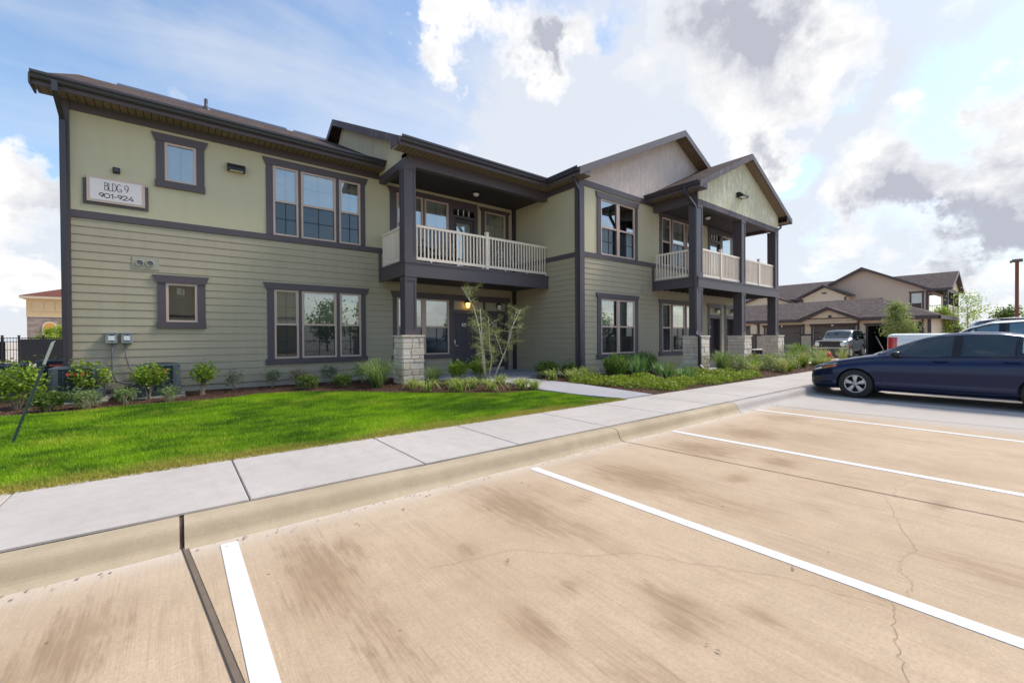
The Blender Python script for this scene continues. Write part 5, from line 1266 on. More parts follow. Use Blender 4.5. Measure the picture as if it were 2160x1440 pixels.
# iron fence
fx = [-15 + .62 * i for i in range(24)]
fe = thing('iron_fence', 'black iron fence with dark windscreen in the left side yard', 'fence', (-8, 35, 0))
for x in [-10.5, -8.9, -7.35, -6.75 + .0, -5.83, -4.3, -2.6]:
    w = MB(); w.box(x - .04, x + .04, 34.96, 35.04, -.1, 1.68); w.box(x - .055, x + .055, 34.94, 35.06, 1.68, 1.72); w.build('fence_post', 'fence', fe)
w = MB()
for z in (.25, 1.35, 1.55): w.box(-14, 2, 34.985, 35.015, z, z + .035)
x = -14
while x < 2: w.box(x - .009, x + .009, 34.99, 35.01, .1, 1.6); x += .11
w.build('fence_rail', 'fence', fe)
w = MB(); w.box(-14, -7.25, 35.03, 35.04, .3, 1.35); w.box(-6.7, 2, 34.95, 34.96, .15, 1.5); w.build('windscreen', 'fence_screen', fe)
# far tower
tw = thing('stone_tower', 'square stone and stucco tower with a hipped maroon roof behind the fence', 'tower', (-15.5, 104, 0))
w = MB(); w.box(-18.8, -11.8, 102, 109, 0, 5.36); w.build('stone_wall', 'field_stone', tw)
w = MB(); w.box(-18.85, -11.75, 101.95, 109.05, 5.36, 8.25)
w.build('stucco_wall', 'tower_top', tw)
w = MB(); w.box(-18.9, -11.7, 101.9, 109.1, 5.3, 5.42); w.box(-19.5, -11.1, 101.3, 109.7, 8.25, 8.62); w.build('tower_trim', 'tower_trim', tw)
w = MB(); v = [(-19.55, 101.25, 8.62), (-11.05, 101.25, 8.62), (-11.05, 109.75, 8.62), (-19.55, 109.75, 8.62), (-15.3, 105.5, 10.3)]
w.add(v, [(0, 1, 4), (1, 2, 4), (2, 3, 4), (3, 0, 4), (3, 2, 1, 0)]); w.build('roof', 'tower_roof', tw)
FT = Fr((0, 101.95, 0), (1, 0, 0), (0, -1, 0))
def archpoly(u0, u1, z0, z1):
    r_ = (u1 - u0) / 2; return [(u0, z0), (u1, z0)] + [((u0 + u1) / 2 + r_ * math.cos(R(a)), z1 - r_ + r_ * math.sin(R(a))) for a in range(0, 181, 20)]
for a, b in ((-18.05, -17.05), (-16.75, -15.85), (-15.45, -14.55), (-14.1, -13.2)):
    w = MB(FT); w.prism(archpoly(a - .08, b + .08, 6.25, 7.95), 0, .08); w.build('arch_trim', 'tower_trim', tw)
    w = MB(FT); w.prism(archpoly(a, b, 6.35, 7.86), .08, .1); w.build('blind_arch', 'tower_top', tw)
w = MB(FT); w.prism(archpoly(-17.1, -15.4, 1.5, 4.55), 0, .1); w.build('window_surround', 'tower_trim', tw)
w = MB(FT); w.prism(archpoly(-16.88, -15.62, 1.7, 4.32), .1, .14); w.build('shutter', 'tower_shutter', tw)
# ------------------------------------------------------------------ garage block
ga = thing('garage_building', 'low tan garage block with a long hipped roof and a small gable', 'garage', (38, 12, 0))
FG = Fr((38, 0, 0), (0, 1, 0), (-1, 0, 0))
doors = [(8.97, 11.43, 0, 2.06, 1), (5.55, 8.15, 0, 2.04, 0), (12.3, 14.75, 0, 2.06, 1), (15.6, 18.05, 0, 2.06, 1), (18.9, 21.3, 0, 2.06, 1), (22.2, 24.6, 0, 2.06, 1)]
hg = [(d[0], d[1], -.1, d[3]) for d in doors]
w = MB(FG); strips(w, [(1.45, 2.62, .0, .0, False)], 5.0, 30, hg); w.box(5.0, 5.05, -6.8, -.01, 1.45, 2.62); w.build('wall', 'tan_wall2', ga, recalc=False)
w = MB(FG)
cuts = [(8.30, 8.86), (5.0, 5.45), (11.55, 12.2), (14.86, 15.5), (18.15, 18.8), (21.4, 22.1), (24.7, 30)]
for a, b in cuts:
    w = MB(FG)
    for i in range(9):
        u = a; z = i * .155
        while u < b - .02:
            l = min(rnd.uniform(.25, .5), b - u)
            w.box(u + .006, u + l - .006, -.02, .05 + rnd.uniform(0, .02), z + .005, z + .15); u += l
    w.build('stone_wainscot', 'stone_far', ga)
w = MB(FG); w.box(5, 30, -.12, -.1, 0, 2.7); w.build('backing', 'tan_wall2', ga) if False else None
w = MB(FG)
for a, b in cuts: w.box(a, b, .0, .06, 1.40, 1.54)
for u in (5.0, 8.62, 11.98, 15.2, 18.45): w.box(u, u + .14, .0, .04, 1.54, 2.5)
w.box(5.0, 5.15, .0, .05, .0, 1.4)
w.box(4.98, 5.0, -.14, 0, 0, 2.6)
w.build('trim', 'brown', ga)
for i, (a, b, z0, z1, cl) in enumerate(doors):
    w = MB(FG); w.box(a - .12, a, -.02, .05, 0, z1); w.box(b, b + .12, -.02, .05, 0, z1); w.prism([(a - .12, z1), (b + .12, z1), (b + .26, z1 + .2), (a - .26, z1 + .2)], 0, .07)
    f = w.build('door_frame', 'brown', ga)
    w = MB(FG)
    if cl:
        w.box(a, b, -.15, -.1, 0, z1)
        for k in range(1, 4): w.box(a, b, -.1, -.093, z1 * k / 4 - .012, z1 * k / 4 + .012)
        o = w.build('garage_door', 'garage_door', ga)
        w = MB(FG); w.box(a + .03, a + .5, -.1, -.085, z1 - .45, z1 - .41); w.box(b - .5, b - .03, -.1, -.085, z1 - .45, z1 - .41); w.build('hinge', 'black', o)
        w = MB(FG); w.box((a + b) / 2 - .06, (a + b) / 2 + .06, .07, .08, z1 + .05, z1 + .16); w.build('number_plate', 'white', f)
    else:
        w.box(a, b, -6, -5.9, 0, 2.4); w.box(a - .02, a, -6, 0, 0, 2.4); w.box(b, b + .02, -6, 0, 0, 2.4); w.box(a, b, -6, -.02, 2.3, 2.4); w.build('garage_interior', 'black', ga)
        w = MB(FG); w.tube([(7.75, -.15, 1.35), (7.1, .25, .02)], .035, 6); w.build('leaning_pole', 'frame', ga)
w = MB(); xe, xr = 37.5, 41.5; ze, z_r = 2.66, 4.2
ys_, ye_ = 4.55, 8.3
v = [(xe, ys_, ze), (xe, 34, ze), (xr, 34, z_r), (xr, ye_, z_r), (45.5, ys_, ze), (45.5, 34, ze)]
v2 = [(a, b, c - .02) for a, b, c in v]
w.add(v, [(0, 3, 2, 1), (0, 4, 3), (4, 5, 2, 3)]); w.add([(xe, ys_, ze - .03), (xe, 34, ze - .03), (45.5, 34, ze - .03), (45.5, ys_, ze - .03)], [(0, 1, 2, 3)])
w.build('roof', 'shingle_far', ga, recalc=False)
w = MB(); w.box(37.42, 37.52, 4.5, 8.55, 2.42, 2.65); w.box(37.42, 37.52, 12.15, 34, 2.42, 2.65); w.box(37.42, 45.5, 4.45, 4.55, 2.42, 2.65); w.build('gutter', 'brown', ga)
w = MB(); w.box(37.52, 38, 4.55, 34, 2.46, 2.48); w.build('soffit', 'tan_wall', ga)
w = MB(FG); w.box(5.3, 5.4, .02, .12, .1, 2.4); w.box(15.42, 15.52, .02, .12, .1, 2.4); w.build('downspout', 'brown', ga)
FG2 = Fr((37.6, 0, 0), (0, 1, 0), (-1, 0, 0))
w = MB(FG2); w.prism([(8.7, 2.3), (12.0, 2.3), (12.0, 2.6), (10.35, 3.3), (8.7, 2.6)], -.35, .0); w.build('gable_wall', 'tan_wall2', ga)
w = MB(FG2)
for u in np.arange(8.9, 12, .3): w.box(u - .015, u + .015, 0, .02, 2.32, 2.62 + (3.3 - 2.62) * (1 - abs(u - 10.35) / 1.65))
w.build('batten', 'tan_wall2', ga)
w = MB(FG2); w.prism([(8.4, 2.55), (10.35, 3.46), (10.35, 3.28), (8.55, 2.42)], -.1, .25); w.prism([(12.3, 2.55), (10.35, 3.46), (10.35, 3.28), (12.15, 2.42)], -.1, .25); w.build('rake_board', 'brown', ga)
w = MB(); slab(w, [(37.3, 8.35, 2.58), (37.3, 10.35, 3.5), (39.6, 10.35, 3.5), (37.5, 8.35, 2.68)], .03); slab(w, [(37.3, 12.35, 2.58), (37.3, 10.35, 3.5), (39.6, 10.35, 3.5), (37.5, 12.35, 2.68)], .03); w.build('roof', 'shingle_far', ga)
w = MB(FG2); w.box(10.15, 10.35, .0, .03, 2.72, 2.9); w.build('vent', 'brown', ga)
# ------------------------------------------------------------------ tan apartment house
ta = thing('tan_apartment_house', 'two-storey tan apartment house with brown trim behind the garage block', 'apartment building', (66, 14, 0))
FH = Fr((64, 0, 0), (0, 1, 0), (-1, 0, 0))
w = MB(FH); w.prism([(8.6, 0), (19.9, 0), (19.9, 6.3), (14.2, 9.2), (8.6, 6.3)], -10, 0); w.build('gable_wall', 'tan_wall', ta)
w = MB(); w.box(66, 80, 19.9, 44, 0, 6.4); w.build('wall', 'tan_wall', ta)
def roofp(parts, mat, par):
    w = MB()
    for q in parts: slab(w, q, .14)
    return w.build('roof', mat, par)
roofp([[(63.4, 8.1, 6.25), (63.4, 14.2, 9.42), (76, 14.2, 9.42), (76, 8.1, 6.25)], [(63.4, 20.4, 6.2), (63.4, 14.2, 9.42), (76, 14.2, 9.42), (76, 20.4, 6.2)]], 'shingle_far', ta)
roofp([[(65.4, 17, 6.3), (65.4, 45, 6.3), (72, 45, 9.0), (72, 17, 9.0)], [(78.6, 17, 6.3), (78.6, 45, 6.3), (72, 45, 9.0), (72, 17, 9.0)]], 'shingle_far', ta)
FHr = Fr((63.38, 0, 0), (0, 1, 0), (-1, 0, 0))
w = MB(FHr); w.prism([(8.0, 6.2), (14.2, 9.42), (14.2, 9.1), (8.0, 5.92)], 0, .05); w.prism([(20.5, 6.15), (14.2, 9.42), (14.2, 9.1), (20.5, 5.85)], 0, .05); w.build('rake_board', 'brown', ta)
FHs = Fr((62.4, 0, 0), (0, 1, 0), (-1, 0, 0))
w = MB(FHs); w.prism([(15.4, 0), (20.0, 0), (20.0, 6.1), (17.6, 7.3), (15.4, 6.1)], -2, 0); w.build('gable_wall', 'tan_wall2', ta)
roofp([[(62.0, 14.9, 6.25), (62.0, 17.6, 7.6), (66.5, 17.6, 7.6), (66.5, 14.9, 6.25)], [(62.0, 20.3, 6.25), (62.0, 17.6, 7.6), (66.5, 17.6, 7.6), (66.5, 20.3, 6.25)]], 'shingle_far', ta)
w = MB(Fr((61.98, 0, 0), (0, 1, 0), (-1, 0, 0))); w.prism([(14.8, 6.2), (17.6, 7.6), (17.6, 7.35), (14.8, 5.95)], 0, .05); w.prism([(20.4, 6.2), (17.6, 7.6), (17.6, 7.35), (20.4, 5.95)], 0, .05); w.build('rake_board', 'brown', ta)
w = MB(FHs); w.box(16.4, 19.2, 0, .06, 5.25, 5.5); w.box(15.4, 15.6, 0, .04, 0, 6.0); w.box(19.8, 20.0, 0, .04, 0, 6.0); w.box(17.35, 17.85, 0, .05, 6.5, 6.68); w.fr = FH; w.box(12.4, 14.4, 0, .06, 5.55, 5.7); w.box(8.6, 8.8, 0, .04, 0, 6.2); w.box(8.6, 19.9, 0, .05, 3.5, 3.75); w.build('trim', 'brown', ta)
w = MB(FHs); w.box(16.5, 19.1, 0, .04, 3.8, 5.25); w.build('window', 'darkglass', ta)
w = MB(FH); w.prism([(8.95, 6.0), (10.1, 6.0), (10.2, 6.18), (8.85, 6.18)], 0, .08); w.box(8.95, 9.1, 0, .05, 3.75, 6.0); w.box(9.95, 10.1, 0, .05, 3.75, 6.0); wf = w.build('window', 'brown', ta)
w = MB(FH); w.box(9.1, 9.95, 0, .02, 3.9, 6.0); w.build('blind', 'blind', wf)
w = MB(FH); w.box(9.15, 9.9, .02, .03, 3.95, 4.9); w.build('pane', 'darkglass', wf)
# its far left second gable and eaves
w = MB(Fr((64.6, 0, 0), (0, 1, 0), (-1, 0, 0))); w.prism([(22.2, 0), (28, 0), (28, 6.0), (25.1, 7.0), (22.2, 6.0)], -2, 0); w.build('gable_wall', 'tan_wall2', ta)
roofp([[(64.2, 21.6, 5.85), (64.2, 25.1, 7.3), (68.5, 25.1, 7.3), (68.5, 21.6, 5.85)], [(64.2, 28.6, 5.85), (64.2, 25.1, 7.3), (68.5, 25.1, 7.3), (68.5, 28.6, 5.85)]], 'shingle_far', ta)
w = MB(Fr((64.18, 0, 0), (0, 1, 0), (-1, 0, 0))); w.prism([(21.5, 5.85), (25.1, 7.32), (25.1, 7.05), (21.5, 5.6)], 0, .05); w.prism([(28.7, 5.85), (25.1, 7.32), (25.1, 7.05), (28.7, 5.6)], 0, .05); w.build('rake_board', 'brown', ta)
w = MB(); w.box(65.3, 65.45, 20.3, 22, 6.05, 6.3); w.build('gutter', 'brown', ta)
# porch on its street side
pieces('beam', 'brown', ta, WORLD, [(64.0, 72, 7.1, 7.3, 6.0, 6.4), (64.0, 64.2, 7.3, 8.6, 6.0, 6.4)]); pieces('balcony_deck', 'brown', ta, WORLD, [(64.0, 72.0, 7.1, 8.6, 3.25, 3.7)])
for x in (64.0, 67.8, 71.6): 
    w = MB(); w.box(x, x + .38, 7.1, 7.48, 0, 6.0); w.build('column', 'brown', ta)
w = MB(); w.box(64.05, 64.1, 7.4, 8.6, 4.5, 4.62); w.box(64.05, 64.1, 7.4, 8.6, 3.75, 3.85)
y = 7.5
while y < 8.6: w.box(64.05, 64.1, y - .022, y + .022, 3.85, 4.5); y += .13
w.box(64.4, 71.6, 7.15, 7.2, 4.5, 4.62); w.box(64.4, 71.6, 7.15, 7.2, 3.75, 3.85); x = 64.5
while x < 71.6: w.box(x - .022, x + .022, 7.15, 7.2, 3.85, 4.5); x += .14
w.build('railing', 'rail', ta)
w = MB(Fr((0, 7.1, 0), (1, 0, 0), (0, -1, 0))); w.prism([(64.0, 6.4), (72.0, 6.4), (68, 8.1)], -.1, 0); w.build('gable_wall', 'tan_wall2', ta)
roofp([[(63.5, 6.75, 6.35), (68, 6.75, 8.45), (68, 13.5, 8.45), (63.5, 8.6, 6.35)], [(72.5, 6.75, 6.35), (68, 6.75, 8.45), (68, 13.5, 8.45), (72.5, 8.6, 6.35)]], 'shingle_far', ta)
w = MB(Fr((0, 6.72, 0), (1, 0, 0), (0, -1, 0))); w.prism([(63.4, 6.3), (68, 8.45), (68, 8.15), (63.4, 6.05)], 0, .05); w.prism([(72.6, 6.3), (68, 8.45), (68, 8.15), (72.6, 6.05)], 0, .05); w.build('rake_board', 'brown', ta)
w = MB(); w.box(63.38, 63.5, 6.75, 8.5, 6.1, 6.35); w.build('gutter', 'brown', ta)
w = MB(); w.box(64.3, 71.6, 8.55, 8.62, 3.8, 5.9); w.build('porch_window', 'darkglass', ta)
# iron fence bit by the garage end
fe2 = thing('iron_gate', 'black iron railing between the garage end and the bright green tree', 'fence', (41, 4.4, 0)); w = MB()
for q in range(14): w.box(40.5 + q * .3, 40.53 + q * .3, 4.2, 4.23, 0, 1.9)
w.box(40.4, 44.6, 4.2, 4.24, 1.7, 1.75); w.box(40.4, 44.6, 4.2, 4.24, .2, .25); w.build('fence_bars', 'fence', fe2)
# lamp post
lp_ = thing('light_pole', 'tall rusty red parking light pole with a boxy bronze head', 'street lamp', (54, 2.03, 0))
w = MB(); w.tube([(54, 2.03, 0), (54, 2.03, 7.3)], .15, 4, sq=True); w.build('pole', 'lamppost', lp_)
w = MB(); w.box(53.75, 54.25, 1.72, 2.3, 7.3, 7.52); w.box(53.9, 54.1, 2.3, 2.42, 7.25, 7.45); w.build('lamp_head', 'lamphead', lp_, bevel=.04)
w = MB(); w.box(53.7, 54.3, 1.73, 2.33, 0, .7); w.build('pole_base', 'foundation', lp_, bevel=.03)
# hydrant
hy = thing('fire_hydrant', 'red fire hydrant among straw coloured grasses in front of the dark car', 'fire hydrant', (24, 6.59, 0))
w = MB(); w.lathe((24, 6.59, 0), [(.16, 0), (.16, .04), (.11, .06), (.1, .42), (.13, .44), (.13, .48), (.11, .52), (.07, .6), (.03, .63), (0, .64)], 18); w.build('barrel', 'red', hy)
w = MB(); w.lathe((24, 6.59, .36), [(.0, -.19), (.05, -.19), (.06, -.12), (.045, -.1), (.045, .1), (.06, .12), (.05, .19), (0, .19)], 12, 'y'); w.lathe((24, 6.59, .36), [(0, -.2), (.075, -.2), (.075, -.12), (.055, -.1), (.055, 0)], 14, 'x'); w.build('outlet', 'red', hy)
# white topped utility box and signboard beyond the piers
t = thing('trash_enclosure_box', 'black open utility box with a white rim between the porch piers', 'utility box', (23.5, 9.4, 0))
w = MB(); w.box(23.4, 24.2, 9.14, 9.75, 0, .68); w.build('box_body', 'black', t, bevel=.03)
w = MB(); w.box(23.35, 24.25, 9.1, 9.8, .68, .73); w.build('rim', 'white', t, bevel=.012)
t = thing('sign_board', 'beige notice board on a short post beyond the middle porch pier', 'sign', (30, 12.4, 0))
w = MB(); w.box(29.98, 30.02, 12.2, 12.56, 1.55, 2.12); w.build('board', 'signback', t)
w = MB(); w.box(30.03, 30.08, 12.33, 12.40, 0, 1.9); w.build('post', 'brown', t)
# patio chairs on the balcony
def make_chair():
    t = thing('patio_chair', 'x', 'chair'); 
    w = MB(); 
    for sx in (-.25, .25): w.tube([(sx, -.25, 0), (sx, -.27, .42), (sx, .2, .42), (sx, .33, .95)], .014, 6); w.tube([(sx, .25, 0), (sx, .2, .42)], .014, 6); w.tube([(sx, -.27, .42), (sx, -.25, .62), (sx, .25, .62)], .014, 6)
    w.build('chair_frame', 'black', t)
    w = MB(); w.box(-.24, .24, -.25, .22, .43, .53); w.build('seat_cushion', 'cushion', t, bevel=.03)
    w = MB(); w.prism([(.18, .52), (.28, .52), (.38, .98), (.28, 1.0)], -.24, .24, axis='u'); w.build('back_cushion', 'cushion', t, bevel=.03)
    return t
c0 = make_chair()
for i, (x, y, rz, lab) in enumerate(((6.1, 12.1, .4, 'cushioned patio chair near the left end of the entrance balcony'), (6.95, 12.2, -.5, 'cushioned patio chair beside the glazed balcony door'), (9.3, 12.2, .1, 'cushioned patio chair under the single window of the entrance balcony'))):
    o = c0 if i == 0 else copy_tree(c0); o.location = (x, y, 3.55); o.rotation_euler.z = rz; tag(o, lab, 'chair', 'patterned patio chairs on the balcony')
# ------------------------------------------------------------------ cars
def smooth(xs_, ys_, q, win=.06):
    d = np.linspace(-win, win, 9); return np.mean([np.interp(q + k, xs_, ys_) for k in d], axis=0)
def car(name, label, cat, loc, rz, sp, paintm, group=None):
    t = thing(name, label, cat, (0, 0, 0)); Lc = sp['L']
    pt = sp['top']; pb = sp['belt']; pw = sp['w']; pl = sp['low']
    s_all = set(np.round(np.concatenate([np.arange(0, .25, .02), np.arange(.25, Lc - .2, .033), np.arange(Lc - .2, Lc, .02), [Lc]]), 4)) | set(sp['cuts'])
    S_ = np.array(sorted(s_all)); keep = [0]
    for i in range(1, len(S_)):
        if S_[i] - S_[keep[-1]] > .012 or S_[i] in sp['cuts']: keep.append(i)
    S_ = S_[keep]
    NS = 18
    gr = sp.get('rail', .655)
    def section(s):
        zt = float(smooth(*zip(*pt), s)); zb = float(smooth(*zip(*pb), s)); wd = float(smooth(*zip(*pw), s, .03)); zl = float(smooth(*zip(*pl), s))
        zb = min(zb, zt - .015); g = min(1, max(0, (zt - zb - .03) / .32)); P = [(0, zl), (wd * .86, zl), (wd * .945, zl + .035)]
        for k in range(NS):
            f = k / (NS - 1); z = zl + .07 + (zb - .03 - zl - .07) * f
            x = wd * (.962 + .038 * math.sin(math.pi * min(1, f * 1.15)) ** .8 - .012 * max(0, f - .85) / .15)
            # shoulder crease and lower body sculpt
            x += .008 * math.exp(-((f - .78) / .07) ** 2) - .014 * math.exp(-((f - .30) / .16) ** 2) + .010 * math.exp(-((f - .08) / .08) ** 2)
            P.append((x, z))
        P.append((wd * .955, zb))                                   # 15 belt
        xe = wd * (.72 * (1 - g) + gr / .9 * g * .93) if g < 1 else wd * gr / .9 * .93
        ze = zb + (zt - zb) * (.80 + .08 * g)
        x0 = wd * .925; 
        for k in range(4):
            f = k / 3; P.append((x0 + (xe - x0) * (f ** (1.15)), zb + .012 * (1 - f) + (ze - zb) * f + (0 if k in (0, 3) else .006)))   # 16..19
        zi = zb + (zt - zb) * (.9 + .04 * g); P.append((xe * .93, zi))  # 20
        for f in (.72, .5, .25, 0): P.append((xe * .93 * f / .93 if f > .5 else xe * f, zt - (zt - zi) * (f / .93) ** 2.2))
        return P
    secs = [section(s) for s in S_]; K = len(secs[0]); n = len(S_)
    GB0 = 3 + NS + 1                                               # first window row point index
    RL = GB0 + 3; TI = GB0 + 4
    yc = lambda s: Lc / 2 - s
    wc = sp['wheels']; rr = sp['rr']; zc_ = sp['zc']
    def adj(s, x, z, j):
        if j in range(1, GB0 - 1):
            for c in wc:
                d = math.hypot(s - c, z - zc_)
                if abs(d - rr) < .021 and d > 1e-4: q = rr / d; return c + (s - c) * q, z if False else zc_ + (z - zc_) * q
        return s, z
    body = MB(); gl = MB(); wn = MB(); V = []
    for sgn in (1, -1):
        for i, s in enumerate(S_):
            for j, (x, z) in enumerate(secs[i]):
                s2, z2 = adj(s, x, z, j); V.append((sgn * x, yc(s2), z2, s2))
    def vid(sg, i, j): return (0 if sg == 1 else n * K) + i * K + j
    fb, fg, fw = [], [], []
    for sg in (1, -1):
        for i in range(n - 1):
            sm_ = (S_[i] + S_[i + 1]) / 2
            for j in range(K - 1):
                q = [vid(sg, i, j), vid(sg, i + 1, j), vid(sg, i + 1, j + 1), vid(sg, i, j + 1)]
                if j < GB0:
                    c = np.mean([[V[a][3], V[a][2]] for a in q], axis=0)
                    if j >= 1 and any(math.hypot(c[0] - w_, c[1] - zc_) < rr - .004 for w_ in wc): continue
                    if j == 0 and any(abs(c[0] - w_) < rr * .95 for w_ in wc): continue
                hgt = secs[i][RL][1] - secs[i][GB0][1]
                if GB0 <= j < RL and hgt > .05 and any(a <= sm_ <= b for a, b in sp['side_glass']): fg.append(q); continue
                if j >= TI and any(a <= sm_ <= b for a, b in sp['top_glass']): fw.append(q); continue
                fb.append(q)
    for i in (0, n - 1): fb.append([vid(1, i, j) for j in range(K)] + [vid(-1, i, j) for j in range(K - 2, 0, -1)])
    VV = [v[:3] for v in V]
    def mk(fs, nm, mat, sm=True):
        used = sorted({a for f in fs for a in f}); mp = {a: k for k, a in enumerate(used)}
        w = MB(); w.v = [VV[a] for a in used]; w.f = [tuple(mp[a] for a in f) for f in fs]; w.m = [0] * len(fs); w.sm = [sm and len(f) == 4 for f in fs]
        me_o = w.build(nm, mat, t, recalc=False)
        bm = bmesh.new(); bm.from_mesh(me_o.data); bmesh.ops.remove_doubles(bm, verts=bm.verts, dist=.0006); bmesh.ops.recalc_face_normals(bm, faces=bm.faces[:]); bm.to_mesh(me_o.data); bm.free()
        return me_o
    mk(fb, 'body', paintm)
    for sg_ in (0, 1):
        q = [f for f in fg if (f[0] >= n * K) == bool(sg_)]
        if q: mk(q, 'side_window', sp.get('glass', 'carglass'))
    for a_, b_ in sp['top_glass']:
        q = [f for f in fw if a_ - .01 <= V[f[0]][3] <= b_ + .01]
        if q: mk(q, 'windscreen', sp.get('glass', 'carglass'))
    # surface evaluator
    def P(s, j, off=0):
        a = section(s); j0 = int(j); f = j - j0; j1 = min(j0 + 1, K - 1); x = a[j0][0] * (1 - f) + a[j1][0] * f; z = a[j0][1] * (1 - f) + a[j1][1] * f
        b_ = section(min(s + .03, Lc)); c_ = section(max(s - .03, 0)); xb = b_[j0][0] * (1 - f) + b_[j1][0] * f; xc = c_[j0][0] * (1 - f) + c_[j1][0] * f; zb_ = b_[j0][1] * (1 - f) + b_[j1][1] * f; zc2 = c_[j0][1] * (1 - f) + c_[j1][1] * f
        ts = Vector((xb - xc, -.06, zb_ - zc2)); tj = Vector((a[j1][0] - a[j0][0], 0, a[j1][1] - a[j0][1])); nn = ts.cross(tj); nn = -nn if nn.x + .3 * nn.z < 0 else nn
        nn.normalize(); return Vector((x, yc(s), z)) + nn * off
    def jz(s, z):
        a = section(s)
        for j in range(1, TI):
            if a[j][1] <= z <= a[j + 1][1]: return j + (z - a[j][1]) / max(1e-6, a[j + 1][1] - a[j][1])
        return TI
    def patch(nm, mat, lo, hi, s0, s1, ns=8, nj=4, off=.004, sides=(1, -1)):
        """lo(s), hi(s): heights"""
        for sg in sides:
            w = MB(); g = [[P(s0 + (s1 - s0) * i / ns, jz(s0 + (s1 - s0) * i / ns, lo(i / ns) + (hi(i / ns) - lo(i / ns)) * k / nj), off) for k in range(nj + 1)] for i in range(ns + 1)]
            vs = [(sg * p.x, p.y, p.z) for r_ in g for p in r_]
            w.add(vs, [(i * (nj + 1) + k, (i + 1) * (nj + 1) + k, (i + 1) * (nj + 1) + k + 1, i * (nj + 1) + k + 1) for i in range(ns) for k in range(nj)], smooth=True); w.build(nm, mat, t)
    def seam(pts, wdt=.011, nm='door_seam', off=.0015):
        for sg in (1, -1):
            w = MB(); q = [P(s, jz(s, z), off) for s, z in pts]
            for a, b in zip(q, q[1:]):
                d = (b - a).normalized(); n_ = Vector((d.z * 0, d.z, -d.y)) * wdt / 2
                w.face([(sg * (a + n_).x, (a + n_).y, (a + n_).z), (sg * (b + n_).x, (b + n_).y, (b + n_).z), (sg * (b - n_).x, (b - n_).y, (b - n_).z), (sg * (a - n_).x, (a - n_).y, (a - n_).z)])
            w.build(nm, 'black', t, recalc=False)
    # wheels
    hw = float(np.interp(wc[0], *zip(*pw))); rt = sp['rt']
    for c in wc:
        for sg in (1, -1):
            x0 = sg * (hw - .012); wd = .2
            w = MB(); w.lathe((x0, yc(c), rt), [(a, -sg * b) for a, b in ((rt * .62, .0), (rt * .66, -.002), (rt * .9, .0), (rt * .97, .015), (rt, .04), (rt, wd - .04), (rt * .97, wd - .015), (rt * .6, wd))], 40, 'x'); wh = w.build('tyre', 'tyre', t)
            w = MB(); w.lathe((x0, yc(c), rt), [(a, -sg * b) for a, b in ((rt * .63, .0), (rt * .6, .012), (rt * .585, .06), (0, .065))], 36, 'x'); w.build('wheel_back', 'black', wh)
            w = MB(); ns_ = sp.get('spokes', 5); ro = rt * .63; 
            w.lathe((x0, yc(c), rt), [(ro, -sg * .004), (ro * .985, sg * .006), (ro * .91, sg * .002), (ro * .88, -sg * .02)], 40, 'x')
            for k in range(ns_):
                th = 2 * math.pi * k / ns_ + .3
                def pp(r_, da, dx): return (x0 + sg * dx, yc(c) + r_ * math.cos(th + da), rt + r_ * math.sin(th + da))
                prof_ = [(ro * .12, .55, .0), (ro * .38, .42, .006), (ro * .62, .30, .006), (ro * .9, .27, .0)]
                vs = []
                for r_, da, dx in prof_: vs += [pp(r_, -da, dx - .006), pp(r_, -da * .55, dx), pp(r_, da * .55, dx), pp(r_, da, dx - .006)]
                w.add(vs, [(i * 4 + j, i * 4 + j + 1, (i + 1) * 4 + j + 1, (i + 1) * 4 + j) for i in range(3) for j in range(3)], smooth=True)
            w.lathe((x0, yc(c), rt), [(ro * .24, -sg * .002), (ro * .22, sg * .008), (0, sg * .011)], 20, 'x'); w.build('wheel_rim', 'rim', wh)
            w = MB()
            for k in range(5):
                th = 2 * math.pi * (k + .5) / 5 + .3; w.lathe((x0 + sg * .004, yc(c) + ro * .33 * math.cos(th), rt + ro * .33 * math.sin(th)), [(.012, 0), (.012, sg * .008), (0, sg * .009)], 8, 'x')
            w.build('wheel_nut', 'black', wh)
            w = MB(); m2 = 20; vs = []
            for k in range(m2 + 1):
                th = math.pi * (-.12 + 1.24 * k / m2); vs += [(sg * (hw - .03), yc(c) + (rr + .004) * math.cos(th), zc_ + (rr + .004) * math.sin(th)), (sg * (hw - .34), yc(c) + (rr + .004) * math.cos(th), zc_ + (rr + .004) * math.sin(th))]
            w.add(vs, [(2 * k, 2 * k + 2, 2 * k + 3, 2 * k + 1) for k in range(m2)]); w.box(min(sg * (hw - .34), sg * (hw - .33)), max(sg * (hw - .34), sg * (hw - .33)), yc(c) - rr, yc(c) + rr, .16, zc_ + rr); w.build('wheel_arch_liner', 'black', t, recalc=False)
    # cabin
    if sp.get('cabin'):
        a, b = sp['cabin']; zf = sp['zseat']; wS = .62
        w = MB(); w.box(-wS - .1, wS + .1, yc(b), yc(a), .25, .42); w.box(-wS - .12, wS + .12, yc(a) - .35, yc(a) + .05, .45, zf + .28); w.build('cabin_floor', 'black', t)
        for sx in (-.36, .36):
            w = MB(); w.box(sx - .25, sx + .25, yc(a + 1.45), yc(a + .95), .42, zf - .0); w.build('seat', 'seat', t, bevel=.05)
            w = MB(); w.prism([(yc(a + 1.42), zf - .05), (yc(a + 1.55), zf - .05), (yc(a + 1.75), zf + .48), (yc(a + 1.63), zf + .5)], sx - .24, sx + .24, axis='u'); w.box(sx - .13, sx + .13, yc(a + 1.78), yc(a + 1.68), zf + .5, zf + .66); w.build('backrest', 'seat', t, bevel=.04)
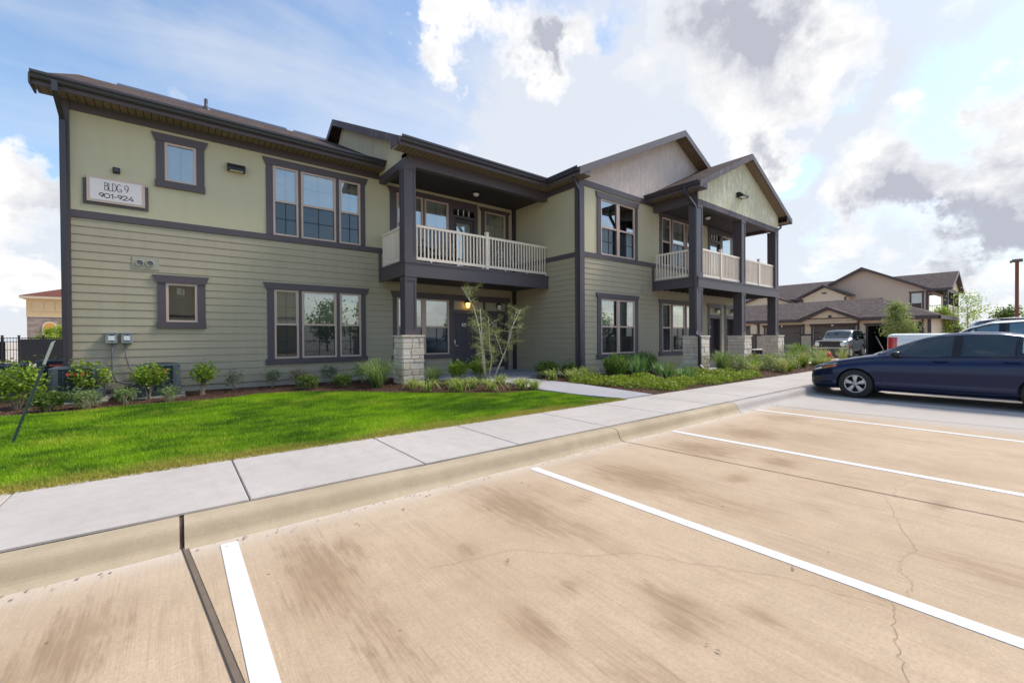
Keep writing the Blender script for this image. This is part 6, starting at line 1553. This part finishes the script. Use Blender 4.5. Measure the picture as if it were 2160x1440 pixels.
        w = MB(); w.box(-.6, .6, yc(a + 2.45), yc(a + 2.0), .42, zf + .02); w.prism([(yc(a + 2.4), zf), (yc(a + 2.5), zf), (yc(a + 2.66), zf + .45), (yc(a + 2.56), zf + .46)], -.6, .6, axis='u'); w.build('rear_seat', 'seat', t, bevel=.04)
        w = MB(); cc = Vector((-.36, yc(a + .62), zf + .27)); ring = [tuple(cc + Vector((.18 * math.cos(q), .07 * math.sin(q), .165 * math.sin(q)))) for q in np.linspace(0, 2 * math.pi, 22)]; w.tube(ring, .014, 6, cap=False); w.tube([tuple(cc), tuple(cc + Vector((0, .25, -.08)))], .02, 6); w.build('steering_wheel', 'black', t)
    if sp.get('extra'): sp['extra'](t, P, jz, patch, seam, yc, section)
    t.location = loc; t.rotation_euler = (0, 0, rz)
    if group: t['group'] = group
    return t
def cruze_extra(t, P, jz, patch, seam, yc, section):
    # seams: door fronts/rears, sill
    seam([(1.38, .30), (1.36, .5), (1.37, .7), (1.40, .88), (1.42, .93)]); seam([(2.46, .26), (2.46, .5), (2.48, .75), (2.54, .95)])
    seam([(3.36, .30), (3.42, .40), (3.46, .56), (3.42, .75), (3.36, .94)]); seam([(1.38, .285), (1.8, .275), (2.46, .265), (3.0, .275), (3.36, .30)])
    # window frames / pillars proud of the glass
    patch('window_trim', 'black', lambda f: .945 + .035 * f, lambda f: .962 + .036 * f, 1.42, 3.72, 20, 1, .003)
    for s, wd in ((2.50, .12), (3.27, .035)):
        for sg in (1, -1):
            w = MB(); vs = []
            for k in range(7):
                zz = k / 6; a = section(s)[22][1]; b = section(s)[25][1]; z = a + (b - a) * zz; sl = -.05 * zz
                for ds in (-wd / 2, wd / 2):
                    p = P(s - sl * .6 + ds, min(25, jz(s - sl * .6 + ds, min(z, section(s - sl * .6 + ds)[25][1] - .002))), .004); vs.append((sg * p.x, p.y, p.z))
            w.add(vs, [(2 * k, 2 * k + 1, 2 * k + 3, 2 * k + 2) for k in range(6)]); w.build('pillar', 'black' if wd > .05 else 'black', t)
    # headlamp, amber, grille pieces
    patch('headlamp', 'headlamp', lambda f: .545 + .13 * f, lambda f: .655 + .115 * f ** .8, .035, .56, 12, 4, .004)
    patch('side_marker', 'amber', lambda f: .63 + .075 * f, lambda f: .66 + .075 * f, .30, .58, 8, 2, .007)
    patch('headlamp_stripe', 'headlamp_bright', lambda f: .585 + .045 * f, lambda f: .61 + .06 * f, .10, .28, 6, 2, .007)
    patch('headlamp_stripe', 'headlamp_bright', lambda f: .69 + .08 * f, lambda f: .70 + .08 * f, .2, .6, 8, 1, .007)
    patch('front_grille', 'black', lambda f: .24, lambda f: .46 - .05 * f, .0, .10, 4, 6, .004)
    patch('bumper_lip', 'black', lambda f: .15, lambda f: .19 + .02 * f, .0, .5, 10, 1, .008)
    patch('fog_recess', 'black', lambda f: .27 + .06 * f, lambda f: .40 + .06 * math.sin(math.pi * f), .10, .30, 6, 3, .004)
    patch('sill_trim', 'black', lambda f: .17, lambda f: .215, 1.25, 3.3, 16, 1, .004)
    # mirrors
    for sg in (1, -1):
        w = MB(); p = P(1.66, 21, 0); cx, cy, cz = sg * (p.x + .095), p.y, p.z + .055
        w.lathe((cx, cy, cz), [(0.0, .10), (.05, .09), (.082, .05), (.09, 0), (.085, -.035), (.07, -.045), (0, -.045)], 18, 'y'); o = w.build('mirror', 'black', t)
        o.data.transform(Matrix.Translation((cx, cy, cz)) @ Matrix.Diagonal((1.15, 1, .78, 1)) @ Matrix.Translation((-cx, -cy, -cz)))
        w = MB(); w.tube([(sg * (p.x - .03), p.y + .03, p.z - .01), (cx, cy + .01, cz - .05)], .028, 6); w.build('mirror_arm', 'black', o)
        w = MB(); w.lathe((cx, cy - .0455, cz), [(.075, 0), (0, 0)], 16, 'y'); w.build('mirror_glass', 'chrome', o)
    for s in (2.2, 3.14):
        for sg in (1, -1):
            w = MB(); q = [P(s + d, jz(s + d, .865 + (.012 if s > 2.5 else 0)), o_) for d, o_ in ((-.02, .0), (.01, .03), (.07, .04), (.14, .036), (.19, .0))]
            w.tube([(sg * p.x, p.y, p.z) for p in q], [.008, .013, .014, .013, .008], 8); w.build('door_handle', 'navy', t)
    patch('tail_lamp', 'redlens', lambda f: .78, lambda f: .93, 4.35, 4.62, 6, 3, .004)
    w = MB(); w.tube([(-.6, yc(1.30), 1.0), (-.2, yc(1.22), 1.015), (.1, yc(1.26), 1.012)], .008, 6); w.build('wiper', 'black', t)
car('parked_car', 'dark navy sedan parked nose to the curb beside the sidewalk', 'car', (12.85, 1.40, 0), 0, dict(L=4.66,
    top=[(0, .55), (.03, .64), (.12, .71), (.5, .83), (1.0, .945), (1.22, .985), (1.5, 1.13), (1.95, 1.33), (2.3, 1.43), (2.7, 1.462), (3.1, 1.452), (3.5, 1.38), (3.95, 1.21), (4.25, 1.10), (4.5, 1.07), (4.62, 1.0), (4.66, .85)],
    belt=[(0, .50), (.05, .60), (.3, .72), (.6, .80), (1.0, .885), (1.35, .93), (2.4, .965), (3.4, 1.0), (3.9, 1.03), (4.4, 1.02), (4.6, .95), (4.66, .82)],
    w=[(0, .50), (.03, .60), (.10, .70), (.25, .79), (.5, .85), (.85, .885), (1.4, .893), (2.3, .897), (3.6, .893), (4.1, .865), (4.4, .81), (4.6, .70), (4.66, .58)],
    low=[(0, .24), (.04, .19), (.3, .17), (.6, .19), (4, .19), (4.3, .24), (4.66, .34)], cuts=[1.45, 3.72, 1.28, 2.18, 3.45, 4.1],
    wheels=[.93, 3.63], rr=.345, zc=.325, rt=.318, side_glass=[(1.45, 3.72)], top_glass=[(1.28, 2.18), (3.45, 4.1)], cabin=(1.35, 3.6), zseat=.72, extra=cruze_extra), 'navy')
def suv_extra(t, P, jz, patch, seam, yc, section):
    seam([(1.5, .35), (1.5, .9), (1.56, 1.12)]); seam([(2.5, .3), (2.5, 1.2)]); seam([(3.55, .4), (3.6, 1.22)])
    patch('window_trim', 'black', lambda f: 1.175 + .09 * f, lambda f: 1.20 + .09 * f, 1.65, 4.3, 20, 1, .003)
    for s, wd in ((2.47, .10), (3.55, .10), (1.95, .03)):
        for sg in (1, -1):
            w = MB(); vs = []
            for k in range(7):
                for ds in (-wd / 2, wd / 2):
                    a = section(s + ds); z = a[22][1] + (a[25][1] - a[22][1]) * k / 6; p = P(s + ds, min(25, jz(s + ds, z - .001)), .004); vs.append((sg * p.x, p.y, p.z))
            w.add(vs, [(2 * k, 2 * k + 1, 2 * k + 3, 2 * k + 2) for k in range(6)]); w.build('pillar', 'black', t)
    for sg in (1, -1):
        for s in (2.25, 2.75):
            w = MB(); q = [P(s + d, jz(s + d, 1.09), o_) for d, o_ in ((-.02, .0), (.02, .035), (.14, .035), (.18, .0))]; w.tube([(sg * p.x, p.y, p.z) for p in q], .014, 8); w.build('door_handle', 'silver', t)
        w = MB(); w.tube([(sg * .60, yc(2.1), 1.70), (sg * .62, yc(2.4), 1.76), (sg * .62, yc(4.2), 1.755), (sg * .6, yc(4.45), 1.68)], .018, 6); w.build('roof_rail', 'gutter', t)
        w = MB(); p = P(1.75, 21, 0); w.lathe((sg * (p.x + .1), p.y, p.z + .07), [(0, .07), (.09, .04), (.1, -.02), (0, -.04)], 14, 'y'); w.build('mirror', 'silver', t)
car('parked_car', 'silver SUV with roof rails, second vehicle from the sidewalk behind the navy sedan', 'car', (15.7, .85, 0), 0, dict(L=4.8,
    top=[(0, .7), (.06, .86), (.3, .98), (1.0, 1.08), (1.25, 1.12), (1.6, 1.36), (1.95, 1.6), (2.3, 1.72), (3.0, 1.76), (4.0, 1.735), (4.45, 1.66), (4.65, 1.3), (4.76, 1.0), (4.8, .9)],
    belt=[(0, .62), (.06, .8), (.6, .98), (1.2, 1.08), (1.6, 1.18), (3, 1.24), (4.4, 1.28), (4.7, 1.05), (4.76, .95), (4.8, .85)],
    w=[(0, .6), (.05, .74), (.25, .87), (.8, .93), (4.2, .93), (4.6, .88), (4.8, .7)], low=[(0, .3), (.3, .24), (4.4, .25), (4.8, .4)], cuts=[1.55, 4.35, 1.3, 2.2, 4.5, 4.66],
    wheels=[.95, 3.75], rr=.385, zc=.37, rt=.365, side_glass=[(1.55, 4.35)], top_glass=[(1.3, 2.2), (4.48, 4.66)], cabin=(1.5, 3.6), zseat=.85, rail=.69, extra=suv_extra), 'silver')
def truck_extra(t, P, jz, patch, seam, yc, section):
    patch('tail_lamp', 'redlens', lambda f: .95, lambda f: 1.33, 5.55, 5.775, 5, 4, .006)
    seam([(2.15, .5), (2.15, 1.15)]); seam([(3.1, .5), (3.1, 1.2)]); seam([(3.95, .5), (3.98, 1.3)])
    w = MB(); w.box(-.8, .8, yc(5.84), yc(5.76), .55, .75); w.build('rear_bumper', 'chrome', t, bevel=.02)
    w = MB(); w.box(-.78, .78, yc(5.795), yc(5.785), .8, 1.4); w.build('tailgate', 'whitecar', t, bevel=.01)
    for sg in (1, -1):
        w = MB(); w.lathe((sg * 1.06, yc(2.15), 1.25), [(0, .05), (.09, .04), (.11, -.02), (0, -.04)], 14, 'y'); w.build('mirror', 'black', t)
car('pickup_truck', 'white pickup truck with a red tail lamp backed towards the garages', 'pickup truck', (19.3, .55, 0), math.pi, dict(L=5.8,
    top=[(0, .85), (.06, 1.05), (.3, 1.13), (1.3, 1.2), (1.55, 1.25), (2.1, 1.7), (2.4, 1.86), (3.0, 1.9), (3.8, 1.87), (3.98, 1.7), (4.04, 1.46), (4.2, 1.455), (5.75, 1.455), (5.8, 1.42)],
    belt=[(0, .75), (.06, .95), (.6, 1.1), (3.9, 1.2), (4.1, 1.4), (5.75, 1.4), (5.8, 1.3)],
    w=[(0, .75), (.05, .85), (.25, .95), (5.6, .95), (5.75, .93), (5.8, .9)], low=[(0, .4), (.3, .4), (5.8, .5)], cuts=[1.9, 3.86, 1.6, 2.45, 3.93, 4.03],
    wheels=[1.0, 4.6], rr=.45, zc=.42, rt=.4, side_glass=[(1.9, 3.86)], top_glass=[(1.6, 2.4), (3.95, 4.03)], rail=.72, glass='darkglass', extra=truck_extra), 'whitecar')
def jeep_extra(t, P, jz, patch, seam, yc, section):
    F = Fr((0, yc(0), 0), (1, 0, 0), (0, 1, 0))
    w = MB(F); w.box(-.56, .56, -.02, .03, .70, 1.03); w.build('grille', 'black', t, bevel=.02)
    for i in range(7):
        u = -.36 + i * .12; w = MB(F); w.box(u + .03, u + .06, .03, .045, .74, .99); w.build('grille_bar', 'gutter', t)
    w = MB(F); w.box(-.56, .56, -.02, .045, 1.03, 1.07); w.box(-.56, .56, -.02, .045, .67, .70); w.build('grille_surround', 'jeep', t)
    for sg in (1, -1):
        w = MB(); w.lathe((sg * .66, yc(0), .86), [(.125, -.04), (.13, .02), (.11, .045), (0, .05)], 20, 'y'); w.build('headlamp', 'headlamp_bright', t)
        w = MB(F); w.box(min(sg * .80, sg * .93), max(sg * .80, sg * .93), -.35, -.08, .66, .76); w.build('fender_lamp', 'amber', t, bevel=.02)
        w = MB(); w.lathe((sg * 1.02, yc(1.55), 1.18), [(0, .05), (.1, .04), (.11, -.02), (0, -.05)], 14, 'y'); w.build('mirror', 'black', t)
        w = MB(); w.box(min(sg * .90, sg * .95), max(sg * .90, sg * .95), yc(1.45), yc(.42), .72, .86); w.build('fender_flare', 'jeep', t, bevel=.03)
        seam([(1.45, .5), (1.45, 1.1)]); seam([(2.45, .45), (2.45, 1.15)])
    w = MB(F); w.box(-.9, .9, -.1, .12, .44, .62); w.build('front_bumper', 'black', t, bevel=.03)
    w = MB(F); w.box(-.9, .9, -.1, .125, .60, .63); w.build('bumper_trim', 'silver', t)
car('parked_suv', 'boxy dark SUV with a slotted grille and silver hood facing the street before the garage', 'SUV', (34.6, 8.85, 0), R(90), dict(L=4.4,
    top=[(0, 1.06), (.1, 1.10), (1.0, 1.16), (1.3, 1.2), (1.6, 1.45), (1.85, 1.68), (2.1, 1.78), (3.0, 1.8), (4.1, 1.77), (4.25, 1.6), (4.4, 1.1)],
    belt=[(0, 1.0), (.2, 1.05), (1.4, 1.13), (4.2, 1.16), (4.4, 1.0)], w=[(0, .80), (.1, .86), (.4, .9), (4.2, .9), (4.4, .84)], low=[(0, .45), (.4, .38), (4.0, .38), (4.4, .5)],
    cuts=[1.5, 4.0, 1.28, 1.95], wheels=[.85, 3.5], rr=.43, zc=.4, rt=.37, side_glass=[(1.5, 4.0)], top_glass=[(1.28, 1.95), (4.2, 4.32)], rail=.76, spokes=5, extra=jeep_extra), 'jeep')
# hood and roof of that SUV share the even metallic paint of its body
# ------------------------------------------------------------------ across the street, behind the viewer (unseen house and trees added for window reflections)
op = thing('added_house_across', 'unseen sage two-storey house added across the lot for reflections in the lower windows of the long wall', 'house', (-2, -26, 0))
w = MB(); w.box(-14, 10, -32, -20, 0, 6.4); w.build('wall', 'siding', op)
w = MB(); w.prism([(-32.6, 6.4), (-19.4, 6.4), (-26, 9.2)], -14.6, 10.6, axis='u'); w.build('roof', 'shingle_x', op)
for u in (-11.5, -7, -2.5, 2.2, 6.6):
    for z in (.9, 4.1):
        w = MB(); w.box(u - .9, u + .9, -20.02, -19.95, z - .12, z + 1.95); wi = w.build('window', 'trim', op)
        w = MB(); w.box(u - .75, u + .75, -19.95, -19.93, z, z + 1.8); w.build('pane', 'darkglass', wi)
w = MB(); w.box(-14, 10, -19.99, -19.94, 3.3, 3.5); w.build('belt_trim', 'trim', op)
for i, (x, y, h, r_, lab) in enumerate(((14, -27, 5.5, 2.6, 'round added leafy tree next to the house across the lot'), (21, -33, 6.5, 3, 'tallest added leafy tree across the lot'), (31, -26, 4.6, 2.4, 'low added leafy tree in the middle of the row across the lot'), (43, -34, 6, 3, 'added leafy tree near the far end of the row across the lot'), (58, -30, 5.5, 3, 'last added leafy tree of the row across the lot'), (-24, -30, 6.5, 3.2, 'added leafy tree on the other side of the house across the lot'))):
    bushy_tree('tree', lab, x, y, h, r_, 1500, .22, 'leaf_dark', .12, group='unseen trees added across the lot for window reflections', low=.2)
# ------------------------------------------------------------------ camera
cam = bpy.data.cameras.new('camera'); co = bpy.data.objects.new('camera', cam); COL.objects.link(co); sc.camera = co
F_ = 902.45; yaw, pit, rol = R(38.128), R(-.4905), R(-.3835); cy, sy = math.cos(yaw), math.sin(yaw)
fw = Vector((sy, cy, 0)); rg = Vector((cy, -sy, 0)); up = Vector((0, 0, 1)); W_ = fw * math.cos(pit) + up * math.sin(pit); u2 = -fw * math.sin(pit) + up * math.cos(pit)
Rr = rg * math.cos(rol) + u2 * math.sin(rol); Uu = -rg * math.sin(rol) + u2 * math.cos(rol)
m4 = Matrix(((Rr.x, Uu.x, -W_.x, 0), (Rr.y, Uu.y, -W_.y, 0), (Rr.z, Uu.z, -W_.z, 1.40), (0, 0, 0, 1)))
co.matrix_world = m4; cam.sensor_width = 36; cam.sensor_fit = 'HORIZONTAL'; cam.lens = F_ / 2160 * 36; cam.clip_start = .05; cam.clip_end = 3000
# ------------------------------------------------------------------ sky and light
def dirpx(x, y): d = W_ * F_ + Rr * (x - 1080) - Uu * (y - 720); return d.normalized()
SUN_EL, SUN_AZ = 50, 106      # azimuth measured from +Y towards +X
sd = Vector((math.sin(R(SUN_AZ)) * math.cos(R(SUN_EL)), math.cos(R(SUN_AZ)) * math.cos(R(SUN_EL)), math.sin(R(SUN_EL))))
sl = bpy.data.lights.new('sun', 'SUN'); sl.energy = 2.5; sl.angle = R(12); sl.color = (1, .91, .76); so = bpy.data.objects.new('sun', sl); COL.objects.link(so)
so.rotation_euler = (-sd).to_track_quat('-Z', 'Y').to_euler()
wd_ = bpy.data.worlds.new('World'); sc.world = wd_; wd_.use_nodes = True; nt = wd_.node_tree; nt.nodes.clear()
sky = N(nt, 'ShaderNodeTexSky'); sky.sky_type = 'NISHITA'; sky.sun_disc = False; sky.sun_elevation = R(SUN_EL); sky.sun_rotation = R(SUN_AZ); sky.air_density = 1.2; sky.dust_density = .6; sky.ozone_density = 2
tc = N(nt, 'ShaderNodeTexCoord'); D = tc.outputs['Generated']
sx_ = N(nt, 'ShaderNodeSeparateXYZ'); L(nt, D, sx_.inputs[0])
den = mth(nt, 'ADD', mth(nt, 'MAXIMUM', sx_.outputs[2], 0), .22)
wpn = N(nt, 'ShaderNodeTexNoise'); wpn.inputs['Scale'].default_value = 5.5; wpn.inputs['Detail'].default_value = 9; wpn.inputs['Roughness'].default_value = .62; L(nt, D, wpn.inputs['Vector'])
wps = N(nt, 'ShaderNodeVectorMath'); wps.operation = 'MULTIPLY_ADD'; L(nt, wpn.outputs['Color'], wps.inputs[0]); wps.inputs[1].default_value = (.30, .30, .30)
wpo = N(nt, 'ShaderNodeVectorMath'); wpo.operation = 'SUBTRACT'; L(nt, D, wpo.inputs[0]); wpo.inputs[1].default_value = (.15, .15, .15); L(nt, wpo.outputs[0], wps.inputs[2])
DW = wps.outputs[0]
pl = N(nt, 'ShaderNodeCombineXYZ'); L(nt, mth(nt, 'DIVIDE', sx_.outputs[0], den), pl.inputs[0]); L(nt, mth(nt, 'DIVIDE', sx_.outputs[1], den), pl.inputs[1])
PL = pl.outputs[0]
def blobs(lst):
    acc = None
    for x, y, r_, wgt in lst:
        d = dirpx(x, y); k = 1 / (1 + ((x - 1080) ** 2 + (y - 720) ** 2) / F_ ** 2)
        rad = r_ / F_ * math.sqrt(k) * (k ** .25)
        n = N(nt, 'ShaderNodeVectorMath'); n.operation = 'DISTANCE'; L(nt, DW, n.inputs[0]); n.inputs[1].default_value = tuple(d)
        mr = N(nt, 'ShaderNodeMapRange'); mr.interpolation_type = 'SMOOTHSTEP'; L(nt, n.outputs['Value'], mr.inputs[0]); mr.inputs[1].default_value = 0; mr.inputs[2].default_value = rad * 1.5; mr.inputs[3].default_value = wgt; mr.inputs[4].default_value = 0
        acc = mr.outputs[0] if acc is None else mth(nt, 'ADD', acc, mr.outputs[0])
    return acc
cum = blobs([(30, 360, 110, .9), (-60, 430, 170, .8), (90, 125, 30, .62), (190, 150, 20, .5), (20, 590, 60, .6), (110, 640, 40, .5), (-100, 600, 120, .6),
    (930, 40, 75, .95), (950, 140, 55, .85), (905, -20, 80, .9), (1110, 60, 110, .9), (1150, 160, 90, .9), (1240, 90, 70, .85), (1010, 30, 60, .55),
    (1480, 60, 190, .85), (1620, 200, 170, .8), (1750, 60, 170, .75), (1880, 360, 110, .85), (1800, 420, 70, .7), (1960, 440, 110, .85), (2080, 400, 110, .85), (2130, 230, 70, .85), (1650, 320, 45, .7), (1600, 300, 50, .5), (2140, 320, 80, .7), (1990, 560, 70, .6), (1750, 530, 80, .6), (2120, 540, 90, .6), (1880, 590, 60, .5), (960, 305, 40, .45), (1420, 330, 60, .5),
    (2300, 300, 260, .8), (2100, -60, 150, .4), (1920, 215, 50, .6), (1560, 500, 60, .3)])
n1 = noi(nt, PL, 3.2, 9, .62, .2); n1b = noi(nt, D, 7, 8, .62, .3)
nn = mth(nt, 'ADD', mth(nt, 'MULTIPLY', n1, .45), mth(nt, 'MULTIPLY', n1b, .55))
# elsewhere in the sky (outside the picture) let the noise alone make clouds
away = N(nt, 'ShaderNodeVectorMath'); away.operation = 'DOT_PRODUCT'; L(nt, D, away.inputs[0]); away.inputs[1].default_value = tuple(W_)
offx = ramp(nt, mth(nt, 'ADD', mth(nt, 'MULTIPLY', sx_.outputs[0], .5), .5), [(.25, 0), (.55, 1)])
off = ramp(nt, away.outputs['Value'], [(.0, .42), (.42, .42), (.5, 0)])
off = mth(nt, 'MULTIPLY', off, mth(nt, 'ADD', .45, mth(nt, 'MULTIPLY', offx, .55)))
cd = mth(nt, 'ADD', mth(nt, 'ADD', cum, off), mth(nt, 'MULTIPLY', mth(nt, 'SUBTRACT', nn, .5), 2.8))
cmask = ramp(nt, cd, [(.34, 0), (.56, .45), (.72, .85), (.95, 1)])
# cloud shading: grey bases where placed, bright rims
grey = blobs([(1130, 90, 75, 1.7), (1150, 150, 55, 1.0), (1560, -10, 120, 1.1), (1440, 20, 60, .35), (1640, 60, 80, .35), (1950, 490, 100, 1.3), (1850, 480, 80, 1.1), (2070, 470, 90, 1.1), (1890, 360, 60, .35), (1640, 310, 36, .8), (2120, 330, 50, .4), (60, 430, 70, .3), (1600, 120, 90, .25)])
n2 = noi(nt, D, 9, 8, .6, .4); n3 = noi(nt, PL, 5, 7, .6)
gs = mth(nt, 'ADD', mth(nt, 'MULTIPLY', grey, mth(nt, 'ADD', .5, mth(nt, 'MULTIPLY', n2, .8))), mth(nt, 'MULTIPLY', ramp(nt, mth(nt, 'ADD', mth(nt, 'MULTIPLY', n2, .6), mth(nt, 'MULTIPLY', n3, .4)), [(.42, 0), (.70, 1)]), .62), clamp=True)
gs = mth(nt, 'MULTIPLY', gs, ramp(nt, cd, [(.35, 0), (.9, 1)]))
shade = mth(nt, 'ADD', gs, mth(nt, 'MULTIPLY', ramp(nt, noi(nt, DW, 4.5, 8, .6, .3), [(.38, 0), (.66, 1)]), .30), clamp=True)
ccol = ramp(nt, shade, [(0, (.86, .83, .80)), (.3, (.66, .66, .665)), (.65, (.50, .51, .55)), (1, (.36, .375, .43))])
# thin veil: streaky cirrus, denser towards the right and the horizon
vb_ = blobs([(1300, 260, 330, .95), (1050, 300, 240, .7), (1700, 200, 420, .7), (1900, 620, 300, .5), (700, 220, 240, .4), (400, 120, 160, .25), (1500, 450, 300, .5), (2000, 100, 250, .35), (60, 620, 220, .7), (250, 240, 120, .12), (30, 500, 160, .3), (1400, 60, 200, .3)])
hole = blobs([(1300, 60, 60, .9), (1690, 360, 60, .7), (1770, 190, 70, .5), (2030, 190, 110, .7), (1770, 190, 60, .4), (2020, 190, 90, .45), (1690, 360, 45, .6), (1480, 40, 0, 0), (1230, 190, 40, .2), (1380, 480, 40, .1), (2040, 260, 50, .4), (1720, 480, 40, .35), (1000, 190, 40, .2)])
st_ = N(nt, 'ShaderNodeMapping'); L(nt, PL, st_.inputs[0]); st_.inputs['Rotation'].default_value = (0, 0, .9); st_.inputs['Scale'].default_value = (1.2, 3.4, 1)
ns = noi(nt, st_.outputs[0], 1.3, 6, .55, .6)
ve = mth(nt, 'ADD', mth(nt, 'SUBTRACT', vb_, hole), mth(nt, 'MULTIPLY', mth(nt, 'SUBTRACT', ns, .45), 1.1))
ve = mth(nt, 'ADD', ve, mth(nt, 'MULTIPLY', ramp(nt, sx_.outputs[2], [(0, 1), (.22, 0)]), .55))
vm = ramp(nt, ve, [(.02, 0), (.9, .95)])
skc = N(nt, 'ShaderNodeMix'); skc.data_type = 'RGBA'; skc.blend_type = 'MULTIPLY'; skc.inputs[0].default_value = 1; L(nt, sky.outputs[0], skc.inputs[6]); skc.inputs[7].default_value = (.15, .15, .15, 1)
base = mixc(nt, vm, skc.outputs[2], (.545, .575, .63))
fin = mixc(nt, cmask, base, ccol)
sg_ = N(nt, 'ShaderNodeVectorMath'); sg_.operation = 'DOT_PRODUCT'; L(nt, D, sg_.inputs[0]); sg_.inputs[1].default_value = tuple(sd)
glow = N(nt, 'ShaderNodeMapRange'); glow.interpolation_type = 'SMOOTHSTEP'; L(nt, sg_.outputs['Value'], glow.inputs[0]); glow.inputs[1].default_value = .90; glow.inputs[2].default_value = 1.0; glow.inputs[3].default_value = 1.0; glow.inputs[4].default_value = 4.0
bg = N(nt, 'ShaderNodeBackground'); L(nt, fin, bg.inputs[0]); L(nt, glow.outputs[0], bg.inputs[1])
wo = N(nt, 'ShaderNodeOutputWorld'); L(nt, bg.outputs[0], wo.inputs[0])
wd_.cycles.sampling_method = 'MANUAL'; wd_.cycles.sample_map_resolution = 1024
vs = sc.view_settings; vs.view_transform = 'Standard'; vs.look = 'None'; vs.gamma = 1; vs.exposure = 0.54
sc.cycles.max_bounces = 8; sc.cycles.transparent_max_bounces = 12
